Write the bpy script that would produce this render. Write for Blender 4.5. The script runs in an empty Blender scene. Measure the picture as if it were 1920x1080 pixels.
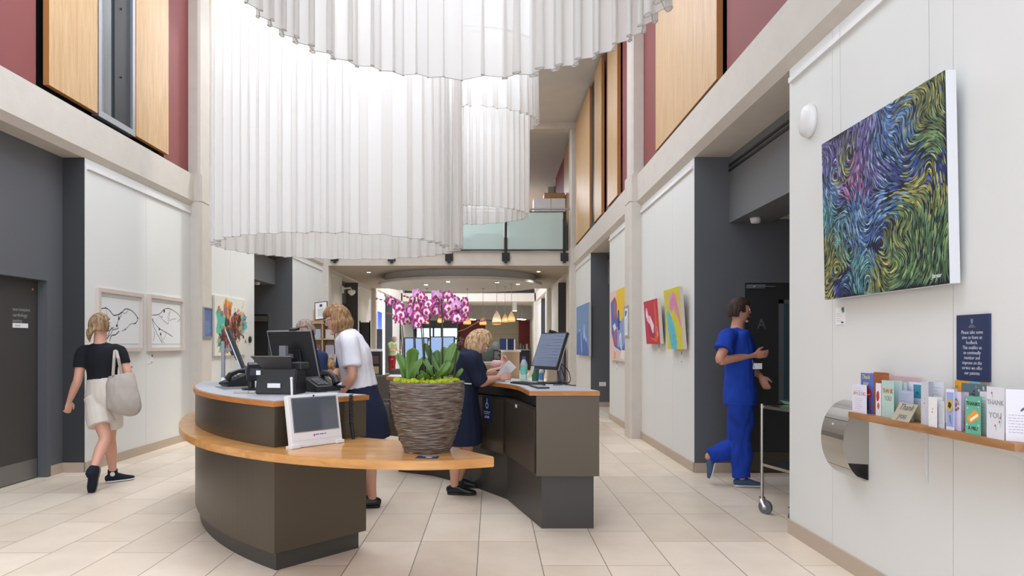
import bpy, bmesh, math, random
from mathutils import Vector, Matrix, Euler, noise
V = Vector
PI = math.pi
S = bpy.context.scene
C = S.collection
random.seed(7)

# ---------------------------------------------------------------- camera
EYE = 1.37          # camera height in metres
F = 1310.0          # focal length in 1920-wide pixels
VX, VY = 922.0, 645.0
cam_d = bpy.data.cameras.new('camera')
cam = bpy.data.objects.new('camera', cam_d); C.objects.link(cam)
cam.location = (0, 0, EYE); cam.rotation_euler = (PI/2, 0, 0)
cam_d.sensor_width = 36.0
cam_d.lens = F/1920*36.0
cam_d.shift_x = (960-VX)/1920
cam_d.shift_y = (VY-540)/1920
cam_d.clip_end = 200
S.camera = cam

def W(px, py, Y):
    return V(((px-VX)*Y/F, Y, EYE-(py-VY)*Y/F))

# ---------------------------------------------------------------- light
world = bpy.data.worlds.new('sky'); S.world = world; world.use_nodes = True
bg = world.node_tree.nodes['Background']
bg.inputs['Color'].default_value = (0.84, 0.92, 1.06, 1)
bg.inputs['Strength'].default_value = 1.42
S.view_settings.view_transform = 'Standard'
S.view_settings.look = 'None'
S.view_settings.gamma = 1
S.view_settings.use_curve_mapping = False
S.view_settings.exposure = 0.72

def area_light(name, loc, sx, sy, power, color=(1, 1, 1), rot=(0, 0, 0)):
    l = bpy.data.lights.new(name, 'AREA'); l.shape = 'RECTANGLE'; l.size = sx; l.size_y = sy
    l.energy = power; l.color = color
    o = bpy.data.objects.new(name, l); o.location = loc; o.rotation_euler = rot; C.objects.link(o)
    return o
def point_light(name, loc, power, color=(1, .93, .82), r=.04, spot=None):
    l = bpy.data.lights.new(name, 'SPOT' if spot else 'POINT'); l.energy = power; l.color = color; l.shadow_soft_size = r
    if spot: l.spot_size = spot; l.spot_blend = .6
    o = bpy.data.objects.new(name, l); o.location = loc; C.objects.link(o)
    return o
area_light('rooflight_daylight', (-1.4, 9.5, 7.6), 4.4, 16.5, 410, (.87, .95, 1.06))
area_light('far_rooflight_daylight', (-1.4, 29.2, 7.6), 4.4, 6.8, 420, (.87, .95, 1.06))
sun_d = bpy.data.lights.new('sun', 'SUN'); sun_d.energy = 1.1; sun_d.angle = math.radians(5); sun_d.color = (1, .96, .88)
sun = bpy.data.objects.new('sun', sun_d); C.objects.link(sun)
sun.rotation_euler = V((-.5, -1.0, -1.0)).to_track_quat('-Z', 'Y').to_euler()

# ---------------------------------------------------------------- materials
def srgb(r, g, b):
    f = lambda c: (c/255/12.92) if c/255 <= .04045 else ((c/255+.055)/1.055)**2.4
    return (f(r), f(g), f(b), 1)
MATS = {}
def mat(name, col, rough=.6, metal=0, spec=.5, noise_s=0, noise_a=0, bump=0, bump_s=80, coat=0, emit=0, alpha=None, trans=0):
    if name in MATS: return MATS[name]
    m = bpy.data.materials.new(name); m.use_nodes = True; nt = m.node_tree
    b = nt.nodes['Principled BSDF']
    if len(col) == 3: col = (*col, 1)
    b.inputs['Base Color'].default_value = col
    b.inputs['Roughness'].default_value = rough
    b.inputs['Metallic'].default_value = metal
    b.inputs['Specular IOR Level'].default_value = spec
    b.inputs['Coat Weight'].default_value = coat
    b.inputs['Transmission Weight'].default_value = trans
    if emit:
        b.inputs['Emission Color'].default_value = col
        b.inputs['Emission Strength'].default_value = emit
    tc = None
    if noise_a:
        tc = nt.nodes.new('ShaderNodeTexCoord')
        n = nt.nodes.new('ShaderNodeTexNoise'); n.inputs['Scale'].default_value = noise_s; n.inputs['Detail'].default_value = 5
        nt.links.new(tc.outputs['Object'], n.inputs['Vector'])
        mx = nt.nodes.new('ShaderNodeMix'); mx.data_type = 'RGBA'
        lo = tuple(c*(1-noise_a) for c in col[:3])+(1,); hi = tuple(min(1, c*(1+noise_a)) for c in col[:3])+(1,)
        mx.inputs['A'].default_value = lo; mx.inputs['B'].default_value = hi
        nt.links.new(n.outputs['Fac'], mx.inputs['Factor'])
        nt.links.new(mx.outputs['Result'], b.inputs['Base Color'])
    if bump:
        if tc is None: tc = nt.nodes.new('ShaderNodeTexCoord')
        n2 = nt.nodes.new('ShaderNodeTexNoise'); n2.inputs['Scale'].default_value = bump_s
        nt.links.new(tc.outputs['Object'], n2.inputs['Vector'])
        bp = nt.nodes.new('ShaderNodeBump'); bp.inputs['Strength'].default_value = bump; bp.inputs['Distance'].default_value = .01
        nt.links.new(n2.outputs['Fac'], bp.inputs['Height']); nt.links.new(bp.outputs['Normal'], b.inputs['Normal'])
    MATS[name] = m
    return m

def wood_mat(name, c1, c2, scale=(1, 12, 12), rough=.45, coat=0, weave=False, axis='Y'):
    m = bpy.data.materials.new(name); m.use_nodes = True; nt = m.node_tree; L = nt.links
    b = nt.nodes['Principled BSDF']; b.inputs['Roughness'].default_value = rough; b.inputs['Coat Weight'].default_value = coat
    tc = nt.nodes.new('ShaderNodeTexCoord'); mp = nt.nodes.new('ShaderNodeMapping'); mp.inputs['Scale'].default_value = scale
    L.new(tc.outputs['Object'], mp.inputs['Vector'])
    n = nt.nodes.new('ShaderNodeTexNoise'); n.inputs['Scale'].default_value = 3; n.inputs['Detail'].default_value = 6; n.inputs['Distortion'].default_value = .6
    L.new(mp.outputs['Vector'], n.inputs['Vector'])
    cr = nt.nodes.new('ShaderNodeValToRGB'); cr.color_ramp.elements[0].position = .32; cr.color_ramp.elements[1].position = .7
    cr.color_ramp.elements[0].color = c1; cr.color_ramp.elements[1].color = c2
    L.new(n.outputs['Fac'], cr.inputs['Fac'])
    out = cr.outputs['Color']
    if weave:   # rows of small perforations in the acoustic timber
        sp = nt.nodes.new('ShaderNodeSeparateXYZ'); L.new(tc.outputs['Object'], sp.inputs['Vector'])
        def mth(op, a, bb):
            q = nt.nodes.new('ShaderNodeMath'); q.operation = op
            for i, v in enumerate((a, bb)):
                if v is None: continue
                if isinstance(v, (int, float)): q.inputs[i].default_value = v
                else: L.new(v, q.inputs[i])
            return q.outputs[0]
        s1 = mth('SINE', mth('MULTIPLY', mth('ADD', sp.outputs['Z'], mth('MULTIPLY', sp.outputs['Y'], .5)), 2*PI/.03), None)
        s2 = mth('SINE', mth('MULTIPLY', mth('SUBTRACT', sp.outputs['Z'], mth('MULTIPLY', sp.outputs['Y'], .9)), 2*PI/.036), None)
        d = mth('GREATER_THAN', mth('MULTIPLY', s1, s2), .45)
        mx = nt.nodes.new('ShaderNodeMix'); mx.data_type = 'RGBA'; mx.blend_type = 'MULTIPLY'
        mx.inputs['B'].default_value = (.62, .5, .36, 1)
        L.new(d, mx.inputs['Factor']); L.new(out, mx.inputs['A']); out = mx.outputs['Result']
    L.new(out, b.inputs['Base Color'])
    MATS[name] = m
    return m

def col_mat(name, rough=.6, attr='Col', coat=0):
    m = bpy.data.materials.new(name); m.use_nodes = True; nt = m.node_tree
    b = nt.nodes['Principled BSDF']; b.inputs['Roughness'].default_value = rough
    b.inputs['Specular IOR Level'].default_value = .3; b.inputs['Coat Weight'].default_value = coat
    a = nt.nodes.new('ShaderNodeAttribute'); a.attribute_name = attr
    nt.links.new(a.outputs['Color'], b.inputs['Base Color'])
    MATS[name] = m
    return m

def floor_mat():
    m = bpy.data.materials.new('floor_tile'); m.use_nodes = True; nt = m.node_tree; L = nt.links
    b = nt.nodes['Principled BSDF']
    tc = nt.nodes.new('ShaderNodeTexCoord')
    sp = nt.nodes.new('ShaderNodeSeparateXYZ'); L.new(tc.outputs['Object'], sp.inputs['Vector'])
    def mth(op, a, bb=None, c=None):
        q = nt.nodes.new('ShaderNodeMath'); q.operation = op
        for i, v in enumerate((a, bb, c)):
            if v is None: continue
            if isinstance(v, (int, float)): q.inputs[i].default_value = v
            else: L.new(v, q.inputs[i])
        return q.outputs[0]
    tw, tl = .4, .79
    u = mth('DIVIDE', mth('ADD', sp.outputs['X'], 40.0+.09), tw)
    row = mth('FLOOR', u); fu = mth('FRACT', u)
    off = mth('FRACT', mth('MULTIPLY', mth('SINE', mth('MULTIPLY', row, 12.9898)), 43.7))
    off = mth('MULTIPLY', mth('ROUND', mth('MULTIPLY', off, 3.0)), .3333)
    v = mth('ADD', mth('DIVIDE', mth('ADD', sp.outputs['Y'], 39.0+.13), tl), off)
    fv = mth('FRACT', v); iv = mth('FLOOR', v)
    gu = mth('LESS_THAN', mth('MINIMUM', fu, mth('SUBTRACT', 1, fu)), .0065)
    gv = mth('LESS_THAN', mth('MINIMUM', fv, mth('SUBTRACT', 1, fv)), .0028)
    g = mth('MAXIMUM', gu, gv)
    cb = nt.nodes.new('ShaderNodeCombineXYZ'); L.new(row, cb.inputs[0]); L.new(iv, cb.inputs[1])
    wn = nt.nodes.new('ShaderNodeTexWhiteNoise'); L.new(cb.outputs[0], wn.inputs['Vector'])
    n = nt.nodes.new('ShaderNodeTexNoise'); n.inputs['Scale'].default_value = 3.5; n.inputs['Detail'].default_value = 8; n.inputs['Roughness'].default_value = .65
    L.new(tc.outputs['Object'], n.inputs['Vector'])
    f = mth('ADD', mth('MULTIPLY', wn.outputs['Value'], .42), mth('MULTIPLY', n.outputs['Fac'], .58))
    cr = nt.nodes.new('ShaderNodeValToRGB')
    cr.color_ramp.elements[0].position = .2; cr.color_ramp.elements[0].color = srgb(208, 190, 167)
    cr.color_ramp.elements[1].position = .8; cr.color_ramp.elements[1].color = srgb(238, 222, 201)
    L.new(f, cr.inputs['Fac'])
    mx = nt.nodes.new('ShaderNodeMix'); mx.data_type = 'RGBA'
    mx.inputs['B'].default_value = srgb(120, 106, 92)
    L.new(g, mx.inputs['Factor']); L.new(cr.outputs['Color'], mx.inputs['A'])
    L.new(mx.outputs['Result'], b.inputs['Base Color'])
    rr = nt.nodes.new('ShaderNodeMapRange'); rr.inputs['To Min'].default_value = .28; rr.inputs['To Max'].default_value = .46
    L.new(n.outputs['Fac'], rr.inputs['Value']); L.new(rr.outputs[0], b.inputs['Roughness'])
    bp = nt.nodes.new('ShaderNodeBump'); bp.inputs['Strength'].default_value = .3; bp.inputs['Distance'].default_value = .002
    L.new(mth('SUBTRACT', 1, g), bp.inputs['Height']); L.new(bp.outputs['Normal'], b.inputs['Normal'])
    MATS['floor_tile'] = m
    return m

def curtain_mat():
    m = bpy.data.materials.new('sheer_white_fabric'); m.use_nodes = True; nt = m.node_tree; L = nt.links
    for n in list(nt.nodes): nt.nodes.remove(n)
    out = nt.nodes.new('ShaderNodeOutputMaterial')
    d = nt.nodes.new('ShaderNodeBsdfDiffuse'); d.inputs['Color'].default_value = (.86, .855, .84, 1)
    t = nt.nodes.new('ShaderNodeBsdfTranslucent'); t.inputs['Color'].default_value = (.92, .905, .88, 1)
    tr = nt.nodes.new('ShaderNodeBsdfTransparent')
    a = nt.nodes.new('ShaderNodeMixShader'); a.inputs[0].default_value = .5
    L.new(d.outputs[0], a.inputs[1]); L.new(t.outputs[0], a.inputs[2])
    bb = nt.nodes.new('ShaderNodeMixShader'); bb.inputs[0].default_value = .09
    L.new(a.outputs[0], bb.inputs[1]); L.new(tr.outputs[0], bb.inputs[2])
    L.new(bb.outputs[0], out.inputs[0])
    MATS['sheer'] = m
    return m

def glass_mat(name, col, rough=.05, mixf=.35):
    m = bpy.data.materials.new(name); m.use_nodes = True; nt = m.node_tree; L = nt.links
    for n in list(nt.nodes): nt.nodes.remove(n)
    out = nt.nodes.new('ShaderNodeOutputMaterial')
    g = nt.nodes.new('ShaderNodeBsdfGlossy'); g.inputs['Roughness'].default_value = rough
    t = nt.nodes.new('ShaderNodeBsdfTransparent'); t.inputs['Color'].default_value = col
    df = nt.nodes.new('ShaderNodeBsdfDiffuse'); df.inputs['Color'].default_value = col
    a = nt.nodes.new('ShaderNodeMixShader'); a.inputs[0].default_value = mixf
    L.new(t.outputs[0], a.inputs[1]); L.new(df.outputs[0], a.inputs[2])
    bb = nt.nodes.new('ShaderNodeMixShader'); bb.inputs[0].default_value = .08
    L.new(a.outputs[0], bb.inputs[1]); L.new(g.outputs[0], bb.inputs[2]); L.new(bb.outputs[0], out.inputs[0])
    MATS[name] = m
    return m

M_floor = floor_mat()
M_wall = mat('wall_white', srgb(222, 222, 217), .62, noise_s=2, noise_a=.015)
M_conc = mat('concrete_pale', srgb(205, 197, 186), .75, noise_s=6, noise_a=.07, bump=.15, bump_s=40)
M_roof = mat('concrete_roof', srgb(206, 202, 196), .85, noise_s=3, noise_a=.06)
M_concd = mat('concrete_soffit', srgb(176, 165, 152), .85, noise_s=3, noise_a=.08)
M_dark = mat('wall_charcoal', srgb(92, 94, 97), .6, noise_s=2, noise_a=.03)
M_darker = mat('door_charcoal', srgb(62, 60, 58), .5)
M_black = mat('black_plastic', srgb(28, 28, 30), .42)
M_blackm = mat('black_metal', srgb(40, 42, 44), .45, metal=.3)
M_red = mat('red_panel', srgb(138, 76, 74), .6, spec=.25, noise_s=1.5, noise_a=.04)
M_timber = wood_mat('timber_panel', srgb(198, 158, 110), srgb(216, 182, 136), (1, 9, .6), .45, weave=True)
M_timber_edge = mat('timber_edge', srgb(176, 118, 62), .5)
M_skirt = mat('skirting_tile', srgb(186, 168, 148), .5, noise_s=4, noise_a=.06)
M_oak = wood_mat('ledge_oak', srgb(186, 128, 66), srgb(214, 158, 92), (1.2, 5, 8), .28, coat=.25)
M_edge = wood_mat('edge_oak', srgb(168, 104, 46), srgb(192, 126, 62), (3, 3, 30), .4)
M_shelf = wood_mat('shelf_oak', srgb(146, 100, 58), srgb(178, 130, 84), (10, 1.2, 10), .45)
M_lam = mat('grey_laminate', srgb(176, 178, 182), .4, noise_s=30, noise_a=.04)
M_desk = mat('desk_bronze', srgb(90, 81, 69), .35, metal=.62, noise_s=2, noise_a=.05)
M_plinth = mat('plinth_grey', srgb(70, 68, 64), .4, metal=.4)
M_steel = mat('brushed_steel', srgb(196, 194, 190), .22, metal=1)
M_chrome = mat('chrome', srgb(210, 210, 212), .15, metal=1)
M_alu = mat('aluminium', srgb(178, 180, 184), .35, metal=.8)
M_white = mat('white_plastic', srgb(226, 224, 222), .4)
M_paper = mat('paper', srgb(236, 234, 232), .7)
M_screen = mat('dark_screen', srgb(62, 68, 76), .12, spec=.6)
M_lit = mat('lit_screen', srgb(104, 116, 138), .2, emit=.08)
M_litblue = mat('lit_screen_blue', srgb(140, 166, 206), .2, emit=.28)
M_navyp = mat('sign_navy', srgb(30, 46, 84), .45)
M_art = col_mat('artist_paint', .55)
M_cardart = col_mat('printed_card', .6)
M_sheer = curtain_mat()
M_hem = mat('curtain_hem', srgb(186, 182, 178), .8)
M_frost = glass_mat('frosted_glass', (.62, .74, .70, 1), .25, .62)
M_glass = glass_mat('clear_glass', (.86, .93, .92, 1), .02, .06)
M_softglow = mat('bulb_glow', (1, .86, .64, 1), .5, emit=2.5)
M_ledglow = mat('lamp_glow', (1, .88, .68, 1), .5, emit=9)
M_canvas = mat('canvas_edge', srgb(214, 202, 186), .8)
M_canvasw = mat('canvas_white', srgb(222, 222, 224), .8)
M_ink = mat('white_ink', srgb(228, 230, 236), .6)
M_dkink = mat('dark_ink', srgb(60, 60, 66), .7)
M_tub = mat('armchair_grey', srgb(86, 82, 80), .8, noise_s=30, noise_a=.08)

# ---------------------------------------------------------------- mesh helpers
def new(name, bm, m=None, parent=None, smooth=False, loc=None):
    me = bpy.data.meshes.new(name)
    bm.normal_update(); bm.to_mesh(me); bm.free()
    if m is not None:
        for q in (m if isinstance(m, (list, tuple)) else [m]): me.materials.append(q)
    if smooth:
        for p in me.polygons: p.use_smooth = True
    o = bpy.data.objects.new(name, me); C.objects.link(o)
    if parent is not None: o.parent = parent
    if loc is not None: o.location = loc
    return o
def tag(o, label=None, cat=None, group=None, kind=None):
    if label: o['label'] = label
    if cat: o['category'] = cat
    if group: o['group'] = group
    if kind: o['kind'] = kind
    return o
def thing(name, label, cat, loc=(0, 0, 0), rotz=0, group=None, mw=None):
    o = bpy.data.objects.new(name, None); C.objects.link(o); o.empty_display_size = .1
    if mw is not None: o.matrix_world = mw
    else: o.matrix_world = Matrix.Translation(V(loc)) @ Matrix.Rotation(rotz, 4, 'Z')
    return tag(o, label, cat, group)
def B(): return bmesh.new()
def box(bm, lo, hi, mi=0, bevel=0):
    x0, y0, z0 = lo; x1, y1, z1 = hi
    vs = [bm.verts.new(p) for p in ((x0, y0, z0), (x1, y0, z0), (x1, y1, z0), (x0, y1, z0), (x0, y0, z1), (x1, y0, z1), (x1, y1, z1), (x0, y1, z1))]
    fs = []
    for q in ((3, 2, 1, 0), (4, 5, 6, 7), (0, 1, 5, 4), (1, 2, 6, 5), (2, 3, 7, 6), (3, 0, 4, 7)):
        f = bm.faces.new([vs[i] for i in q]); f.material_index = mi; fs.append(f)
    if bevel:
        es = list({e for f in fs for e in f.edges})
        bmesh.ops.bevel(bm, geom=es, offset=bevel, segments=2, affect='EDGES', profile=.6)
    return vs
def obox(name, lo, hi, m, parent=None, bevel=0):
    bm = B(); lo2 = [min(a, b) for a, b in zip(lo, hi)]; hi2 = [max(a, b) for a, b in zip(lo, hi)]
    box(bm, lo2, hi2, 0, bevel)
    return new(name, bm, m, parent)
def prism(bm, poly, z0, z1, mi=0, mat4=None):
    """closed polygon (x,y) extruded between z0 and z1"""
    lo = [bm.verts.new((x, y, z0)) for x, y in poly]; hi = [bm.verts.new((x, y, z1)) for x, y in poly]
    n = len(poly)
    fs = [bm.faces.new(lo[::-1]), bm.faces.new(hi)]
    for i in range(n): fs.append(bm.faces.new((lo[i], lo[(i+1) % n], hi[(i+1) % n], hi[i])))
    for f in fs: f.material_index = mi
    bmesh.ops.recalc_face_normals(bm, faces=fs)
    return fs
def tube(bm, pts, r, n=8, cap=True, flat=1.0):
    pts = [V(p) for p in pts]; rs = r if isinstance(r, (list, tuple)) else [r]*len(pts)
    rings = []; prev = None
    for i, p in enumerate(pts):
        t = (pts[min(i+1, len(pts)-1)]-pts[max(i-1, 0)]).normalized()
        if prev is None:
            u = t.orthogonal().normalized()
        else:
            u = (prev-t*prev.dot(t)); u = u.normalized() if u.length > 1e-6 else t.orthogonal().normalized()
        prev = u; w = t.cross(u)
        rings.append([bm.verts.new(p+(u*math.cos(a)+w*math.sin(a)*flat)*rs[i]) for a in [2*PI*k/n for k in range(n)]])
    for i in range(len(rings)-1):
        for k in range(n):
            bm.faces.new((rings[i][k], rings[i][(k+1) % n], rings[i+1][(k+1) % n], rings[i+1][k]))
    if cap and n > 2:
        bm.faces.new(rings[0][::-1]); bm.faces.new(rings[-1])
def lathe(bm, prof, n=32, center=(0, 0, 0), cap=True, mi=0):
    rings = []
    for r, z in prof:
        rings.append([bm.verts.new((center[0]+r*math.cos(2*PI*k/n), center[1]+r*math.sin(2*PI*k/n), center[2]+z)) for k in range(n)])
    for i in range(len(rings)-1):
        for k in range(n):
            f = bm.faces.new((rings[i][k], rings[i][(k+1) % n], rings[i+1][(k+1) % n], rings[i+1][k])); f.material_index = mi
    if cap: bm.faces.new(rings[0][::-1]).material_index = mi; bm.faces.new(rings[-1]).material_index = mi
def ball(bm, c, r, sx=1, sy=1, sz=1, u=12, v=8):
    ret = bmesh.ops.create_uvsphere(bm, u_segments=u, v_segments=v, radius=1)
    for q in ret['verts']: q.co = V((c[0]+q.co.x*r*sx, c[1]+q.co.y*r*sy, c[2]+q.co.z*r*sz))
    return ret['verts']
def frame_mw(o, u, v, n):
    u, v, n = V(u).normalized(), V(v).normalized(), V(n).normalized()
    m = Matrix.Identity(4)
    for i, a in enumerate((u, v, n)):
        for k in range(3): m[k][i] = a[k]
    m.translation = V(o)
    return m
RW = lambda y, z, x=2.16: frame_mw((x, y, z), (0, -1, 0), (0, 0, 1), (-1, 0, 0))   # on the right wall
LW = lambda y, z, x=-4.35: frame_mw((x, y, z), (0, 1, 0), (0, 0, 1), (1, 0, 0))    # on the left wall
_scr = bpy.data.scenes.new('scratch')
def evaluated_mesh(o):
    _scr.collection.objects.link(o); vl = _scr.view_layers[0]; vl.update(); dg = vl.depsgraph
    me = bpy.data.meshes.new_from_object(o.evaluated_get(dg))
    _scr.collection.objects.unlink(o)
    return me
def text_bm(bm, s, size, x=0, y=0, z=0, align='CENTER', ext=0.0006, shear=0, spacing=1.0, line=1.0, sx=1.0, thin=0):
    cu = bpy.data.curves.new('t', 'FONT'); cu.body = s; cu.size = size; cu.align_x = align; cu.extrude = ext; cu.resolution_u = 2
    cu.shear = shear; cu.space_character = spacing; cu.space_line = line; cu.offset = -thin
    o = bpy.data.objects.new('t', cu)
    me = evaluated_mesh(o)
    base = len(bm.verts)
    bm.from_mesh(me); bm.verts.ensure_lookup_table()
    for q in bm.verts[base:]: q.co = V((q.co.x*sx+x, q.co.y+y, q.co.z+z))
    bpy.data.objects.remove(o); bpy.data.curves.remove(cu); bpy.data.meshes.remove(me)
def faint_lines(bm, rows, z, h):
    """print too small to read: rows of short word-length dashes; rows = (x0, x1, y)"""
    r = random.Random(12)
    for x0, x1, y in rows:
        x = x0
        while x < x1-h:
            l = min(r.uniform(1.5, 4)*h, x1-x); box(bm, (x, y, z), (x+l, y+h*.6, z+.0005)); x += l+h*.6
def lettering(parent, s, size, x, y, z, m, name='lettering', **k):
    bm = B(); text_bm(bm, s, size, x, y, z, **k)
    return new(name, bm, m, parent)
class Art:
    """flat coloured shapes laid on a surface; colour is the paint's own"""
    def __init__(s): s.v = []; s.f = []; s.c = []; s.z = 0
    def poly(s, pts, col, z=None):
        s.z += .00012
        zz = s.z if z is None else z
        b = len(s.v); s.v += [(p[0], p[1], zz) for p in pts]; s.f.append(tuple(range(b, b+len(pts)))); s.c.append(col)
    def rect(s, x0, y0, x1, y1, col): s.poly([(x0, y0), (x1, y0), (x1, y1), (x0, y1)], col)
    def blob(s, cx, cy, rx, ry, col, n=18, j=.12, rot=0, seed=0):
        r = random.Random(seed*77+int(cx*1000)+int(cy*3000))
        pts = []
        for k in range(n):
            a = 2*PI*k/n; q = 1+r.uniform(-j, j); x = rx*q*math.cos(a); y = ry*q*math.sin(a)
            pts.append((cx+x*math.cos(rot)-y*math.sin(rot), cy+x*math.sin(rot)+y*math.cos(rot)))
        s.poly(pts, col)
    def line(s, pts, w, col, taper=True):
        P = [V((p[0], p[1])) for p in pts]; n = len(P); s.z += .00005
        for i in range(n-1):
            d = P[i+1]-P[i]
            if d.length < 1e-7: continue
            d.normalize(); q = V((-d.y, d.x))
            w0 = w*(math.sin(PI*(i+.3)/n) if taper else 1)*.5; w1 = w*(math.sin(PI*(i+1.3)/n) if taper else 1)*.5
            w0, w1 = abs(w0), abs(w1)
            b = len(s.v); s.v += [(*(P[i]+q*w0), s.z), (*(P[i]-q*w0), s.z), (*(P[i+1]-q*w1), s.z), (*(P[i+1]+q*w1), s.z)]
            s.f.append((b, b+1, b+2, b+3)); s.c.append(col)
    def build(s, name, parent, z, m=None):
        me = bpy.data.meshes.new(name)
        me.from_pydata([(a, b, c+z) for a, b, c in s.v], [], s.f)
        at = me.color_attributes.new('Col', 'FLOAT_COLOR', 'CORNER')
        buf = []
        for p, c in zip(me.polygons, s.c):
            for _ in p.loop_indices: buf += list(c[:3])+[1]
        at.data.foreach_set('color', buf)
        me.materials.append(m or M_art)
        o = bpy.data.objects.new(name, me); C.objects.link(o); o.parent = parent
        return o
def spline(pts, n=8):
    P = [V(p) for p in pts]; out = []
    for i in range(len(P)-1):
        p0 = P[max(i-1, 0)]; p1 = P[i]; p2 = P[i+1]; p3 = P[min(i+2, len(P)-1)]
        for k in range(n):
            t = k/n
            out.append(.5*((2*p1)+(-p0+p2)*t+(2*p0-5*p1+4*p2-p3)*t*t+(-p0+3*p1-3*p2+p3)*t**3))
    out.append(P[-1])
    return out
# ================================================================ the setting
XR, XL = 2.16, -4.35
BAYS = [(2.28, 10.08), (10.08, 17.9), (17.9, 25.3), (25.3, 33.0)]   # front faces of the columns
CD = .40                                                            # column depth along the hall
REC = [(5.07, 7.45), (12.8, 15.25), (20.3, 22.7), (28.2, 30.6)]     # recess in each bay
Z1, Z2, Z3 = 3.36, 3.43, 3.81
ROOF = 7.06
def struct(name, bm, m, parent=None, smooth=False):
    o = new(name, bm, m, parent, smooth)
    if parent is None: o['kind'] = 'structure'
    return o

bm = B(); box(bm, (-8, -4, -.12), (6, 46, 0)); struct('floor', bm, M_floor)

def SX(side, d):    # distance d outward from the wall plane
    return XR+d if side > 0 else XL-d
def sbox(bm, side, d0, d1, y0, y1, z0, z1, mi=0):
    a, b_ = SX(side, d0), SX(side, d1)
    box(bm, (min(a, b_), y0, z0), (max(a, b_), y1, z1), mi)

for side, sn in ((1, 'right'), (-1, 'left')):
    # piers faced in white boards with thin open joints, skirting and hanging rail
    for bi, ((c0, c1), (r0, r1)) in enumerate(zip(BAYS, REC)):
        ya = c0+CD-.02 if bi else -1.5
        for y0, y1 in ((ya, r0), (r1+(.02 if side < 0 and bi == 0 else 0), c1+.02)):
            if bi == 3 and y1 > 31 and side > 0: y1 = 33
            nb = max(1, round((y1-y0)/1.22))
            ed = [y0+(y1-y0)*k/nb for k in range(nb+1)]
            if bi == 0 and y0 == ya and side > 0: ed = [ya, .9, 2.1, 3.27, 4.43, r0]
            if bi == 0 and y0 == r1: ed = [r1, r1+.36, r1+1.32, r1+1.5, r1+2.42, y1] if side < 0 else [r1, 8.35, 9.25, y1]
            if side < 0 and bi == 3 and y0 < 26: continue
            bm = B()
            for a, b_ in zip(ed[:-1], ed[1:]): sbox(bm, side, 0, .03, a+.0025, b_-.0025, 0, 3.36)
            sbox(bm, side, .008, .27, y0+.001, y1-.001, 0, 3.36)
            w = struct('wall_'+sn, bm, M_wall)
            bm = B(); sbox(bm, side, -.014, .001, y0, y1, 0, .105)
            yy = y0
            struct('baseboard_'+sn, bm, M_skirt)
            bm = B(); sbox(bm, side, -.022, 0, y0+.04, y1-.03, 3.25, 3.285)
            struct('trim_rail_'+sn, bm, M_white)
    # beam with chamfered lower edge, the soffit over the recesses behind it
    bm = B()
    for (c0, c1) in BAYS:
        y0 = c0+CD-.03 if c0 > 3 else -1.5; y1 = c1+.03
        if side > 0: pr = [(2.10, Z3), (2.10, Z2), (2.165, Z1), (2.62, Z1), (2.62, Z3)]
        else: pr = [(-4.30, Z3), (-4.30, Z2), (-4.36, Z1), (-4.82, Z1), (-4.82, Z3)]
        A = [bm.verts.new((x, y0, z)) for x, z in pr]; D = [bm.verts.new((x, y1, z)) for x, z in pr]
        fs = [bm.faces.new(A), bm.faces.new(D[::-1])]
        for i in range(5): fs.append(bm.faces.new((A[i], A[(i+1) % 5], D[(i+1) % 5], D[i])))
        bmesh.ops.recalc_face_normals(bm, faces=fs)
    struct('wall_beam_'+sn, bm, M_conc)
    # columns: shaft, capital block at beam level, upper shaft set back a little
    for k, c in enumerate([10.08, 17.9, 25.3, 33.0]):
        xi = 1.99 if side > 0 else -4.19
        s = 1 if side > 0 else -1
        bm = B()
        def cb(inset, z0, z1):
            a, b_ = xi+s*inset, xi+s*.55
            poly = [(a, c+.03+inset*.4), (a+s*.03, c+inset*.4), (b_, c+inset*.4), (b_, c+CD-inset*.4), (a+s*.03, c+CD-inset*.4), (a, c+CD-.03-inset*.4)]
            prism(bm, poly, z0, z1)
        cb(0, 0, Z2-.012); cb(.014, Z2-.012, Z2+.004); cb(.0, Z2+.004, Z3+.0); cb(.014, Z3, Z3+.02); cb(.03, Z3+.02, ROOF)
        struct('wall_column_'+sn, bm, M_conc)
    # upper storey: backing wall, red panels, timber screens, dark openings
    bm = B(); sbox(bm, side, .12, .3, -1.5, 33, Z3, ROOF+.1); struct('wall_upper_'+sn, bm, M_blackm)

def panel(kind, side, y0, y1, z0=3.9, z1=6.98, d=0):
    if kind == 'red': bm = B(); sbox(bm, side, .035, .11, y0, y1, 3.86, ROOF); struct('wall_red_panel', bm, M_red)
    if kind == 'timber':
        bm = B(); sbox(bm, side, -.03, .03, y0, y1, z0, z1); o = struct('wall_timber_screen', bm, [M_timber, M_timber_edge])
        for p in o.data.polygons:
            if abs(p.normal.x) < .5: p.material_index = 1
# right bay 1 / bay 2 / gallery zone
panel('red', 1, -1.5, 6.52); panel('timber', 1, 6.62, 9.08, 3.88); panel('red', 1, 9.08, 10.1)
panel('red', 1, 10.45, 11.72); panel('timber', 1, 11.86, 12.86, 3.9); panel('red', 1, 12.9, 13.36); panel('timber', 1, 13.58, 14.5, 3.9)
panel('timber', 1, 15.2, 17.75, 3.9)
panel('timber', 1, 18.35, 20.6, 3.9); panel('red', 1, 20.6, 24); panel('timber', 1, 26.2, 29, 3.9); panel('red', 1, 29, 32.6)
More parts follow.
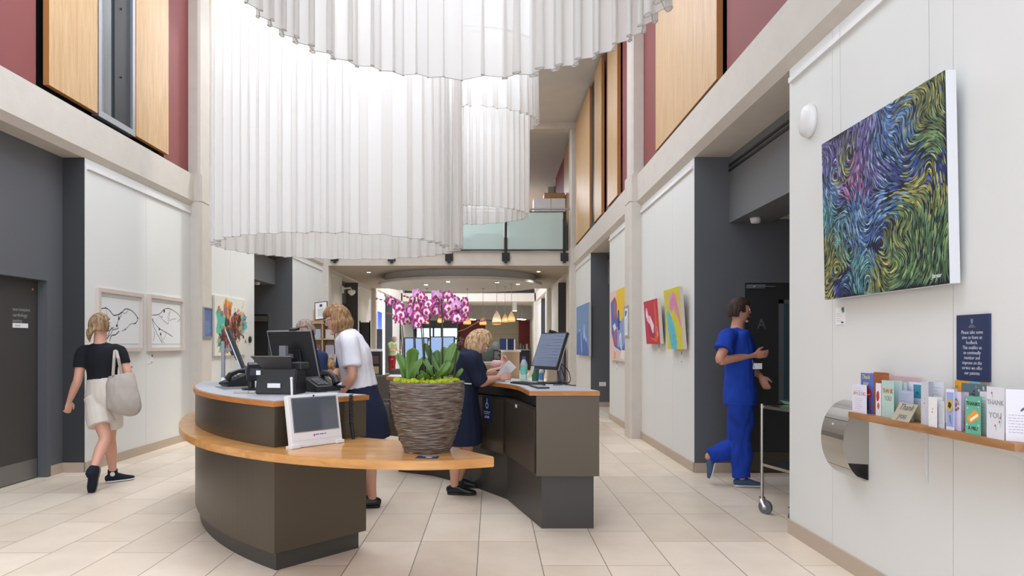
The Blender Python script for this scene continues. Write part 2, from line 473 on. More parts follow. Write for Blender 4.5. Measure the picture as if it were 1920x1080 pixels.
# left
panel('red', -1, -1.5, 6.72); panel('timber', -1, 6.82, 7.66, 3.9); panel('timber', -1, 8.49, 9.34, 3.9); panel('red', -1, 9.34, 10.1)
panel('timber', -1, 10.52, 11.6, 3.9); panel('red', -1, 11.6, 12.6); panel('timber', -1, 12.7, 15, 3.9); panel('red', -1, 15, 17.9)
panel('timber', -1, 18.35, 20.6, 3.9); panel('red', -1, 20.6, 24); panel('red', -1, 26, 28); panel('timber', -1, 28, 32)
# dark ledge flashing below the panels
for side, sn in ((1, 'right'), (-1, 'left')):
    bm = B(); sbox(bm, side, -.0, .12, -1.5, 33, Z3-.002, Z3+.025); struct('trim_ledge_'+sn, bm, M_blackm)

# upper window on the left, between the timber screens
bm = B(); t = bm
for y0, y1, z0, z1 in ((7.68, 8.47, 3.88, 3.95), (7.68, 7.74, 3.95, 6.98), (8.41, 8.47, 3.95, 6.98), (7.68, 8.47, 6.9, 6.98)):
    sbox(bm, -1, -.03, .05, y0, y1, z0, z1)
w = struct('window_1', bm, M_alu)
bm = B(); sbox(bm, -1, .02, .03, 7.74, 8.06, 3.95, 6.9); new('pane', bm, mat('mirror_pane', srgb(150, 158, 164), .04, metal=.9), w)
bm = B(); sbox(bm, -1, .0, .06, 8.06, 8.41, 3.95, 6.9)
for z in (4.5, 5.3, 6.1):
    for y in (8.2,): ball(bm, (SX(-1, -.002), y, z), .012)
new('side_panel', bm, M_black, w)
# right bay 2 dark window slot
bm = B(); sbox(bm, 1, .02, .06, 14.52, 15.18, 3.9, 6.98); sbox(bm, 1, -.02, .06, 14.5, 15.2, 3.84, 3.93); w = struct('window_2', bm, M_blackm)

# recesses ------------------------------------------------------------
def deep_recess(side, r0, r1, depth=2.6, door=None):
    sn = 'right' if side > 0 else 'left'
    bm = B(); sbox(bm, side, .0, depth, r1-.012, r1+.0005, 0, Z1); sbox(bm, side, .27, depth, r1, r1+.2, 0, Z1+.02); struct('wall_recess_'+sn, bm, M_dark)      # faces the camera
    bm = B(); sbox(bm, side, .27, depth, r0-.2, r0, 0, Z1); struct('wall_recess_'+sn, bm, M_dark)
    bm = B(); sbox(bm, side, depth, depth+.1, r0-.2, r1+.2, 0, Z1); struct('wall_recess_'+sn, bm, M_dark)
    bm = B(); sbox(bm, side, .37, .80, r0, r1, 2.66, Z1); o = struct('wall_bulkhead_'+sn, bm, mat('bulkhead_grey', srgb(108, 110, 111), .6))
    bm = B(); sbox(bm, side, .80, depth, r0, r1, 2.70, 2.8); struct('ceiling_recess', bm, M_conc)
    bm = B(); sbox(bm, side, .358, .37, r0+.02, r1-.02, 3.20, 3.225); sbox(bm, side, .358, .37, r0+.02, r1-.02, 3.25, 3.275)
    struct('trim_vent_slots', bm, M_black)
    bm = B(); sbox(bm, side, 0, .46, r1-.026, r1-.012, 0, .105); struct('baseboard_recess_'+sn, bm, M_skirt)
deep_recess(1, 5.07, 7.45); deep_recess(1, 12.8, 15.25); deep_recess(-1, 12.8, 15.25); deep_recess(1, 20.3, 22.7); deep_recess(-1, 20.3, 22.7)
deep_recess(1, 28.2, 30.6); deep_recess(-1, 28.2, 30.6)
# shallow recess, near left, with a door in its wall
bm = B()
for y0, y1, z0, z1 in ((4.4, 6.12, 0, Z1), (7.235, 7.49, 0, Z1), (6.12, 7.235, 2.075, Z1)): box(bm, (-4.78, y0, z0), (-4.58, y1, z1))
struct('wall_left_shallow', bm, M_dark)
bm = B(); box(bm, (-4.62, 7.455, 0), (-4.352, 7.468, Z1)); struct('wall_left_return', bm, mat('wall_charcoal_deep', srgb(58, 59, 61), .6))
bm = B(); box(bm, (-4.566, 7.24, 0), (-4.58, 7.48, .105)); box(bm, (-4.58, 7.441, 0), (-4.35, 7.455, .105)); struct('baseboard_left', bm, M_skirt)
bm = B(); box(bm, (-4.60, 3.2, 0), (-4.36, 4.4, Z1)); struct('wall_left', bm, M_wall)
# left door
bm = B()
for y0, y1, z0, z1 in ((6.12, 6.17, 0, 2.02), (7.18, 7.235, 0, 2.02), (6.12, 7.235, 2.02, 2.075)): box(bm, (-4.74, y0, z0), (-4.568, y1, z1))
d = struct('door_1', bm, M_dark)
bm = B(); box(bm, (-4.74, 6.17, .005), (-4.665, 7.18, 2.02)); lf = new('door_leaf', bm, M_darker, d)
bm = B(); box(bm, (-4.665, 6.19, .01), (-4.661, 7.16, .2)); new('kick_plate', bm, mat('kick_plate', srgb(136, 134, 130), .4, metal=.7), lf)
bm = B(); ball(bm, (-4.664, 7.10, 1.925), .014, .5, 1, 1); new('door_viewer', bm, mat('brass', srgb(196, 150, 100), .3, metal=.9), lf)
sg = bpy.data.objects.new('door_lettering', None); C.objects.link(sg); sg.parent = d; sg.matrix_world = LW(6.80, 1.62, -4.664)
for k, s in enumerate(('non-invasive', 'cardiology', 'testing')):
    bm = B(); text_bm(bm, s, .052, 0, .075-.056*k, 0, align='LEFT', sx=1.0); new('lettering', bm, mat('etched_grey', srgb(150, 148, 144), .5), sg)
bm = B(); box(bm, (0, -.09, 0), (.22, -.045, .006)); new('room_plate', bm, M_paper, sg)
bm = B(); text_bm(bm, 'Room', .03, .03, -.077, .0062, align='LEFT'); new('lettering', bm, mat('grey_print', srgb(120, 118, 118), .6), sg)

# door A in the right recess
def recess_door(n, x0, x1, y, side=1):
    bm = B()
    for a, b_, z0, z1 in ((x0, x0+.05, 0, 2.02), (x1-.05, x1, 0, 2.02), (x0, x1, 2.02, 2.07)): box(bm, (a, y-.03, z0), (b_, y+.01, z1))
    d = struct('door_%d' % n, bm, M_dark)
    bm = B(); box(bm, (x0+.05, y-.012, .005), (x1-.05, y+.005, 2.02)); lf = new('door_leaf', bm, mat('door_black', srgb(46, 46, 46), .5), d)
    bm = B(); box(bm, (x0+.06, y-.017, .01), (x1-.06, y-.012, .22)); new('kick_plate', bm, mat('kick_plate_brown', srgb(96, 88, 78), .4, metal=.6), lf)
    return d, lf
d, lf = recess_door(2, 2.635, 3.72, 7.438)
bm = B(); text_bm(bm, 'A', .15, 0, 0, 0, ext=.004, sx=.9)
o = new('door_letter', bm, mat('letter_grey', srgb(96, 98, 100), .4), lf); o.matrix_world = frame_mw((2.865, 7.420, 1.535), (1, 0, 0), (0, 0, 1), (0, -1, 0))
bm = B(); box(bm, (3.05, 7.413, .78), (3.10, 7.428, 1.84)); box(bm, (3.34, 7.413, .78), (3.39, 7.428, 1.84)); box(bm, (3.05, 7.413, .74), (3.39, 7.428, .78)); box(bm, (3.05, 7.413, 1.8), (3.39, 7.428, 1.84))
new('vision_frame', bm, M_dark, lf)
bm = B(); box(bm, (3.1, 7.418, .78), (3.34, 7.425, 1.8)); new('vision_glass', bm, mat('vision_glass', srgb(66, 86, 88), .1), lf)
bm = B(); box(bm, (2.70, 7.40, 1.96), (2.90, 7.428, 2.0)); box(bm, (2.78, 7.38, 1.975), (3.0, 7.40, 1.985)); new('door_closer', bm, M_alu, lf)
# dark doors in the far recesses
recess_door(3, 2.66, 3.6, 15.238)
d, lf = recess_door(4, -5.75, -4.82, 15.238)
bm = B(); box(bm, (-5.7, 15.20, 1.93), (-5.15, 15.225, 1.95)); box(bm, (-5.2, 15.16, 1.86), (-4.88, 15.24, 1.98)); new('door_closer', bm, mat('closer_brass', srgb(120, 112, 92), .4, metal=.6), lf)

# roof slab with the long rooflight opening, and beams
bm = B()
box(bm, (.68, -1.5, ROOF), (2.6, 17.9, ROOF+.35)); box(bm, (-4.8, -1.5, ROOF), (-3.7, 17.9, ROOF+.35))
box(bm, (-4.8, 17.9, ROOF), (2.6, 25.3, ROOF+.35))
box(bm, (.68, 25.3, ROOF), (2.6, 33.4, ROOF+.35)); box(bm, (-4.8, 25.3, ROOF), (-3.7, 33.4, ROOF+.35)); box(bm, (-4.8, 33.4, Z3), (2.6, 33.6, ROOF+.35))
struct('ceiling_roof', bm, M_roof)
bm = B(); box(bm, (-4.4, 17.88, 6.88), (2.2, 18.3, ROOF)); struct('ceiling_beam', bm, M_conc)
# gallery slab between the columns, and the second one beyond
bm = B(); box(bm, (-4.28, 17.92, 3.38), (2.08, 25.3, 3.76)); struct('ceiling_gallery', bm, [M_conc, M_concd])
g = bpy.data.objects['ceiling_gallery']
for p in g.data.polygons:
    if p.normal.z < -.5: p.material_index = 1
bm = B(); box(bm, (-4.28, 33.0, 3.38), (2.08, 40, 3.78)); struct('ceiling_gallery_far', bm, M_conc)
bm = B(); box(bm, (-4.1, 32.98, 3.79), (2.0, 33.05, 3.95)); struct('trim_far_gallery', bm, M_blackm)
bm = B(); box(bm, (-4.1, 33.08, 3.95), (-1.1, 33.2, 5.5)); box(bm, (.75, 33.08, 3.95), (2, 33.2, 5.5)); struct('wall_far_red', bm, mat('far_red', srgb(130, 52, 40), .6))
bm = B(); box(bm, (-1.1, 33.08, 3.95), (.75, 33.2, 5.5)); struct('wall_far_timber', bm, M_timber)
# oval ceiling raft under the gallery: two stacked discs
bm = B()
lathe(bm, [(2.34, .1), (2.42, .12), (2.42, .19), (2.34, .2)], 72, (-.93, 20.9, 2.98))
lathe(bm, [(2.24, .2), (2.24, .40)], 72, (-.93, 20.9, 2.98))
struct('ceiling_raft', bm, mat('raft_grey', srgb(196, 194, 190), .45), smooth=False)

# far end beyond the second atrium: cafe wall
YF = 39.0
bm = B(); box(bm, (-.36, YF, 0), (1.5, YF+.1, 3.4)); struct('wall_far_cream', bm, mat('cream_tile', srgb(192, 184, 158), .5))
bm = B(); box(bm, (-1.85, YF, 0), (-.36, YF+.1, 3.4)); box(bm, (1.5, YF-.3, 0), (2.2, YF+.1, 3.4)); struct('wall_far_red', bm, mat('deep_red', srgb(120, 28, 30), .5))
bm = B(); box(bm, (-.30, YF-.004, 1.9), (1.45, YF, 1.91)); box(bm, (.5, YF-.004, 1), (.51, YF, 1.9)); struct('trim_tile_joint', bm, M_dark)
bm = B(); box(bm, (-4.3, 36.6, 2.66), (2.1, YF, 3.38)); struct('ceiling_bulkhead', bm, mat('bulkhead_far', srgb(150, 148, 144), .7))
bm = B(); box(bm, (-5, YF+.2, 0), (-4.2, YF+.3, 3.4)); box(bm, (-4.3, YF, 2.25), (-1.85, YF+.1, 3.4)); struct('wall_far_left', bm, M_dark)
bm = B()
for x in (-4.3, -3.3, -2.85, -1.9): box(bm, (x, YF, 0), (x+.09, YF+.08, 2.3))
box(bm, (-4.3, YF, 1.62), (-1.85, YF+.08, 1.72)); w = struct('window_3', bm, M_blackm)
bm = B(); box(bm, (-4.3, YF+.03, 0), (-1.85, YF+.04, 2.3)); new('pane', bm, M_glass, w)
bm = B(); box(bm, (-4.8, 33, 0), (-4.3, 40, 3.4)); struct('wall_left_far', bm, M_wall)
bm = B(); box(bm, (2.1, 33.35, 0), (2.4, 40, 3.4)); struct('wall_right_far', bm, M_wall)
# tall window bay on the left in the second atrium
bm = B()
for y0, y1, z0, z1 in ((25.72, 25.80, 0, 3.36), (26.9, 26.98, 0, 3.36), (28.0, 28.2, 0, 3.36), (25.72, 28.2, 3.28, 3.36), (25.72, 28.2, 0, .12)): box(bm, (-4.45, y0, z0), (-4.30, y1, z1))
w = struct('window_4', bm, M_white)
bm = B(); box(bm, (-4.40, 25.8, .12), (-4.39, 28.0, 3.28)); new('pane', bm, mat('daylight_pane', (1, 1, 1, 1), .5, emit=2.2), w)

# balustrade on the gallery edge
bal = thing('balustrade', 'frosted glass balustrade with grey posts and steel handrail along the gallery edge', 'balustrade', (0, 17.9, 3.76))
def bl(name, m, *bx):
    bm = B()
    for lo, hi in bx: box(bm, lo, hi)
    return new(name, bm, m, bal)
posts = [-4.02, -2.56, -1.09, .36, 1.86]
for x in posts:
    bl('post', M_blackm, ((x-.035, -.05, -.32), (x+.035, .0, 1.0)))
    bl('bracket', M_blackm, ((x-.1, -.035, -.27), (x+.1, -.018, -.06)))
bm = B(); tube(bm, [(-4.1, -.03, 1.06), (2.0, -.03, 1.06)], .024, 10); new('handrail', bm, M_alu, bal)
for a, b_ in zip(posts[:-1], posts[1:]):
    bl('glass_panel', M_frost, ((a+.045, -.035, .03), (b_-.045, -.023, .98)))
    bl('panel_rail', M_blackm, ((a+.03, -.045, -.0), (b_-.03, -.015, .03))); bl('panel_rail', M_blackm, ((a+.03, -.045, .98), (b_-.03, -.015, 1.0)))
# things on the gallery behind the glass
t = thing('storage_cabinet', 'white tall cabinet on the gallery, left of the black printer', 'cabinet', (1.20, 20.0, 3.76))
for k, (x0, x1) in enumerate(((0, .5), (.5, .92))):
    bm = B(); box(bm, (x0, 0, 0), (x1-.01, .5, 1.78)); new('cabinet_body', bm, M_white, t)
t = thing('printer', 'black office printer on the gallery behind the balustrade', 'printer', (1.62, 19.5, 4.5))
bm = B(); box(bm, (0, 0, -.74), (.5, .42, .2), bevel=.02); new('printer_body', bm, mat('printer_grey', srgb(70, 72, 78), .5), t)
bm = B(); box(bm, (.05, -.02, .2), (.45, .4, .37), bevel=.02); new('paper_tray', bm, M_black, t)
t = thing('storage_box', 'light wood box on top of the gallery cabinet', 'box', (1.50, 20.0, 5.54))
bm = B(); box(bm, (0, 0, 0), (.6, .45, .16), bevel=.02); new('box_body', bm, M_shelf, t)
for k, x in enumerate((-3.2, -1.9, -.6)):
    t = thing('storage_cabinet', ['pale cabinet on the gallery, furthest left behind the frosted glass', 'pale cabinet on the gallery behind the second glass panel from the left', 'pale cabinet on the gallery behind the middle glass panel'][k], 'cabinet', (x, 20.2, 3.76), group='gallery cabinets')
    bm = B(); box(bm, (0, 0, 0), (.9, .5, .8)); new('cabinet_body', bm, M_white, t)
bm = B(); box(bm, (-4.2, 25.1, 3.76), (2, 25.2, 5.2)); struct('wall_gallery_back', bm, M_concd)

# curtains ---------------------------------------------------------------
def curtain(name, label, cx, cy, a, b, z0, z1, th0, th1, grow=0, wl=.165, amp=.045, tang=.6, seed=1):
    """pleated cloth hung on an oval track"""
    rnd = random.Random(seed)
    pts = []; N = 1400
    for i in range(N+1):
        th = th0+(th1-th0)*i/N; g = 1+grow*i/N
        pts.append(V((cx+a*g*math.cos(th), cy+b*g*math.sin(th), 0)))
    L = [0]
    for p, q in zip(pts[:-1], pts[1:]): L.append(L[-1]+(q-p).length)
    tot = L[-1]; n = int(tot/wl)*18
    path = []; j = 0
    for i in range(n+1):
        s = tot*i/n
        while j < N-1 and L[j+1] < s: j += 1
        f = (s-L[j])/max(1e-9, L[j+1]-L[j]); p = pts[j].lerp(pts[j+1], f); t = (pts[j+1]-pts[j]).normalized()
        path.append((p, t, V((t.y, -t.x, 0)), s))
    ph = [0]; k = 0.0
    for i in range(n):
        s = path[i][3]
        k += (1+.28*math.sin(s*2.1+seed)+.18*math.sin(s*5.3+2*seed))
        ph.append(k)
    tp = 2*PI*round(tot/wl)/k
    bm = B(); rows = []
    zs = [z0, z0+.03]+[z0+.03+(z1-z0-.03)*q for q in (.06, .2, .4, .6, .8, 1)]
    for zi, z in enumerate(zs):
        h = (z-z0)/(z1-z0); am = amp*(1.05-.35*h); row = []
        for i, (p, t, nn, s) in enumerate(path):
            f = ph[i]*tp
            wob = 1+.25*math.sin(s*3.7+seed*3)+.2*math.sin(h*3+s*1.7)
            q = p+nn*(am*wob*math.sin(f))+t*(am*tang*wob*math.sin(2*f))
            row.append(bm.verts.new((q.x, q.y, z+(.006*math.sin(f*.5) if zi == 0 else 0))))
        rows.append(row)
    for r in range(1, len(rows)-1):
        for i in range(n): bm.faces.new((rows[r][i], rows[r][i+1], rows[r+1][i+1], rows[r+1][i]))
    hemrow = [(v.co.copy(), rows[1][i].co.copy()) for i, v in enumerate(rows[0])]
    bmesh.ops.delete(bm, geom=rows[0], context='VERTS')
    o = new(name, bm, M_sheer, None, True); tag(o, label, 'curtain', 'sheer curtains hanging from the rooflight')
    bm = B(); lo = [bm.verts.new(p) for p, q in hemrow]; hi = [bm.verts.new(q) for p, q in hemrow]
    for i in range(n): bm.faces.new((lo[i], lo[i+1], hi[i+1], hi[i]))
    new('curtain_lining', bm, M_sheer, o, True).name = 'hem_band'
    bm = B(); tube(bm, [p for p, q in hemrow], .0032, 4); new('hem_cord', bm, M_hem, o, True)
    bm = B(); tube(bm, [(p[0].x, p[0].y, z1+.02) for p in path[::8]], .02, 6); new('curtain_track', bm, M_alu, o)
    return o
curtain('curtain', 'nearest white pleated curtain ring, its wavy hem hanging at the top of the view', -.22, 4.48, 1.335, 1.30, 3.57, 7.0, .2, .2+2*PI, wl=.20, amp=.05, tang=.85, seed=1)
curtain('curtain', 'largest white pleated curtain, reaching lowest above the reception desk', -2.14, 9.6, 1.50, 1.24, 2.70, 7.0, 0.05, -2*PI-.25, grow=.13, wl=.19, amp=.048, seed=2)
curtain('curtain', 'far white pleated curtain ring hanging just in front of the gallery balustrade', -.6, 13.6, 1.30, 1.02, 3.87, 7.0, .4, .4+2*PI, seed=3)
curtain('curtain', 'short white pleated curtain around the top of the far ring, hem well above the gallery', -.52, 13.4, 1.40, 1.0, 5.6, 7.0, -1.35, 1.7+PI, seed=4)
# ================================================================ reception desks
CX, CY = .95, 7.0
def arc(r, a0, a1, n):
    return [(CX+r*math.cos(a0+(a1-a0)*k/n), CY+r*math.sin(a0+(a1-a0)*k/n)) for k in range(n+1)]
aA = math.atan2(4.175-CY, -1.30-CX); aB = PI+.165          # near corner, back end
if aA < 0: aA += 2*PI
outer = arc(3.61, aA, aB, 40); inner = arc(2.93, aB, aA-.06, 30)
desk = thing('reception_desk', 'curved bronze-clad reception desk with oak ledge carrying the orchid pot', 'desk', (0, 0, 0))
inner_end = (-.845, 4.70)
body = outer+inner[:-1]+[inner_end]
def offs(poly, d):      # shrink polygon towards its inside
    n = len(poly); out = []
    ar = sum(poly[i][0]*poly[(i+1) % n][1]-poly[(i+1) % n][0]*poly[i][1] for i in range(n)); s = 1 if ar > 0 else -1
    for i in range(n):
        a, b_, c = V(poly[i-1]), V(poly[i]), V(poly[(i+1) % n])
        d1 = (b_-a).normalized(); d2 = (c-b_).normalized()
        n1 = V((-d1.y, d1.x))*s; n2 = V((-d2.y, d2.x))*s; m = (n1+n2)
        if m.length < 1e-6: m = n1
        m.normalize(); k = d/max(.35, m.dot(n1))
        out.append((b_.x+m.x*k, b_.y+m.y*k))
    return out
bm = B(); prism(bm, offs(body, .035), 0, .115); new('plinth', bm, M_plinth, desk)
bm = B(); prism(bm, body, .115, .70); new('front_panel', bm, M_desk, desk)
bm = B(); prism(bm, body, .75, .995); new('upper_panel', bm, M_desk, desk)
bm = B(); prism(bm, offs(body, -.014), .995, 1.026); new('edge_band', bm, M_edge, desk)
bm = B(); prism(bm, offs(body, .0), 1.0265, 1.030); new('desk_top', bm, M_lam, desk)
ledge_outer = [(.012, 3.80), (-.33, 3.705), (-.72, 3.745), (-1.10, 3.885), (-1.45, 4.10), (-1.80, 4.41), (-2.10, 4.80), (-2.36, 5.27), (-2.58, 5.80), (-2.75, 6.35), (-2.82, 6.8)]
lo = [(p.x, p.y) for p in spline([(x, y, 0) for x, y in ledge_outer], 6)]
ledge = lo+[(-2.5, 6.75), (-2.05, 5.9), (-1.6, 5.3), (-.99, 4.72), (-.60, 4.49), (-.216, 4.17), (.012, 3.85)]
bm = B(); fs = prism(bm, ledge, .70, .75)
bmesh.ops.bevel(bm, geom=[e for e in bm.edges if abs(e.verts[0].co.z-e.verts[1].co.z) < 1e-4], offset=.004, segments=2, affect='EDGES')
new('ledge', bm, M_oak, desk)

d2 = thing('counter_desk', 'angular bronze-clad counter on the right with grey top and oak edge', 'desk', (0, 0, 0))
top_in = [(.272, 5.07), (.215, 5.66), (.106, 6.02), (-.05, 6.30), (-.35, 6.72), (-.72, 7.06), (-1.10, 7.28)]
top_out = [(-1.14, 7.85), (-.5, 7.66), (.0, 7.22), (.36, 6.62), (.60, 5.9), (.785, 5.07)]
tin = [(p.x, p.y) for p in spline([(x, y, 0) for x, y in top_in], 4)]
tout = [(p.x, p.y) for p in spline([(x, y, 0) for x, y in top_out], 4)]
tp = tin+tout
bm = B(); prism(bm, tp, .995, 1.026); new('edge_band', bm, M_edge, d2)
bm = B(); prism(bm, offs(tp, .006), 1.0265, 1.030); new('desk_top', bm, M_lam, d2)
up = [(.335, 5.11), (.125, 6.10), (-.22, 6.62), (-.62, 7.06), (-1.08, 7.36), (-1.10, 7.80), (-.5, 7.60), (-.02, 7.16), (.34, 6.58), (.58, 5.88), (.775, 5.11)]
bm = B(); prism(bm, [(.35, 5.12)]+[(x+.07, y+.03) for x, y in up[1:5]]+up[5:-1]+[(.773, 5.12)], .905, .995); new('under_top', bm, M_blackm, d2)
bm = B(); prism(bm, up[:1]+up[1:], .405, .90); new('upper_panel', bm, M_desk, d2)
bm = B(); prism(bm, [(.325, 5.10), (.785, 5.10), (.785, 5.125), (.33, 5.125)], .405, .994); new('end_panel', bm, M_desk, d2)
lowp = [(.37, 5.19), (.137, 6.16), (-.20, 6.75), (-.60, 7.25), (-1.0, 7.5), (-1.02, 7.76), (-.5, 7.55), (-.04, 7.1), (.31, 6.55), (.55, 5.88), (.757, 5.19)]
bm = B(); prism(bm, lowp, 0, .405); new('base_panel', bm, M_plinth, d2)
# cupboard door seams, label and lock on the inner face
def onface(a, b_, t, z, off=.004):
    a, b_ = V((*a, 0)), V((*b_, 0)); p = a.lerp(b_, t); p.z = z; d = (b_-a).normalized(); n = V((-d.y, d.x, 0))
    if n.x > 0: n = -n
    return p+n*off, d, n
for (a, b_) in ((up[0], up[1]), (up[1], up[2])):
    p0, d, n = onface(a, b_, .03, 0); p1, _, _ = onface(a, b_, .97, 0)
    bm = B()
    q = [(p0.x, p0.y), (p1.x, p1.y), (p1.x+n.x*.014, p1.y+n.y*.014), (p0.x+n.x*.014, p0.y+n.y*.014)]
    prism(bm, q, .42, .885); dr = new('cupboard_door', bm, M_desk, d2)
p, d, n = onface(up[0], up[1], .55, .868, .022)
o = new('label_plate', (lambda b_: (box(b_, (-.025, -.012, 0), (.025, .012, .002)), b_)[1])(B()), M_paper, d2); o.matrix_world = frame_mw(p, -d, (0, 0, 1), n)
# blue notice hanging on the counter front
p, d, n = onface(up[1], up[2], .42, .0, .024)
ns = thing('notice_card', 'small navy notice with a white symbol fixed to the counter under its oak edge', 'sign', mw=frame_mw((p.x, p.y, .775), -d, (0, 0, 1), n))
bm = B(); box(bm, (-.07, -.1, 0), (.07, .12, .003)); new('notice_board', bm, M_navyp, ns)
bm = B(); faint_lines(bm, [(-.05, .05, -.02), (-.045, .045, -.036), (-.035, .035, -.06), (-.04, .04, -.072)], .003, .011)
for k in range(14):
    a = 2*PI*k/14; b2 = 2*PI*(k+1)/14
    vs = [bm.verts.new((math.cos(t)*r, .04+math.sin(t)*r*1.2, .0036)) for t, r in ((a, .016), (b2, .016), (b2, .023), (a, .023))]; bm.faces.new(vs)
box(bm, (-.004, .066, .003), (.004, .105, .0036)); new('lettering', bm, M_ink, ns)

def monitor(label, x, y, z, face, tilt, w, h, lift=.14, mat_s=None, back=False, frame=None, webcam=False, group=None, body=None):
    """face: heading (radians) the screen looks to; tilt back in radians"""
    t = thing('computer_monitor', label, 'monitor', (x, y, z), face-PI/2, group)     # local +Y is the look direction
    bm = B(); box(bm, (-.1, -.15, 0), (.1, .06, .012), bevel=.004); new('stand_base', bm, body or M_black, t)
    bm = B(); box(bm, (-.035, -.135, .012), (.035, -.105, lift+h*.72), bevel=.003); box(bm, (-.02, -.106, lift+h*.5), (.02, -.03, lift+h*.58)); new('stand_pole', bm, mat('stand_grey', srgb(138, 138, 146), .4, metal=.4), t)
    pn = bpy.data.objects.new('screen_panel', None)
    bm = B(); box(bm, (-w/2, -.014, -h/2), (w/2, .014, h/2), bevel=.004)
    pn = new('screen_panel', bm, body or M_black, t)
    pn.location = (0, -.012, lift+h/2); pn.rotation_euler = (tilt, 0, 0)
    bm = B(); box(bm, (-w/2+.012, .0142, -h/2+.022), (w/2-.012, .0155, h/2-.012)); new('display', bm, mat_s or M_screen, pn)
    bm = B()
    for a, b_, c, d in ((-w/2, w/2, h/2-.006, h/2+.001), (-w/2, w/2, -h/2-.001, -h/2+.006), (-w/2-.001, -w/2+.006, -h/2, h/2), (w/2-.006, w/2+.001, -h/2, h/2)):
        box(bm, (a, -.0146, c), (b_, -.006, d))
    new('bezel', bm, M_alu, pn)
    bm = B(); box(bm, (-w*.2, -.028, -h*.18), (w*.2, -.014, h*.18), bevel=.006)
    box(bm, (w*.28, -.0155, -h*.12), (w*.34, -.014, h*.02)); box(bm, (-.02, -.05, -.02), (.02, -.02, .02)); new('back_cover', bm, M_black, pn)
    if webcam:
        bm = B(); box(bm, (-.035, -.03, h/2), (.035, .02, h/2+.02), bevel=.006); tube(bm, [(0, .02, h/2+.01), (0, .032, h/2+.01)], .011, 12); wc = new('webcam', bm, M_black, pn)
        wc.location = (w*.12, 0, 0)
    if mat_s in (M_lit, M_litblue):
        bm = B(); rnd = random.Random(int(x*100))
        for k in range(9):
            zz = h/2-.04-k*(h-.08)/9
            box(bm, (-w/2+.03, .0156, zz), (-w/2+.03+rnd.uniform(.3, .9)*(w-.07), .016, zz+.004))
        new('screen_text', bm, mat('screen_text', srgb(196, 206, 226), .5) if mat_s is M_litblue else mat('screen_text_dark', srgb(84, 92, 112), .4), pn)
    return t
monitor('black monitor turned side-on at the far left of the reception desk, beside a phone', -2.19, 6.03, 1.03, math.radians(18), .36, .44, .40, lift=.075, body=M_blackm)
monitor('large black monitor seen from behind, webcam on top, mid reception desk', -1.50, 5.36, 1.03, math.radians(56), .24, .50, .435, lift=.014, webcam=True)
monitor('large monitor facing left with a webcam, on the right counter desk', .49, 6.02, 1.03, math.radians(207), .34, .42, .33, lift=.115, mat_s=M_lit, webcam=True)
monitor('bright blue-white monitor behind the left part of the orchids', -.80, 7.42, 1.03, math.radians(-80), .12, .26, .28, lift=.13, mat_s=M_litblue)
monitor('bright blue-white monitor behind the orchids, nearest the woman in the navy dress', -.52, 7.25, 1.03, math.radians(-100), .18, .27, .29, lift=.13, mat_s=M_litblue)

def phone(label, x, y, z, rz):
    t = thing('desk_phone', label, 'phone', (x, y, z+.0035), rz)
    bm = B(); vs = [(-.09, 0), (.09, 0), (.09, .035), (-.09, .10)]
    A = [bm.verts.new((-.1, a, b_)) for a, b_ in vs]; D = [bm.verts.new((.1, a, b_)) for a, b_ in vs]
    fs = [bm.faces.new(A), bm.faces.new(D[::-1])]+[bm.faces.new((A[i], A[(i+1) % 4], D[(i+1) % 4], D[i])) for i in range(4)]
    bmesh.ops.recalc_face_normals(bm, faces=fs); new('phone_body', bm, M_black, t)
    bm = B(); tube(bm, [(-.07, .085, .055), (-.07, .06, .095), (-.07, 0, .12), (-.07, -.06, .125), (-.07, -.085, .12)][::-1], [.024, .02, .014, .02, .024], 10, flat=1.3); new('handset', bm, M_black, t)
    bm = B()
    for i in range(4):
        for j in range(3): box(bm, (-.01+j*.03, -.03+i*.026, .083-i*.0095), (.012+j*.03, -.014+i*.026, .088-i*.0095))
    new('keypad', bm, M_alu, t)
    bm = B(); pts = [(-.09+.008*math.cos(k*.9), .09+k*.0016, .03+.008*math.sin(k*.9)) for k in range(40)]; tube(bm, pts, .003, 5); new('coiled_cord', bm, M_black, t)
    return t
phone('black desk phone at the left end of the reception desk, left of the card machine', -2.06, 5.62, 1.03, 2.2)
phone('black desk phone with raised handset behind the white kiosk screen', -1.225, 5.03, 1.03, -2.3)
# scanner with raised feed tray
t = thing('document_scanner', 'black document scanner with an upright feed tray beside the kiosk screen', 'scanner', (-1.45, 4.80, 1.03), -.12)
bm = B(); vs = [(-.10, 0), (.12, 0), (.10, .17), (-.06, .17)]
A = [bm.verts.new((-.14, a, b_)) for a, b_ in vs]; D = [bm.verts.new((.14, a, b_)) for a, b_ in vs]
fs = [bm.faces.new(A), bm.faces.new(D[::-1])]+[bm.faces.new((A[i], A[(i+1) % 4], D[(i+1) % 4], D[i])) for i in range(4)]
bmesh.ops.recalc_face_normals(bm, faces=fs); bmesh.ops.bevel(bm, geom=list(bm.edges), offset=.008, segments=2, affect='EDGES'); new('scanner_body', bm, M_black, t)
bm = B(); A = [bm.verts.new(p) for p in ((-.10, -.05, .165), (.10, -.05, .165), (.13, -.14, .255), (-.15, -.14, .255))]; D = [bm.verts.new(v.co+V((0, .012, .006))) for v in A]
fs = [bm.faces.new(A), bm.faces.new(D[::-1])]+[bm.faces.new((A[i], A[(i+1) % 4], D[(i+1) % 4], D[i])) for i in range(4)]; bmesh.ops.recalc_face_normals(bm, faces=fs)
new('feed_tray', bm, mat('tray_brown', srgb(58, 54, 50), .4), t)
bm = B(); box(bm, (.07, .0, .16), (.15, .14, .215), bevel=.01); new('side_housing', bm, M_black, t)
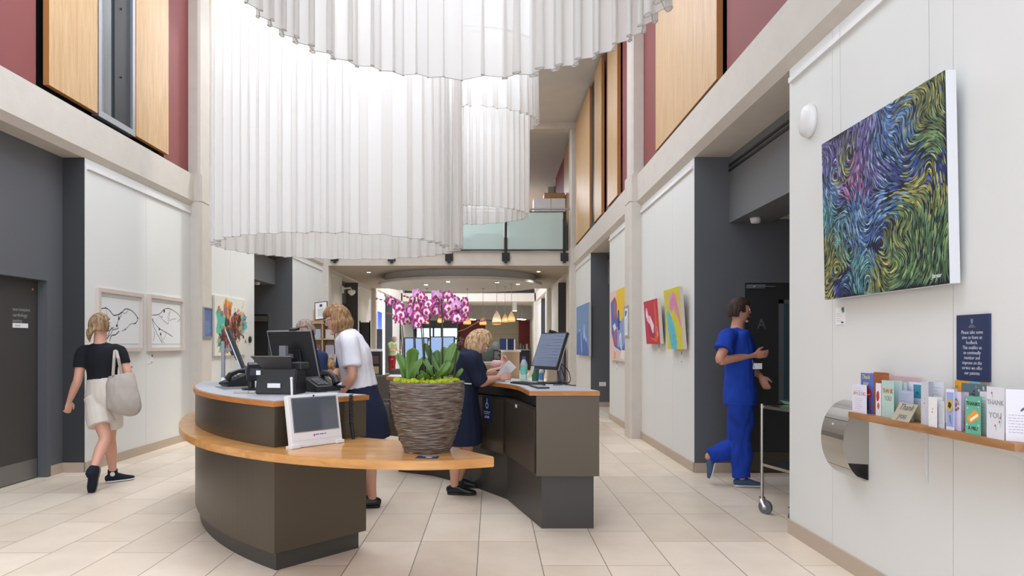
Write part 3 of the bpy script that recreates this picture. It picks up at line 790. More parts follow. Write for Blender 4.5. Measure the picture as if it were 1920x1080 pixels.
bm = B(); box(bm, (-.05, -.1005, .045), (.04, -.094, .075)); box(bm, (-.14, -.078, .13), (-.11, -.07, .16)); new('serial_label', bm, M_paper, t)
# card payment machine and small items
t = thing('card_machine', 'black card payment machine on its stand, between the phone and the scanner', 'card machine', (-1.76, 5.12, 1.03), .5)
bm = B(); box(bm, (-.06, -.06, 0), (.06, .06, .02), bevel=.006); tube(bm, [(0, 0, .02), (0, .01, .1)], .025, 10); new('machine_stand', bm, M_blackm, t)
bm = B(); box(bm, (-.045, -.02, .09), (.045, .02, .23), bevel=.008); o = new('terminal', bm, M_black, t); o.rotation_euler = (.5, 0, 0)
bm = B(); tube(bm, [(-.05, -.06, .15), (.03, -.06, .15)], .035, 14); new('paper_roll_cover', bm, mat('roll_cover', srgb(44, 50, 62), .35), t)
bm = B(); box(bm, (-.03, -.021, .14), (.03, -.0205, .2)); o = new('terminal_screen', bm, M_screen, t); o.rotation_euler = (.5, 0, 0)
t = thing('desk_mat', 'flat dark grey mat at the left end of the reception desk top', 'mat', (-1.99, 5.43, 1.0302), 2.1)
bm = B(); box(bm, (-.2, -.12, 0), (.2, .12, .003)); new('mat_sheet', bm, mat('mat_grey', srgb(112, 112, 116), .5), t)
t = thing('card_holder', 'small clear acrylic card holder left of the desk phone', 'card holder', (-2.22, 5.86, 1.03), .3)
bm = B(); A = [bm.verts.new(p) for p in ((-.05, -.03, 0), (.05, -.03, 0), (.05, .03, 0), (-.05, .03, 0), (-.045, .01, .06), (.045, .01, .06))]
for q in ((0, 1, 2, 3), (0, 1, 5, 4), (3, 2, 5, 4), (1, 2, 5), (0, 3, 4)): bm.faces.new([A[i] for i in q])
bmesh.ops.recalc_face_normals(bm, faces=bm.faces[:]); new('holder_body', bm, mat('acrylic', srgb(190, 196, 206), .1), t)
t = thing('pen', 'grey metal pen lying in front of the card machine', 'pen', (-1.70, 4.92, 1.037), .2)
bm = B(); tube(bm, [(-.07, 0, 0), (.06, 0, 0), (.075, 0, 0)], [.005, .005, .002], 8); new('pen_barrel', bm, M_alu, t)
t = thing('table_clip', 'small beige connector block lying on the desk top near the scanner', 'connector', (-1.72, 4.80, 1.03), .1)
bm = B(); box(bm, (-.05, -.02, 0), (.05, .02, .02), bevel=.004); box(bm, (.05, -.015, .003), (.11, .015, .014)); new('connector_body', bm, mat('beige_plastic', srgb(176, 170, 156), .5), t)

# white kiosk touchscreen leaning back on the ledge
k0 = V((-1.20, 4.11, .75)); k1 = V((-.945, 4.42, .75))
k0 = W(548, 842, 4.12); k1 = W(643, 829, 4.40)
u = (k1-k0); u.z = 0; wd = u.length; u.normalize(); n = V((u.y, -u.x, 0)); upv = (V((0, 0, 1))*math.cos(.17)-n*math.sin(.17)).normalized(); nn = u.cross(upv)
t = thing('touchscreen_terminal', 'white touchscreen kiosk leaning back on the oak ledge', 'touchscreen', mw=frame_mw((k0.x, k0.y, .752), u, upv, nn))
H = .315
bm = B(); box(bm, (0, .0, -.04), (wd, H, 0), bevel=.006)
new('casing', bm, M_white, t)
bm = B(); box(bm, (-.008, -.002, -.055), (.05, .02, .012), bevel=.003); box(bm, (wd-.05, -.002, -.055), (wd+.004, .02, .012), bevel=.003); new('foot', bm, M_white, t)
bm = B(); box(bm, (.028, .095, .0), (wd-.022, H-.022, .0022)); new('display', bm, mat('kiosk_glass', srgb(84, 90, 98), .08, spec=.8), t)
bm = B(); box(bm, (.022, .089, -.001), (wd-.016, H-.016, .0008)); new('screen_surround', bm, M_alu, t)
bm = B(); tube(bm, [(wd/2, H-.010, 0), (wd/2, H-.010, .002)], .006, 14); new('camera_lens', bm, M_black, t)
bm = B(); ball(bm, (wd*.44, .066, .001), .007, 1, 1, .2); new('logo_mark', bm, mat('logo_red', srgb(196, 70, 70), .5), t)
bm = B(); faint_lines(bm, [(wd*.47, wd*.68, .066)], .0002, .009); new('logo_text', bm, mat('logo_blue', srgb(70, 90, 190), .5), t)
bm = B(); box(bm, (.004, .04, .0001), (wd-.004, .0412, .0006)); new('seam', bm, mat('seam', srgb(196, 192, 188), .5), t)
t = thing('stylus_stand', 'thin white rod rising behind the top left corner of the kiosk screen', 'rod', (-1.225, 4.32, .752))
bm = B(); tube(bm, [(0, 0, 0), (-.022, .03, .40)], .0075, 10); ball(bm, (-.022, .03, .403), .0095); new('rod', bm, M_white, t)
t = thing('coiled_cable', 'black coiled cable hanging down right of the kiosk screen', 'cable', (-.905, 4.56, .752))
bm = B(); pts = []
for k in range(160):
    z = .29-.0012*k; a = k*.75; pts.append((.012*math.cos(a)-.01, -.012+.012*math.sin(a), z))
tube(bm, pts, .0035, 5); tube(bm, [(-.01, -.01, .10), (0, -.012, .03), (.004, -.012, .0)], .011, 8); new('cable_coil', bm, M_black, t)
# leaflet on the ledge
t = thing('leaflet', 'dark blue card lying on the oak ledge at the foot of the orchid pot', 'card', (-.34, 3.83, .7502), -.12)
bm = B(); box(bm, (-.07, -.05, 0), (.05, .028, .002)); new('card_sheet', bm, M_navyp, t)
bm = B(); faint_lines(bm, [(-.04, .035, .012)], .0021, .006); new('lettering', bm, M_ink, t)
bm = B(); ball(bm, (0, -.02, .0022), .018, 1.1, .6, .05); new('symbol', bm, M_ink, t)

# items on the right counter
t = thing('keyboard', 'black keyboard in front of the right counter monitor', 'keyboard', (.30, 5.88, 1.03), 2.0)
bm = B(); box(bm, (-.2, -.065, 0), (.2, .065, .014), bevel=.004); new('keyboard_body', bm, M_black, t)
bm = B()
for i in range(4):
    for j in range(15): box(bm, (-.19+j*.0253, -.055+i*.028, .014), (-.169+j*.0253, -.032+i*.028, .018))
new('keys', bm, M_blackm, t)
t = thing('document_stand', 'flat black and silver writing board beside the keyboard', 'tray', (.37, 5.48, 1.03), 1.7)
bm = B(); box(bm, (-.17, -.05, 0), (.17, .05, .012), bevel=.004); new('tray_body', bm, M_blackm, t)
bm = B(); box(bm, (-.16, -.04, .012), (.1, .04, .015)); new('tray_plate', bm, M_alu, t)
t = thing('water_bottle', 'clear water bottle with purple cap, left of the counter monitor', 'bottle', (.30, 6.52, 1.03))
bm = B(); lathe(bm, [(.03, 0), (.034, .01), (.034, .05), (.03, .06), (.034, .07), (.034, .15), (.022, .185), (.014, .195), (.014, .2)], 20); new('bottle_body', bm, glass_mat('bottle_plastic', (.75, .92, .88, 1), .1, .45), t)
bm = B(); lathe(bm, [(.018, .198), (.018, .222)], 18); new('bottle_cap', bm, mat('purple_cap', srgb(92, 60, 160), .4), t)
bm = B(); lathe(bm, [(.0345, .06), (.0345, .12)], 20, cap=False); new('bottle_label', bm, mat('teal_label', srgb(120, 200, 184), .5), t)
t = thing('paper_cup', 'green cup behind the counter monitor stand', 'cup', (.40, 6.42, 1.03))
bm = B(); lathe(bm, [(.03, 0), (.04, .11), (.037, .11), (.028, .005)], 20, cap=False); new('cup_body', bm, mat('cup_green', srgb(60, 110, 84), .5), t)
t = thing('hand_gel_bottle', 'small pump bottle with a blue label beside the counter monitor stand', 'bottle', (.445, 6.26, 1.03))
bm = B(); lathe(bm, [(.022, 0), (.022, .1), (.008, .112), (.008, .125)], 16); new('bottle_body', bm, M_white, t)
bm = B(); lathe(bm, [(.0225, .02), (.0225, .08)], 16, cap=False); new('bottle_label', bm, mat('blue_label', srgb(90, 150, 200), .5), t)
t = thing('sticky_note', 'cream paper note stuck to the lower left corner of the counter monitor', 'note', mw=frame_mw((.335, 6.02, 1.13), (.8, -.5, .1), (.2, .1, 1), (-.5, -.85, .1)))
bm = B(); q = [bm.verts.new(p) for p in ((-.03, -.05, .012), (.01, -.06, .012), (.03, .0, 0), (.035, .05, 0), (0, .05, 0), (-.008, 0, 0))]; bm.faces.new(q); r = bmesh.ops.solidify(bm, geom=bm.faces[:], thickness=.0008); new('note_sheet', bm, mat('cream_paper', srgb(232, 226, 202), .7), t)
t = thing('cable_bundle', 'black cables trailing behind the counter monitor to the desk end', 'cable', (.56, 5.98, 1.03))
for pts in ([(0, 0, .22), (.05, -.05, .08), (.06, -.2, .012), (.11, -.4, .008)], [(-.01, .02, .2), (.09, .02, .12), (.10, -.1, .03), (.02, -.25, .01), (-.06, -.3, .008)], [(0, 0, .12), (.02, -.15, .02), (.08, -.3, .008)]):
    bm = B(); tube(bm, spline(pts, 6), .004, 6); new('cable', bm, M_black, t, True)
t = thing('paper_sheet', 'white sheets lying on the counter behind the blond woman in navy', 'paper', (-.98, 7.45, 1.0302), .3)
bm = B(); box(bm, (-.1, -.12, 0), (.1, .1, .002)); new('sheet', bm, M_paper, t)

# ================================================================ orchid pot
PX, PY, PZ = W(801, 780, 4.05).x, 4.05, .75
pot = thing('orchid_pot', 'large dark stacked-slate pot of purple and white orchids on the oak ledge', 'potted plant', (PX, PY, PZ))
def pr(h):      # pot radius at height fraction
    return .128+.088*math.sin(min(1, h*1.02)*PI/2)**.85
bm = B(); NR, NC = 150, 200; rows = []
Hh = .398
for i in range(NR+1):
    h = i/NR; row = []
    for k in range(NC):
        a = 2*PI*k/NC
        q = noise.noise(V((math.cos(a)*3.4, math.sin(a)*3.4, h*46)))
        q2 = noise.noise(V((math.cos(a)*1.4+9, math.sin(a)*1.4, h*19)))
        lay = math.sin(h*2*PI*30+q2*6)
        r = pr(h)+.0052*q*(1 if h < .975 else .2)+.0026*lay*(1 if h < .975 else .1)
        z = h*Hh+(.006 if i == NR else 0)
        row.append(bm.verts.new((r*math.cos(a), r*math.sin(a), z)))
    rows.append(row)
for i in range(NR):
    for k in range(NC): bm.faces.new((rows[i][k], rows[i][(k+1) % NC], rows[i+1][(k+1) % NC], rows[i+1][k]))
ir = [[bm.verts.new((r*math.cos(2*PI*k/NC), r*math.sin(2*PI*k/NC), z)) for k in range(NC)] for r, z in ((.199, Hh+.006), (.194, Hh-.03))]
for A, D in ((rows[-1], ir[0]), (ir[0], ir[1])):
    for k in range(NC): bm.faces.new((A[k], A[(k+1) % NC], D[(k+1) % NC], D[k]))
bm.faces.new(rows[0][::-1])
mp = bpy.data.materials.new('stacked_slate'); mp.use_nodes = True; nt = mp.node_tree; bb = nt.nodes['Principled BSDF']; bb.inputs['Roughness'].default_value = .42
tc = nt.nodes.new('ShaderNodeTexCoord'); mpn = nt.nodes.new('ShaderNodeMapping'); mpn.inputs['Scale'].default_value = (9, 9, 95)
nz = nt.nodes.new('ShaderNodeTexNoise'); nz.inputs['Scale'].default_value = 1.6; nz.inputs['Detail'].default_value = 4
cr = nt.nodes.new('ShaderNodeValToRGB'); e = cr.color_ramp.elements
e[0].position = .3; e[0].color = srgb(40, 36, 36); e[1].position = .75; e[1].color = srgb(152, 140, 124)
q = e.new(.45); q.color = srgb(92, 72, 58); q = e.new(.58); q.color = srgb(112, 103, 94)
nt.links.new(tc.outputs['Object'], mpn.inputs['Vector']); nt.links.new(mpn.outputs['Vector'], nz.inputs['Vector']); nt.links.new(nz.outputs['Fac'], cr.inputs['Fac']); nt.links.new(cr.outputs['Color'], bb.inputs['Base Color'])
new('pot', bm, mp, pot, True)
bm = B(); rnd = random.Random(3)
for k in range(170):
    r = .185*math.sqrt(rnd.random()); a = rnd.uniform(0, 2*PI)
    vs = ball(bm, (r*math.cos(a), r*math.sin(a), Hh+.002+rnd.uniform(-.006, .014)), rnd.uniform(.012, .022), 1, 1, .8, 8, 6)
    for v in vs: v.co += V((noise.noise(v.co*90), noise.noise(v.co*90+V((5, 0, 0))), noise.noise(v.co*90+V((0, 5, 0)))))*.007
lathe(bm, [(.01, Hh-.04), (.194, Hh-.03), (.19, Hh-.015), (.01, Hh-.01)], 30, cap=False)
new('moss', bm, mat('moss_lime', srgb(172, 182, 30), .9, noise_s=60, noise_a=.4, bump=.6, bump_s=260), pot, True)
M_leaf = mat('orchid_leaf', srgb(84, 120, 46), .34, noise_s=14, noise_a=.28)
def leaf(base, tip, w, bow, twist=0):
    """strap leaf from base to tip; bow = how far its middle leans out"""
    b0, t0 = V(base), V(tip); bm = B(); N = 12; rows = []
    ax = (t0-b0); side = V((math.cos(twist), math.sin(twist), 0))
    nrm = side.cross(ax.normalized()).normalized()
    for i in range(N+1):
        s = i/N; p = b0.lerp(t0, s)+nrm*bow*math.sin(s*PI)+V((0, 0, 0))
        ww = .86*w*(.35+.65*math.sin(min(1, s*1.25)*PI*.62)) if s < .8 else w*math.sqrt(max(0, 1-((s-.8)/.2)**2))*.93
        ww = max(ww, .001)
        rows.append([bm.verts.new(p+side*(ww*c)+nrm*(abs(c)**1.5*ww*.35)) for c in (-1, -.5, 0, .5, 1)])
    for i in range(N):
        for k in range(4): bm.faces.new((rows[i][k], rows[i][k+1], rows[i+1][k+1], rows[i+1][k]))
    bmesh.ops.recalc_face_normals(bm, faces=bm.faces[:])
    bmesh.ops.solidify(bm, geom=bm.faces[:], thickness=.0018)
    return new('leaf', bm, M_leaf, pot, True)
def PW(px, py, dy=0):
    p = W(px, py, PY+dy); return p-V((PX, PY, PZ))
for (a, b_, w, bow, tw, dy0, dy1) in [((768, 716), (746, 662), .028, .02, .3, 0, -.04), ((767, 719), (775, 651), .040, -.03, .0, -.05, -.09), ((770, 718), (789, 672), .026, .02, -.3, -.06, -.13),
     ((826, 700), (797, 643), .024, -.03, .2, .02, .06), ((832, 706), (852, 641), .028, .03, -.1, -.02, -.04), ((840, 704), (856, 655), .026, .02, .3, .02, .05), ((850, 712), (866, 690), .017, .01, .2, 0, -.03),
     ((820, 713), (790, 694), .020, .015, -.2, -.06, -.12), ((812, 706), (793, 668), .020, .02, .1, -.02, .0), ((820, 708), (820, 656), .030, -.02, -.1, .05, .09), ((830, 706), (833, 650), .024, .02, .2, .06, .12),
     ((770, 718), (792, 700), .018, .01, .2, -.09, -.15), ((800, 716), (806, 684), .022, .02, .3, .06, .12), ((758, 712), (764, 668), .03, .03, -.3, .06, .12), ((812, 712), (842, 676), .03, .02, .2, -.05, -.07)]:
    leaf(PW(*a, dy0)*1.0, PW(*b_, dy1), w, bow, tw)
# flowers
M_petal = bpy.data.materials.new('orchid_petal'); M_petal.use_nodes = True; nt = M_petal.node_tree; bb = nt.nodes['Principled BSDF']; bb.inputs['Roughness'].default_value = .5
bb.inputs['Subsurface Weight'].default_value = 0
at = nt.nodes.new('ShaderNodeAttribute'); at.attribute_name = 'rad'; cr = nt.nodes.new('ShaderNodeValToRGB'); e = cr.color_ramp.elements
e[0].position = 0; e[0].color = srgb(240, 222, 214); e[1].position = 1; e[1].color = srgb(222, 168, 222)
for p, c in ((.36, srgb(246, 230, 234)), (.48, srgb(176, 40, 130)), (.8, srgb(156, 28, 122)), (.92, srgb(206, 110, 190))):
    q = e.new(p); q.color = c
nt.links.new(at.outputs['Fac'], cr.inputs['Fac']); nt.links.new(cr.outputs['Color'], bb.inputs['Base Color'])
M_petal2 = M_petal.copy(); M_petal2.name = 'orchid_petal_back'; cr2 = [n for n in M_petal2.node_tree.nodes if n.type == 'VALTORGB'][0]
for el, c in zip(cr2.color_ramp.elements, (srgb(236, 200, 220), srgb(222, 170, 214), srgb(210, 140, 204), srgb(214, 150, 210), srgb(228, 180, 226), srgb(232, 190, 230))): el.color = c
M_lip = mat('orchid_lip', srgb(170, 30, 96), .5)
def flower_mesh(kind):
    bm = B(); rad = bm.verts.layers.float.new('rad')
    def petal(ang, ln, w, cup):
        N = 7; rows = []
        for i in range(N+1):
            s = i/N; ww = w*math.sin(PI*min(1, .12+s*.88))**.7 if s < 1 else w*.1
            row = []
            for c in (-1, -.5, 0, .5, 1):
                x = ww*c; y = .003+ln*s; z = cup*(s**2)-.004*abs(c)*0+.003*math.cos(c*2)
                ca, sa = math.cos(ang), math.sin(ang)
                v = bm.verts.new((x*ca-y*sa, x*sa+y*ca, z)); v[rad] = min(1, s*.86+.14*abs(c)*s); row.append(v)
            rows.append(row)
        for i in range(N):
            for k in range(4): bm.faces.new((rows[i][k], rows[i][k+1], rows[i+1][k+1], rows[i+1][k]))
    for a in (0, 2.2, -2.2): petal(a, .034, .0115, -.004)
    for a in (1.15, -1.15): petal(a, .036, .020, .001)
    me = bpy.data.meshes.new('flower'); bm.to_mesh(me); bm.free(); me.materials.append(M_petal if kind == 0 else M_petal2)
    for p in me.polygons: p.use_smooth = True
    return me
def lip_mesh():
    bm = B(); ball(bm, (0, -.008, .008), .0065, .9, 1.3, 1, 8, 6); ball(bm, (.006, -.003, .006), .004); ball(bm, (-.006, -.003, .006), .004); ball(bm, (0, .003, .007), .004, 1, 1, 1.2)
    me = bpy.data.meshes.new('flower_lip'); bm.to_mesh(me); bm.free(); me.materials.append(M_lip)
    return me
FM = [flower_mesh(0), flower_mesh(1)]; LM = lip_mesh()
M_stem = mat('orchid_stem', srgb(62, 66, 38), .5); M_bud = mat('orchid_bud', srgb(150, 70, 80), .5)
stems = [((760, 716), (753, 640), (747, 575), (734, 562), [(734, 566), (748, 577), (751, 590), (742, 571), (745, 598), (757, 588), (763, 602)], 0),
         ((780, 716), (776, 640), (775, 570), (783, 552), [(782, 552), (773, 564), (771, 573), (768, 582), (776, 586), (790, 556)], 0),
         ((797, 716), (792, 640), (786, 580), (783, 560), [(781, 577), (782, 592), (783, 609), (790, 601), (793, 563), (787, 583)], -.02),
         ((806, 714), (806, 640), (804, 580), (797, 568), [(795, 577), (800, 585), (808, 580), (799, 595), (803, 570)], .03),
         ((828, 716), (829, 640), (828, 575), (816, 554), [(818, 555), (811, 567), (824, 568), (817, 584), (813, 575), (839, 555), (822, 560)], 0),
         ((850, 714), (858, 640), (857, 580), (868, 562), [(852, 563), (871, 567), (841, 578), (855, 573), (851, 587), (873, 580), (846, 566), (839, 594), (857, 597), (872, 590), (864, 598), (862, 572), (845, 588)], 0)]
fcount = 0
rnd = random.Random(11)
for si, (a, b_, c, d, fl, dy) in enumerate(stems):
    pts = [PW(*a, dy), PW(*b_, dy), PW(*c, dy), PW(*d, dy-.03)]
    bm = B(); tube(bm, spline(pts, 8), [.0042]*8+[.0036]*8+[.0028]*9, 7); st = new('flower_stem', bm, M_stem, pot, True)
    bm = B(); tube(bm, [PW(a[0]+2, a[1], dy+.012), PW(b_[0]+1, b_[1]-30, dy+.008)], .0032, 6); new('support_cane', bm, M_black, st)
    for fx, fy in fl:
        ff = dy+rnd.uniform(-.10, .08); p = PW(fx, fy, ff)
        kind = 1 if rnd.random() < .2 else 0
        o = bpy.data.objects.new('flower', FM[kind]); C.objects.link(o); o.parent = st
        yaw = rnd.uniform(-.9, .9); pitch = rnd.uniform(-.35, .25)
        o.rotation_euler = Euler((PI/2+pitch, rnd.uniform(-.4, .4), yaw), 'XYZ'); s = rnd.uniform(.84, 1.08); o.scale = (s, s, s); o.location = p
        o2 = bpy.data.objects.new('flower_lip', LM); C.objects.link(o2); o2.parent = st; o2.rotation_euler = o.rotation_euler; o2.scale = o.scale; o2.location = p
        fcount += 1
for pts, buds in (([PW(753, 600, 0), PW(744, 585), PW(735, 566), PW(722, 563), PW(706, 559)], [(722, 565), (706, 560), (714, 562), (727, 566)]),
                  ([PW(753, 610), PW(742, 596), PW(734, 588), PW(726, 588)], [(727, 588), (733, 589), (738, 597)]),
                  ([PW(856, 622), PW(872, 617), PW(892, 606), PW(908, 601)], [(897, 604), (903, 602), (908, 601)]),
                  ([PW(776, 575), PW(770, 562), PW(762, 556), PW(757, 555)], [(758, 555), (764, 557), (769, 563)]),
                  ([PW(824, 590), PW(826, 582), PW(826, 587)], [(826, 586), (826, 595)])):
    bm = B(); tube(bm, spline(pts, 6), .0022, 6); st = new('flower_stem', bm, mat('bud_stem', srgb(120, 112, 60), .5), pot, True)
    for bx, by in buds:
        bm = B(); p = PW(bx, by); ball(bm, p, .0075, 1.1, 1, .8, 8, 6); new('bud', bm, M_bud, st, True)
# ================================================================ art on the walls
def canvas(name, label, mw, w, h, d, cat='painting', edge=None, base=srgb(200, 200, 200), tilt=0, group=None):
    """origin = lower-left corner of the front as seen; z points to the room"""
    t = thing(name, label, cat, mw=mw@Matrix.Rotation(tilt, 4, 'X'), group=group)
    bm = B(); box(bm, (0, 0, .001), (w, h, d), bevel=.002); new('stretched_canvas', bm, edge or M_canvas, t)
    A = Art(); A.rect(0, 0, w, h, base)
    return t, A, d+.0006

# large swirling stroke painting -----------------------------------------
t, A, z = canvas('painting', 'large painting of swirling blue, purple and green brush strokes on the near right wall', RW(4.37, 1.647, 2.135), 1.19, .972, .05, edge=M_canvasw, base=srgb(20, 22, 38), tilt=math.radians(1.2))
vort = [(.27, .80, .07, 1), (.20, .55, .07, -1), (.12, .66, .06, 1), (.60, .52, .08, -1), (.50, .27, .08, 1), (.19, .16, .08, -1), (.90, .62, .07, 1), (.74, .40, .09, 1), (.36, .62, .06, 1), (.78, .14, .12, 1)]
def psi(x, y):
    return .55*noise.noise(V((x*2.1+3.1, y*1.5+.7, 1.3)))+.22*noise.noise(V((x*4.6, y*3.4, 7.7)))
def flow(x, y):
    e = .004
    vx = (psi(x, y+e)-psi(x, y-e))/(2*e); vy = -(psi(x+e, y)-psi(x-e, y))/(2*e)+.28
    for a, b_, r, s in vort:
        dx, dy = x-a, y-b_; q = math.exp(-(dx*dx+dy*dy)/(2*r*r*.5))
        vx += -dy/r*q*s*1.3; vy += dx/r*q*s*1.3
    l = math.hypot(vx, vy)+1e-6
    return vx/l, vy/l
PAL = {'purple': [(108, 96, 170), (140, 130, 200), (92, 84, 150), (170, 160, 215)], 'blue': [(78, 128, 196), (120, 170, 220), (60, 96, 170), (160, 200, 230)], 'deep': [(36, 66, 160), (30, 50, 110), (70, 90, 170), (30, 40, 70)],
       'green': [(92, 136, 80), (120, 160, 100), (70, 110, 90), (150, 180, 110)], 'yellow': [(190, 190, 84), (170, 170, 92), (204, 198, 116), (120, 134, 76)], 'pink': [(176, 96, 160), (200, 130, 190), (150, 80, 150), (210, 160, 210)],
       'teal': [(90, 160, 170), (110, 180, 180), (70, 130, 140), (140, 200, 200)], 'olive': [(150, 160, 90), (120, 130, 80), (180, 184, 110), (100, 110, 60)]}
REG = [(.05, .88, 'purple', .16), (.22, .86, 'olive', .08), (.20, .76, 'yellow', .06), (.42, .84, 'purple', .16), (.30, .66, 'pink', .1), (.12, .66, 'blue', .12), (.62, .80, 'blue', .18), (.90, .88, 'olive', .16), (.93, .72, 'green', .1),
       (.48, .64, 'purple', .12), (.72, .6, 'deep', .12), (.60, .48, 'blue', .12), (.85, .46, 'yellow', .12), (.80, .36, 'green', .12), (.96, .5, 'deep', .07), (.35, .44, 'blue', .15), (.18, .42, 'teal', .12), (.10, .28, 'olive', .1),
       (.06, .16, 'yellow', .1), (.20, .30, 'green', .08), (.20, .10, 'deep', .09), (.35, .16, 'teal', .12), (.50, .34, 'deep', .1), (.52, .16, 'yellow', .1), (.70, .14, 'green', .16), (.92, .16, 'green', .14), (.66, .28, 'olive', .08), (.04, .52, 'teal', .1), (.40, .30, 'blue', .12)]
rnd = random.Random(5)
DK = [(.27, .80, .045), (.20, .55, .05), (.62, .52, .035), (.50, .28, .05), (.20, .16, .045), (.88, .66, .035), (.74, .52, .03), (.60, .72, .02)]
NX, NY = 84, 64
for i in range(NX):
    for j in range(NY):
        x = (i+rnd.random())/NX; y = (j+rnd.random())/NY
        if any((x-a)**2+(y-b_)**2 < r*r*rnd.uniform(.4, 1.2) for a, b_, r in DK) and rnd.random() < .8: continue
        if rnd.random() < .10: continue
        wts = [(math.exp(-((x-a)**2+(y-b_)**2)/(2*s*s*.35)), k) for a, b_, k, s in REG]
        tot = sum(w for w, k in wts)+1e-9; r = rnd.random()*tot; k = 'blue'
        for w_, kk in wts:
            r -= w_
            if r <= 0: k = kk; break
        c = rnd.choice(PAL[k]); f = rnd.uniform(.5, 1.12); col = srgb(*[min(255, (q*.86+.14*130)*f) for q in c])
        L_ = rnd.uniform(.04, .085); n = 6; pts = []; px_, py_ = x, y
        for s in range(n):
            pts.append((px_*1.19, py_*.972)); fx, fy = flow(px_, py_); px_ += fx*L_/n; py_ += fy*L_/n
        pts = [(min(max(a, .004), 1.186), min(max(b_, .004), .968)) for a, b_ in pts]
        A.z = rnd.uniform(.0003, .0012); A.line(pts, rnd.uniform(.006, .0105), col)
A.z = .0014
A.build('painted_surface', t, z)
lettering(t, 'Jamur', .03, 1.10, .035, z+.0016, M_ink, name='signature', shear=.3)
bm = B(); tube(bm, [(.98, .972, -.01), (.98, 1.7, -.018)], .0012, 5); new('hanging_wire', bm, M_alu, t); bm = B(); tube(bm, [(.12, .972, -.01), (.12, 1.7, -.018)], .0012, 5); new('hanging_wire', bm, M_alu, t)

# yellow and red canvases on the right pier --------------------------------
t, A, z = canvas('painting', 'yellow canvas with pink and turquoise shapes, right of the red canvas', RW(8.30, 1.315, 2.135), .67, .69, .045, base=srgb(214, 200, 48), tilt=math.radians(4))
A.poly([(x*.67, y*.69) for x, y in ((.22, .83), (.40, .80), (.62, .95), (.78, .88), (.92, .60), (.99, .38), (.93, .36), (.80, .56), (.62, .72), (.46, .60), (.32, .68))], srgb(214, 134, 178))
A.poly([(x*.67, y*.69) for x, y in ((.08, .70), (.20, .76), (.30, .60), (.44, .52), (.60, .36), (.68, .12), (.62, .0), (.28, .0), (.16, .22), (.10, .45))], srgb(96, 190, 204))
rnd = random.Random(2)
for k in range(90):
    x = rnd.uniform(.14, .62); y = rnd.uniform(.02, .62)
    if x > .2+(.62-y)*.9 or x < .1+.1*(1-y): continue
    A.z = .0012; A.line([(x*.67, y*.69), ((x+rnd.uniform(-.02, .04))*.67, (y+.03)*.69), ((x+rnd.uniform(0, .05))*.67, (y+.05)*.69)], .006, srgb(60, 150, 180) if k % 2 else srgb(150, 214, 220))
for k in range(14):
    A.z = .0013; y = .9-.03*k; A.line([((.3+.03*k)*.67, y*.69), ((.42+.03*k)*.67, (y+.04)*.69)], .012, srgb(224, 156, 190))
A.z = .0005; A.poly([(0, .64), (.30, .66), (.2, .45), (.02, .42)], srgb(206, 192, 90))
A.build('painted_surface', t, z)
t, A, z = canvas('painting', 'red canvas with a pale pink fold and orange swirl, left of the yellow canvas', RW(9.43, 1.373, 2.135), .77, .568, .045, base=srgb(192, 44, 66), tilt=math.radians(4))
A.poly([(x*.77, y*.568) for x, y in ((.30, .34), (.40, .10), (.80, .04), (.90, .30), (.86, .60), (.82, .96), (.74, .90), (.76, .60), (.70, .34), (.50, .26))], srgb(222, 92, 40))
A.poly([(x*.77, y*.568) for x, y in ((.20, .40), (.34, .18), (.58, .12), (.72, .20), (.66, .42), (.40, .50))], srgb(160, 36, 84))
A.poly([(x*.77, y*.568) for x, y in ((.12, .80), (.20, .86), (.26, .74), (.30, .66), (.44, .64), (.66, .42), (.60, .26), (.52, .24), (.36, .46), (.18, .54), (.10, .66))], srgb(232, 190, 210))
A.poly([(x*.77, y*.568) for x, y in ((.40, .60), (.52, .56), (.60, .38), (.52, .30), (.44, .44))], srgb(236, 222, 234))
A.poly([(x*.77, y*.568) for x, y in ((.14, .78), (.18, .78), (.22, .62), (.16, .60))], srgb(244, 236, 240))
A.poly([(x*.77, y*.568) for x, y in ((.80, .38), (.88, .36), (.90, .20), (.84, .14), (.86, .26))], srgb(200, 206, 230))
A.poly([(x*.77, y*.568) for x, y in ((.82, .37), (.86, .36), (.87, .28), (.83, .30))], srgb(56, 70, 150))
A.build('painted_surface', t, z)
# multicoloured abstract beyond the first column
t, A, z = canvas('painting', 'tall abstract painting with blue, yellow and red rings, partly behind the right column', RW(12.5, 1.09, 2.15), 1.5, 1.19, .035, base=srgb(224, 196, 190))
w, h = 1.5, 1.19
P = lambda *q: [(a*w, b_*h) for a, b_ in q]
A.poly(P((.35, .62), (.45, 1), (1, 1), (1, .62), (.8, .5), (.5, .56)), srgb(232, 192, 40))
A.poly(P((.06, .85), (.35, .92), (.5, .6), (.9, .5), (1, .16), (.7, .14), (.3, .2), (.12, .4)), srgb(72, 104, 176))
A.poly(P((.4, .45), (.6, .5), (.92, .62), (1, .3), (.8, .18), (.5, .2)), srgb(128, 156, 206))
for cx, cy in ((.34, .74), (.36, .36)):
    A.blob(cx*w, cy*h, .13*w, .15*h, srgb(196, 66, 60), j=.05); A.blob(cx*w, cy*h, .07*w, .11*h, srgb(92, 120, 190), j=.05)
A.poly(P((.52, .70), (.60, .72), (.64, .44), (.54, .42)), srgb(40, 50, 130))
A.poly(P((.58, .16), (.62, .36), (.72, .40), (.76, .16), (.70, .16), (.67, .34)), srgb(224, 222, 226))
A.poly(P((.20, .50), (.34, .54), (.44, .46), (.30, .42)), srgb(230, 226, 228)); A.poly(P((.28, .02), (.36, .02), (.38, .12), (.30, .13)), srgb(226, 180, 40))
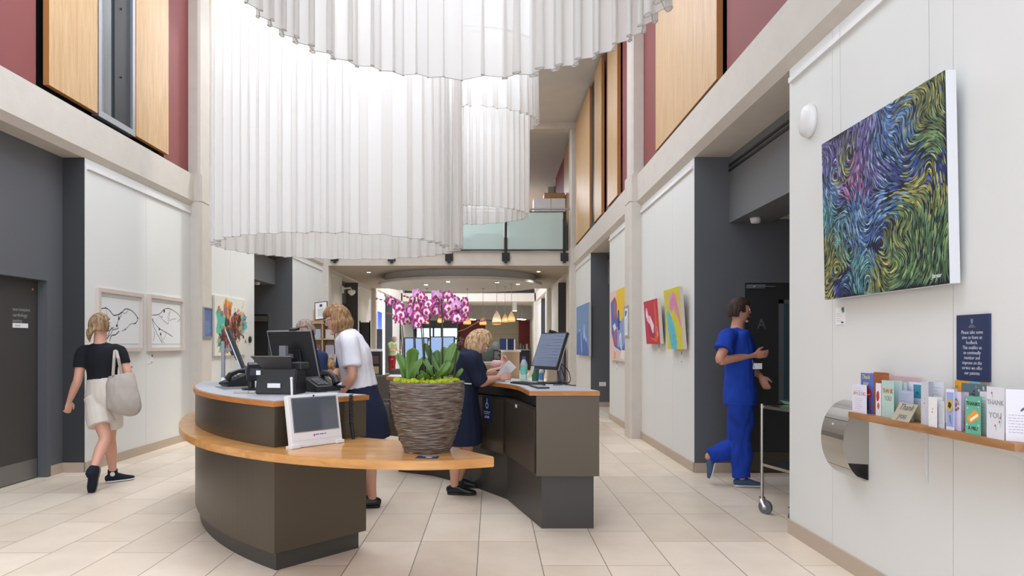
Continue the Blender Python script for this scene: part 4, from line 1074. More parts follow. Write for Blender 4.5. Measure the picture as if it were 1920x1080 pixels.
A.poly(P((.66, .04), (.9, .02), (.94, .14), (.74, .16)), srgb(232, 228, 222)); A.poly(P((.94, 1), (1, 1), (1, .7), (.96, .8)), srgb(180, 70, 60))
A.build('painted_surface', t, z)
t, A, z = canvas('painting', 'blue painting of pale flowing arcs, furthest along the right wall', RW(17.3, 1.106, 2.15), 2.2, 1.17, .05, base=srgb(104, 142, 194))
w, h = 2.2, 1.17
A.poly(P((0, 0), (.05, .42), (.3, .50), (.55, .35), (.8, .3), (1, .1), (1, 0)), srgb(66, 106, 178))
A.poly(P((.08, .0), (.12, .40), (.26, .50), (.42, .38), (.40, .0)), srgb(72, 112, 186)); A.poly(P((.36, .46), (.42, .44), (.5, .1), (.44, .0)), srgb(160, 190, 226))
for k in range(24): A.line([((.04+.04*k)*w, (.5+.03*math.sin(k))*h), ((.05+.04*k)*w, .75*h), ((.04+.04*k)*w, .98*h)], .05, srgb(110+k % 4*10, 146+k % 5*8, 200))
A.poly(P((.58, .30), (.63, .60), (.68, .62), (.72, .4), (.85, .30), (.8, .26), (.68, .36)), srgb(176, 202, 232)); A.poly(P((.2, .48), (.3, .54), (.36, .46), (.28, .5)), srgb(196, 214, 236))
A.build('painted_surface', t, z)
# colourful splash painting on the left wall
t, A, z = canvas('painting', 'white canvas with an explosive orange, purple and teal splash on the left wall', LW(10.88, 1.183), 1.42, .95, .035, base=srgb(226, 222, 210), edge=M_canvasw)
w, h = 1.42, .95; rnd = random.Random(9)
for cx, cy, rx, ry, c in ((.2, .5, .18, .26, (88, 186, 168)), (.85, .56, .16, .16, (90, 190, 180)), (.22, .26, .14, .2, (120, 180, 150))): A.blob(cx*w, cy*h, rx*w, ry*h, srgb(*c), n=26, j=.3)
for k in range(30): A.blob((.34+rnd.gauss(0, .09))*w, (.78+rnd.gauss(0, .07))*h, rnd.uniform(.03, .08)*h, rnd.uniform(.04, .1)*h, srgb(*rnd.choice([(238, 192, 52), (228, 150, 50), (196, 120, 80), (160, 110, 130)])), n=12, j=.4, seed=k)
for k in range(70):
    s = rnd.random(); A.blob((.26+.44*s+rnd.gauss(0, .06))*w, (.26+.34*s+rnd.gauss(0, .11))*h, rnd.uniform(.025, .075)*h, rnd.uniform(.03, .08)*h, srgb(*rnd.choice([(66, 40, 44), (96, 56, 52), (120, 70, 60), (84, 44, 64), (150, 84, 56)])), n=14, j=.45, seed=k)
for k in range(420):
    s = rnd.random(); cx = .22+.62*s+rnd.gauss(0, .08); cy = .22+.40*s+rnd.gauss(0, .13)
    if cx > .98 or cx < .03 or cy < .03 or cy > .95: continue
    c = rnd.choice([(226, 160, 40), (180, 96, 56), (90, 54, 52), (60, 44, 48), (140, 66, 110), (200, 130, 76), (150, 100, 70), (70, 50, 44), (232, 190, 60), (160, 100, 130)])
    if cy > .66: c = rnd.choice([(236, 190, 50), (226, 160, 60), (150, 110, 150), (190, 120, 110)])
    if cy < .18: c = rnd.choice([(230, 180, 60), (190, 130, 160), (216, 200, 60), (226, 150, 90)])
    A.z = rnd.uniform(.0006, .0016)
    if rnd.random() < .5: A.blob(cx*w, cy*h, rnd.uniform(.01, .05), rnd.uniform(.01, .04), srgb(*c), n=9, j=.4, seed=k)
    else:
        a = rnd.uniform(0, 6.3); l = rnd.uniform(.04, .14); A.line([(cx*w, cy*h), (cx*w+l*.5*math.cos(a), cy*h+l*.5*math.sin(a)), (cx*w+l*math.cos(a), cy*h+l*math.sin(a))], .014, srgb(*c))
for k in range(9):
    x = .2+.02*k; A.line([(x*w, .14*h), ((x-.01)*w, .08*h), ((x-.01)*w, rnd.uniform(.01, .05)*h)], .012, srgb(*rnd.choice([(220, 200, 50), (200, 140, 180), (230, 170, 60)])))
A.build('painted_surface', t, z)
# framed ink drawings
M_fr = mat('pale_frame_wood', srgb(208, 194, 184), .5); M_inkb = (0.02, .02, .022)
def drawing(label, y, wd, z0, ht, lines, dots):
    t = thing('framed_drawing', label, 'picture', mw=LW(y, z0), group=None)
    bm = B(); f = .045
    for a, b_, c, d in ((0, wd, 0, f), (0, wd, ht-f, ht), (0, f, f, ht-f), (wd-f, wd, f, ht-f)): box(bm, (a, c, 0), (b_, d, .045))
    new('frame', bm, M_fr, t)
    bm = B(); box(bm, (f, f, 0), (wd-f, ht-f, .02)); new('mount', bm, mat('mount_board', srgb(216, 216, 212), .7), t)
    A = Art(); m = f+.045; A.rect(m, m, wd-m, ht-m, srgb(226, 227, 225))
    for a, b_, c, d in ((m, m, wd-m, m), (m, ht-m, wd-m, ht-m)): A.line([(a, b_), (c, d)], .005, srgb(150, 150, 148), False)
    rnd = random.Random(1)
    for ln, w_ in lines:
        sp = spline([((m+(wd-2*m)*x), (m+(ht-2*m)*y_), 0) for x, y_ in ln], 6)
        A.line([(p.x+rnd.uniform(-.002, .002), p.y+rnd.uniform(-.002, .002)) for p in sp], w_, M_inkb, False)
        A.line([(p.x+rnd.uniform(-.006, .006), p.y+rnd.uniform(-.006, .006)) for p in sp], w_*.4, (.05, .05, .05), False)
    for x, y_, r in dots: A.blob(m+(wd-2*m)*x, m+(ht-2*m)*y_, r, r, M_inkb, n=12, j=.4)
    A.build('drawing', t, .0205)
drawing('framed ink drawing of a charging bull, left of the other drawing, behind the woman\'s head', 7.66, 1.0, 1.28, .71,
        [([(0, .74), (.12, .76), (.22, .70), (.32, .62), (.5, .68), (.62, .78), (.78, .76), (.92, .66), (.97, .58), (.93, .5), (.86, .46), (.92, .48)], .011),
         ([(.86, .46), (.78, .46), (.70, .40), (.6, .3), (.62, .34), (.52, .28)], .006), ([(.52, .66), (.46, .56), (.40, .44), (.42, .34), (.28, .3), (.22, .2), (.1, .1)], .008),
         ([(.3, .36), (.2, .28), (.16, .14), (.06, .06), (.0, .02)], .012), ([(.7, .76), (.6, .68), (.5, .7), (.42, .6)], .005), ([(.12, .74), (.14, .56), (.2, .4), (.3, .3)], .004), ([(.45, .28), (.35, .2), (.25, .18), (.2, .06)], .012)],
        [(.44, .56, .02), (.38, .4, .015), (.96, .6, .012), (.1, .76, .01)])
drawing('framed ink drawing of leaping animals, right of the other drawing, nearest the column', 8.80, 1.0, 1.28, .72,
        [([(.02, .60), (.1, .5), (.25, .38), (.5, .28), (.72, .18)], .008), ([(.02, .60), (.08, .40), (.2, .22), (.36, .02)], .008), ([(.3, .2), (.36, .10), (.42, .02)], .005),
         ([(.0, .68), (.25, .72), (.4, .84), (.56, .88), (.75, .84), (.93, .76), (1, .66), (.9, .56)], .007), ([(.25, .7), (.38, .58), (.5, .52), (.56, .5), (.56, .7), (.62, .8)], .005),
         ([(.62, .84), (.6, .6), (.7, .62), (.85, .64)], .004), ([(.5, .28), (.44, .18), (.4, .1)], .004), ([(.08, .3), (.1, .2), (.06, .08)], .006)],
        [(.42, .8, .02), (.26, .36, .016), (.3, .24, .02), (.35, .66, .01)])
def label_card(mw, label, w=.11, h=.105, blot=True):
    t = thing('exhibit_label', label, 'label', mw=mw)
    bm = B(); box(bm, (0, 0, 0), (w, h, .005)); new('label_card', bm, M_paper, t)
    A = Art()
    for k in range(4): A.rect(.012, h*.62-k*h*.13, .012+w*(.55 if k % 2 else .4), h*.62-k*h*.13+.002, srgb(170, 170, 175))
    if blot: A.poly([(w*.68, h), (w, h), (w, h*.72), (w*.8, h*.68)], srgb(70, 150, 80)); A.poly([(w*.78, h), (w, h), (w, h*.84)], srgb(190, 60, 60)); A.poly([(w*.66, h*.9), (w*.8, h*.95), (w*.8, h*.74)], srgb(60, 60, 140))
    A.rect(w*.66, h*.08, w*.9, h*.17, srgb(50, 50, 56))
    A.build('print', t, .0052)
label_card(RW(4.38, 1.49), 'small white exhibit label below the large swirling painting')
label_card(RW(9.10, 1.235), 'small white exhibit label below the red canvas', .12, .12)
label_card(RW(8.03, 1.155), 'small white exhibit label below the yellow canvas', .12, .13)
label_card(RW(12.2, .93), 'small white exhibit label below the tall abstract painting', .2, .13)
label_card(LW(8.82, 1.125), 'small white exhibit label below the two framed drawings', .14, .11)
# framed notices on the columns
for nm, mw, lab in (('right', frame_mw((1.99, 10.43, 1.48), (0, -1, 0), (0, 0, 1), (-1, 0, 0)), 'slim silver framed notice on the inner face of the right column'),
                    ('left', frame_mw((-4.19, 10.13, 1.46), (0, 1, 0), (0, 0, 1), (1, 0, 0)), 'blue framed notice on the inner face of the left column')):
    t = thing('framed_notice', lab, 'notice', mw=mw)
    bm = B()
    for a, b_, c, d in ((0, .32, 0, .02), (0, .32, .43, .45), (0, .02, .02, .43), (.30, .32, .02, .43)): box(bm, (a, c, 0), (b_, d, .02))
    new('frame', bm, M_alu, t)
    A = Art(); A.rect(.02, .02, .30, .43, srgb(226, 228, 230) if nm == 'right' else srgb(98, 116, 160))
    if nm == 'right': A.rect(.05, .30, .14, .38, srgb(90, 120, 90)); A.rect(.12, .33, .18, .38, srgb(70, 90, 150))
    for k in range(7): A.rect(.06, .24-k*.028, .22+(k % 3)*.02, .244-k*.028, srgb(170, 172, 178) if nm == 'right' else srgb(180, 190, 220))
    A.build('print', t, .010)

# ================================================================ right wall fittings
t = thing('wall_alarm', 'white rounded wall sounder at the top left of the large painting', 'alarm', mw=RW(4.73, 2.88))
bm = B(); prof = [(.0, 0), (.11, 0), (.112, .02), (.10, .045), (.07, .06), (.0, .066)]
lathe(bm, prof[1:], 36);
for v in bm.verts: v.co.x *= .92*(1-.12*(abs(v.co.y)/.11)**4); v.co.y *= 1.02
new('sounder_body', bm, M_white, t, True)
bm = B(); box(bm, (-.07, -.08, -.001), (.07, .08, .012)); new('back_plate', bm, M_white, t)

t = thing('feedback_sign', 'navy sign asking for feedback, right of the large painting above the card shelf', 'sign', mw=RW(3.23, 1.205))
bm = B(); box(bm, (0, 0, 0), (.21, .297, .012), bevel=.001); new('sign_board', bm, [M_navyp], t)
lettering(t, 'Please take some\ntime to leave us\nfeedback.\nThis enables us\nto continually\nmonitor and\nimprove on the\nservice we offer\nour patients', .0238, .105, .210, .0122, M_ink, line=.96, sx=.86, thin=.0005)
bm = B(); faint_lines(bm, [(.09, .12, .247), (.083, .127, .240)], .0121, .004); new('crest_text', bm, mat('sign_gold', srgb(176, 160, 120), .5), t)
bm = B(); prism(bm, [(.097, .262), (.105, .254), (.113, .262), (.113, .276), (.109, .279), (.105, .274), (.101, .279), (.097, .276)], .0122, .0128); prism(bm, [(.1, .265), (.105, .259), (.11, .265), (.11, .271), (.1, .271)], .0128, .0134); new('crest', bm, mat('crest_blue', srgb(110, 124, 160), .5), t)

# steel suggestion box with rounded lid
t = thing('suggestion_box', 'brushed steel wall box with a rounded front, under the left end of the card shelf', 'box', (2.16, 4.13, .59))
prof = []
for k in range(25):
    a = PI*(.5+.96*k/24); prof.append((-.0+.150*math.cos(a)*1.0, .215+.225*math.sin(a)))
bm = B(); n = len(prof)
ins = [(x*.975, .215+(z-.215)*.975) for x, z in prof]
ring = prof+ins[::-1]
A_ = [bm.verts.new((min(x, -.001), -.135, z)) for x, z in ring]; D_ = [bm.verts.new((min(x, -.001), .135, z)) for x, z in ring]
m = len(ring)
fs = [bm.faces.new((A_[i], A_[(i+1) % m], D_[(i+1) % m], D_[i])) for i in range(m)]
for X_ in (A_, D_):
    for i in range(n-1): fs.append(bm.faces.new((X_[i], X_[i+1], X_[m-2-i], X_[m-1-i])))
bmesh.ops.recalc_face_normals(bm, faces=fs); new('rounded_cover', bm, M_steel, t)
for y in (-.130, .126):
    bm = B(); pts = [(min(x, -.001), z) for x, z in ins if z > .09]; pts.append((-.001, .09))
    A_ = [bm.verts.new((x, y, z)) for x, z in pts]; D_ = [bm.verts.new((x, y+.004, z)) for x, z in pts]
    fs = [bm.faces.new(A_), bm.faces.new(D_[::-1])]+[bm.faces.new((A_[i], A_[(i+1) % len(pts)], D_[(i+1) % len(pts)], D_[i])) for i in range(len(pts))]
    bmesh.ops.recalc_face_normals(bm, faces=fs); new('end_plate', bm, mat('steel_satin', srgb(176, 172, 164), .45, metal=.85), t)
bm = B(); box(bm, (-.008, -.126, .0), (-.001, .126, .10)); box(bm, (-.12, -.126, .09), (-.001, .126, .094)); new('back_plate', bm, M_blackm, t)
bm = B()
for zc in (.335, .06):
    a = math.acos(max(-1, min(1, 0)));
    x = -.150*math.sqrt(max(0, 1-((zc-.215)/.225)**2)); box(bm, (x-.0012, -.1355, zc), (x+.002, .1355, zc+.003))
new('lid_seam', bm, M_black, t)
bm = B(); x = -.150*math.sqrt(1-((.305-.215)/.225)**2); tube(bm, [(x+.004, .02, .305), (x-.004, .02, .307)], .009, 14); new('lock', bm, M_chrome, t)

# oak shelf
SZ = .995
t = thing('wall_shelf', 'narrow oak shelf crowded with greetings cards on the near right wall', 'shelf', (0, 0, SZ))
bm = B(); prism(bm, [(1.98, 3.88), (2.158, 3.88), (2.158, 2.56), (2.06, 2.58), (1.98, 2.645)], -.033, 0); new('shelf_board', bm, M_shelf, t)
for y in (3.46, 2.80):
    bm = B(); A_ = [bm.verts.new(p) for p in ((2.0, y-.003, -.034), (2.158, y-.003, -.034), (2.158, y-.003, -.32), (2.15, y-.003, -.32), (2.135, y-.003, -.09))]; D_ = [bm.verts.new(v.co+V((0, .006, 0))) for v in A_]
    fs = [bm.faces.new(A_), bm.faces.new(D_[::-1])]+[bm.faces.new((A_[i], A_[(i+1) % 5], D_[(i+1) % 5], D_[i])) for i in range(5)]; bmesh.ops.recalc_face_normals(bm, faces=fs)
    new('bracket', bm, mat('white_metal', srgb(214, 214, 212), .4), t)

# greetings cards -----------------------------------------------------------
def scribble(A, x0, y0, w, n, dy, col, rnd, th=.0011):
    for k in range(n):
        x = x0; y = y0-k*dy; e = x0+w*rnd.uniform(.55, 1)
        while x < e:
            l = rnd.uniform(.004, .012); A.z = .0004; A.rect(x, y, min(x+l, e), y+th, col); x += l+.003
def card(label, px0, px1, top, X, col, hinge=1, ang=.42, art=None, back=True, group='greetings cards on the oak shelf', hz=None):
    """card standing on the shelf; px0/px1 are its left and right edges in the photograph, top its height in m"""
    y0 = F*X/(px0-VX); y1 = F*X/(px1-VX); w = y0-y1; h = top
    t = thing('greetings_card', label, 'card', mw=RW(y0, SZ+.0005, X), group=group)
    bm = B(); box(bm, (0, 0, -.0008), (w, h, 0))
    if back:
        hx = w if hinge > 0 else 0; dx = -math.cos(ang)*w*(1 if hinge > 0 else -1); dz = -math.sin(ang)*w
        dz = max(dz, -(2.155-X)+.001) 
        a = (hx, 0, -.0004); q = [bm.verts.new(p) for p in ((hx, 0, -.0008), (hx+dx, 0, dz), (hx+dx, h, dz), (hx, h, -.0008), (hx, 0, -.0016), (hx+dx, 0, dz-.0008), (hx+dx, h, dz-.0008), (hx, h, -.0016))]
        fs = [bm.faces.new([q[i] for i in f]) for f in ((0, 1, 2, 3), (7, 6, 5, 4), (0, 4, 5, 1), (3, 2, 6, 7), (1, 5, 6, 2))]; bmesh.ops.recalc_face_normals(bm, faces=fs)
    new('card_fold', bm, mat('card_%d_%d_%d' % col, srgb(*col), .6), t)
    A = Art(); A.z = .0002
    if art: art(A, w, h, t)
    if A.v: A.build('print', t, .0002)
    return t
rc = random.Random(4)
GREY = srgb(110, 110, 124)
def a_amazing(A, w, h, t):
    scribble(A, w*.15, h*.86, w*.7, 2, .012, GREY, rc); scribble(A, w*.2, h*.5, w*.6, 6, .011, GREY, rc)
    cs = [(230, 120, 120), (120, 190, 120), (240, 180, 80), (110, 160, 220), (90, 190, 190), (200, 120, 200), (230, 120, 100)]
    for i, (ch, c) in enumerate(zip('AMAZING', cs)): lettering(t, ch, w*.19, w*(.14+.12*i), h*.62, .0005, mat('ink_%d%d' % (c[0], c[1]), srgb(*c), .6))
def a_lips(A, w, h, t):
    A.blob(w*.62, h*.5, w*.26, h*.13, srgb(206, 50, 46), j=.1); A.poly([(w*.5, h*.46), (w*.8, h*.5), (w*.62, h*.44)], srgb(240, 236, 236)); A.poly([(w*.5, h*.36), (w*.62, h*.36), (w*.6, h*.08), (w*.5, h*.08)], srgb(36, 40, 90))
    A.poly([(w*.74, h*.3), (w*.82, h*.3), (w*.86, h*.06), (w*.74, h*.1)], srgb(220, 90, 60)); lettering(t, 'Thank\nyou', w*.26, w*.4, h*.85, .0005, mat('ink_lemon', srgb(220, 210, 120), .6), shear=.2)
def a_ty(A, w, h, t):
    for i, (ch, c) in enumerate(zip('THANKYOU', [(220, 120, 60), (190, 90, 70), (90, 140, 110), (220, 130, 70), (180, 80, 60), (220, 150, 60), (80, 150, 140), (200, 90, 60)])):
        x = w*(.16+.17*i) if i < 5 else w*(.3+.2*(i-5)); lettering(t, ch, w*.3, x, h*(.66 if i < 5 else .46), .0005, mat('ink_%d%d' % (c[0], c[1]), srgb(*c), .6))
    for k in range(22): A.z = .0003; A.blob(rc.uniform(.05, .95)*w, rc.uniform(.03, .97)*h, .0012, .0012, srgb(90, 110, 120), n=6)
def a_pad(A, w, h, t): scribble(A, w*.12, h*.86, w*.76, 10, h*.075, GREY, rc)
def a_sun(A, w, h, t):
    A.rect(w*.06, h*.08, w*.94, h*.92, srgb(150, 166, 220))
    for k in range(16):
        a = 2*PI*k/16; A.poly([(w*.5, h*.6), (w*.5+w*.38*math.cos(a-.16), h*.6+w*.52*math.sin(a-.16)), (w*.5+w*.44*math.cos(a), h*.6+w*.62*math.sin(a)), (w*.5+w*.38*math.cos(a+.16), h*.6+w*.52*math.sin(a+.16))], srgb(214, 184, 70))
    A.blob(w*.5, h*.6, w*.2, w*.26, srgb(70, 50, 40)); A.poly([(w*.4, h*.36), (w*.6, h*.36), (w*.66, h*.14), (w*.5, h*.2)], srgb(120, 150, 110))
def a_mil(A, w, h, t):
    lettering(t, 'THANKS', w*.23, w*.5, h*.76, .0006, mat('ink_dark', srgb(40, 56, 56), .6)); lettering(t, 'A MIL!', w*.23, w*.5, h*.12, .0006, MATS['ink_dark'])
    A.poly([(w*.12, h*.42), (w*.62, h*.66), (w*.9, h*.55), (w*.9, h*.46), (w*.38, h*.28), (w*.14, h*.36)], srgb(232, 158, 52))
    A.poly([(w*.3, h*.40), (w*.8, h*.56), (w*.84, h*.5), (w*.36, h*.33)], srgb(250, 236, 210))
    for x, y in ((.15, .68), (.85, .74), (.12, .24), (.86, .26), (.9, .88), (.1, .9)): A.blob(x*w, y*h, .004, .004, srgb(200, 232, 216), n=5)
def a_sketch(A, w, h, t):
    lettering(t, 'THANK', w*.28, w*.5, h*.66, .0005, mat('ink_pencil', srgb(150, 148, 150), .6)); lettering(t, 'YOU', w*.34, w*.5, h*.40, .0005, MATS['ink_pencil'])
    for x, y, c in ((.3, .88, (170, 90, 90)), (.8, .42, (190, 80, 80)), (.5, .26, (200, 100, 90)), (.75, .34, (100, 130, 120))): A.blob(x*w, y*h, .004, .005, srgb(*c), n=7); A.line([(x*w, y*h), ((x+.05)*w, (y-.06)*h), ((x+.04)*w, (y-.1)*h)], .001, srgb(120, 120, 110), False)
def a_note(A, w, h, t): scribble(A, w*.06, h*.5, w*.85, 7, h*.055, srgb(70, 66, 80), rc); A.blob(w*.35, h*.62, .004, .01, srgb(90, 90, 120), n=7, rot=-.6)
def a_flowers(A, w, h, t):
    for k in range(9): A.blob(rc.uniform(.2, .8)*w, rc.uniform(.4, .8)*h, .006, .006, srgb(*rc.choice([(170, 120, 110), (190, 160, 120), (140, 110, 110)])), n=8)
def a_dots(A, w, h, t):
    for k in range(50): A.z = .0003; A.blob(rc.uniform(.08, .92)*w, rc.uniform(.04, .96)*h, .0009, .0009, GREY, n=5)
    A.blob(w*.45, h*.5, .004, .005, srgb(200, 120, 110), n=7); A.blob(w*.5, h*.6, .003, .004, srgb(190, 170, 90), n=7)
def a_teal(A, w, h, t): A.rect(w*.4, h*.58, w*.98, h*.94, srgb(66, 150, 170)); A.blob(w*.7, h*.72, .01, .008, srgb(40, 120, 140))
def a_ob(A, w, h, t):
    A.rect(0, 0, w*.6, h, srgb(232, 160, 40)); A.rect(w*.6, 0, w, h, srgb(110, 176, 206)); A.blob(w*.35, h*.9, .006, .006, srgb(250, 240, 200)); A.blob(w*.9, h*.9, .006, .006, srgb(232, 170, 70)); A.blob(w*.1, h*.86, .008, .006, srgb(80, 150, 150))
def a_pic(A, w, h, t): A.rect(0, h*.5, w, h, srgb(96, 120, 128)); [A.blob(rc.uniform(.4, .98)*w, rc.uniform(.6, .95)*h, .006, .006, srgb(*rc.choice([(200, 210, 210), (60, 70, 76), (190, 120, 110)])), n=7) for _ in range(12)]
def a_scal(A, w, h, t): [A.blob((k+.5)*w/12, h, w/26, w/26, srgb(190, 110, 62), n=8, j=0) for k in range(12)]
def a_red(A, w, h, t): A.blob(w*.4, h*.6, w*.3, h*.16, srgb(180, 60, 60)); A.blob(w*.5, h*.3, w*.2, h*.1, srgb(200, 90, 80))
card('white card with small rainbow lettering, leftmost on the shelf', 1598, 1625, .155, 2.0, (226, 222, 234), 1, .5, a_amazing)
card('tall blue card with red lips and yellow writing, second from the left end', 1614, 1638, .216, 2.045, (96, 116, 190), 1, .4, a_lips)
card('orange card with a scalloped edge standing against the wall at the left', 1638, 1667, .216, 2.125, (190, 112, 66), 1, .1, a_scal, False)
card('narrow white card with a red figure, left of the pale green card', 1642, 1652, .17, 2.02, (226, 222, 224), 1, .9, a_red)
card('pale green card with coloured THANK YOU capitals', 1653, 1676, .188, 2.02, (178, 204, 194), -1, .45, a_ty)
card('pale blue open card with faint writing, right of the green card', 1677, 1701, .182, 2.075, (190, 204, 210), 1, .3, a_pad)
card('wide pink card standing furthest back against the wall', 1672, 1727, .205, 2.14, (216, 180, 178), 1, .1, None, False)
card('white card with a teal square in its corner', 1703, 1728, .185, 2.10, (226, 228, 238), 1, .2, a_teal)
card('translucent lilac-grey card in front of the teal-cornered card', 1685, 1713, .145, 2.045, (176, 184, 208), 1, .35, a_pad)
card('tall pale grey card with a faint pattern, right of the tent card', 1727, 1741, .20, 2.01, (196, 198, 204), 1, .9, a_dots)
card('white card covered in handwriting above the small dotted card', 1742, 1770, .20, 2.06, (216, 218, 224), 1, .3, a_pad)
card('small narrow white dotted card at the shelf edge', 1741, 1757, .135, 1.992, (230, 228, 226), -1, .5, a_dots)
card('small pale grey lined card left of the sunflower card', 1759, 1771, .12, 2.0, (200, 204, 208), 1, .4, a_pad)
card('card with a sunflower on a blue ground', 1774, 1789, .178, 2.0, (224, 224, 238), 1, .8, a_sun)
card('lilac-white card with a small brown flower, right of the sunflower card', 1789, 1802, .168, 2.015, (214, 208, 228), 1, .8, a_flowers)
card('orange and light blue card sticking up under the navy sign', 1790, 1838, .208, 2.13, (232, 160, 40), 1, .1, a_ob, False)
card('dusty pink card with handwriting, left of the teal THANKS A MIL card', 1803, 1816, .165, 2.06, (206, 192, 204), 1, .4, a_pad)
card('teal card reading THANKS A MIL! with an orange envelope shape', 1810, 1839, .158, 1.99, (104, 176, 148), 1, .5, a_mil)
card('card with a grey-blue picture along its top edge, against the wall', 1803, 1850, .20, 2.12, (150, 164, 168), 1, .1, a_pic, False)
card('white card full of bold handwriting, right of the teal card', 1837, 1850, .178, 2.03, (224, 222, 224), -1, .5, a_pad)
card('tall white card with sketched THANK YOU letters and red flowers', 1850, 1883, .205, 1.985, (216, 216, 220), 1, .0001, a_sketch, False)
t = thing('greetings_card', 'white open card with dark handwriting, rightmost on the shelf', 'card', mw=frame_mw((1.987, 2.715, SZ+.0005), V((.13, -.115, 0)), (0, 0, 1), V((.115, .13, 0)).cross(V((0, 0, 1))).cross(V((0, 0, 1)))), group='greetings cards on the oak shelf')
t.matrix_world = frame_mw((1.99, 2.705, SZ+.0005), (.70, -.71, 0), (0, 0, 1), (-.71, -.70, 0))
bm = B(); box(bm, (0, 0, -.0008), (.15, .2, 0)); new('card_fold', bm, mat('card_224_222_228', srgb(224, 222, 228), .6), t)
A = Art(); A.z = .0002; a_note(A, .15, .2, t); A.build('print', t, .0002)
# tent card lying low
t = thing('greetings_card', 'cream tent-folded card leaning low on the shelf edge', 'card', (2.03, 3.40, SZ+.0005), group='greetings cards on the oak shelf')
bm = B(); pts = [(-.045, .075, 0), (-.045, -.075, 0), (.0, -.075, .085), (.0, .075, .085), (.05, .075, 0), (.05, -.075, 0)]
q = [bm.verts.new(p) for p in pts]; bm.faces.new((q[0], q[1], q[2], q[3])); bm.faces.new((q[3], q[2], q[5], q[4])); bmesh.ops.solidify(bm, geom=bm.faces[:], thickness=.0008); new('card_fold', bm, mat('card_cream', srgb(226, 218, 190), .6), t)
bm = B(); text_bm(bm, 'Thank\nyou', .045, 0, .012, .0004, shear=.25)
o = new('lettering', bm, mat('ink_grey', srgb(110, 110, 120), .6), t); o.matrix_local = frame_mw((-.0235, 0, .0425), (0, -1, 0), (.4679, 0, .8838), (-.8838, 0, .4679))

# other fixtures
def detector(label, x, y, z, kind=0):
    t = thing('smoke_detector', label, 'smoke detector', (x, y, z))
    bm = B(); lathe(bm, [(.03, -.055), (.045, -.05), (.05, -.03), (.055, -.012), (.055, 0)][::1] if kind == 0 else [(.03, -.10), (.04, -.09), (.05, -.05), (.065, -.03), (.07, 0)], 24)
    new('detector_body', bm, M_white, t, True)
detector('white smoke detector under the grey bulkhead above door A', 2.70, 7.15, 2.66)
detector('white sensor under the grey bulkhead, beside the near white wall', 2.66, 6.05, 2.66, 1)
detector('white smoke detector under the far left bulkhead', -4.9, 14.6, 2.66)
t = thing('security_camera', 'white dome security camera on an arm high on the left, below the gallery', 'camera', (-4.30, 20.2, 2.92))
bm = B(); box(bm, (-.04, -.05, -.08), (.02, .05, .12)); tube(bm, [(0, 0, .05), (.22, 0, .07), (.25, 0, .02)], .025, 8); new('wall_arm', bm, M_white, t)
bm = B(); lathe(bm, [(.05, 0), (.11, -.02), (.11, -.09), (.08, -.12), (.05, -.15), (.02, -.17)], 20, (.25, 0, .02)); new('camera_dome', bm, M_white, t, True)
t = thing('power_socket', 'white double socket low on the dark wall of the far right recess', 'socket', mw=frame_mw((2.34, 15.236, .45), (1, 0, 0), (0, 0, 1), (0, -1, 0)))
bm = B(); box(bm, (0, 0, 0), (.15, .09, .012), bevel=.003); new('socket_plate', bm, M_white, t)
bm = B(); box(bm, (.035, .055, .012), (.045, .065, .014)); box(bm, (.105, .055, .012), (.115, .065, .014)); new('switch', bm, M_white, t)
t = thing('door_button', 'round grey door release button on the left wall by the dark recess', 'button', mw=LW(12.55, 1.45))
bm = B(); lathe(bm, [(.06, 0), (.06, .02), (.03, .03)], 20); new('button_plate', bm, M_blackm, t)
# trolley
t = thing('steel_trolley', 'stainless steel two-shelf trolley standing in the right recess', 'trolley', (2.19, 5.66, 0), 0)
u = V((.085, -.36, 0)); v_ = V((.70, .15, 0))
def tp_(a, b_, z): return u*a+v_*b_+V((0, 0, z))
for a, b_ in ((0, 0), (1, 0), (0, 1), (1, 1)):
    bm = B(); tube(bm, [tp_(a, b_, .10), tp_(a, b_, .885)], .0125, 12); lg = new('leg', bm, M_steel, t)
    bm = B(); c = tp_(a, b_, .055)+V((.02, -.02, 0)); n_ = V((.8, .6, 0)).normalized()
    tube(bm, [c-n_*.014, c+n_*.014], .055, 22); new('castor_wheel', bm, mat('wheel_grey', srgb(96, 100, 106), .5), lg)
    bm = B(); tube(bm, [c-n_*.020, c-n_*.0145], .022, 12); tube(bm, [c+n_*.0145, c+n_*.020], .022, 12)
    for s in (-1, 1): tube(bm, [c+n_*.02*s, tp_(a, b_, .115)+n_*.02*s], [.012, .016], 6)
    tube(bm, [tp_(a, b_, .095), tp_(a, b_, .13)], .026, 14); new('castor_fork', bm, M_steel, lg)
for z, nm in ((.872, 'top_shelf'), (.405, 'lower_shelf')):
    bm = B(); q = [tp_(0, 0, 0), tp_(1, 0, 0), tp_(1, 1, 0), tp_(0, 1, 0)]; prism(bm, [(p.x, p.y) for p in q], z-.022, z); new(nm, bm, M_steel, t)
t = thing('paper_tray_liner', 'pale green tray liner on the trolley top, at its inner edge', 'liner', (2.62, 5.72, .8735), .2)
bm = B(); q = [bm.verts.new(p) for p in ((-.18, -.1, 0), (.15, -.1, 0), (.15, .1, .0), (-.18, .1, 0), (-.24, -.08, .03), (-.24, .08, .035))]; bm.faces.new(q[:4]); bm.faces.new((q[0], q[3], q[5], q[4])); bmesh.ops.solidify(bm, geom=bm.faces[:], thickness=.002); new('liner_sheet', bm, mat('mint', srgb(150, 200, 176), .6), t)
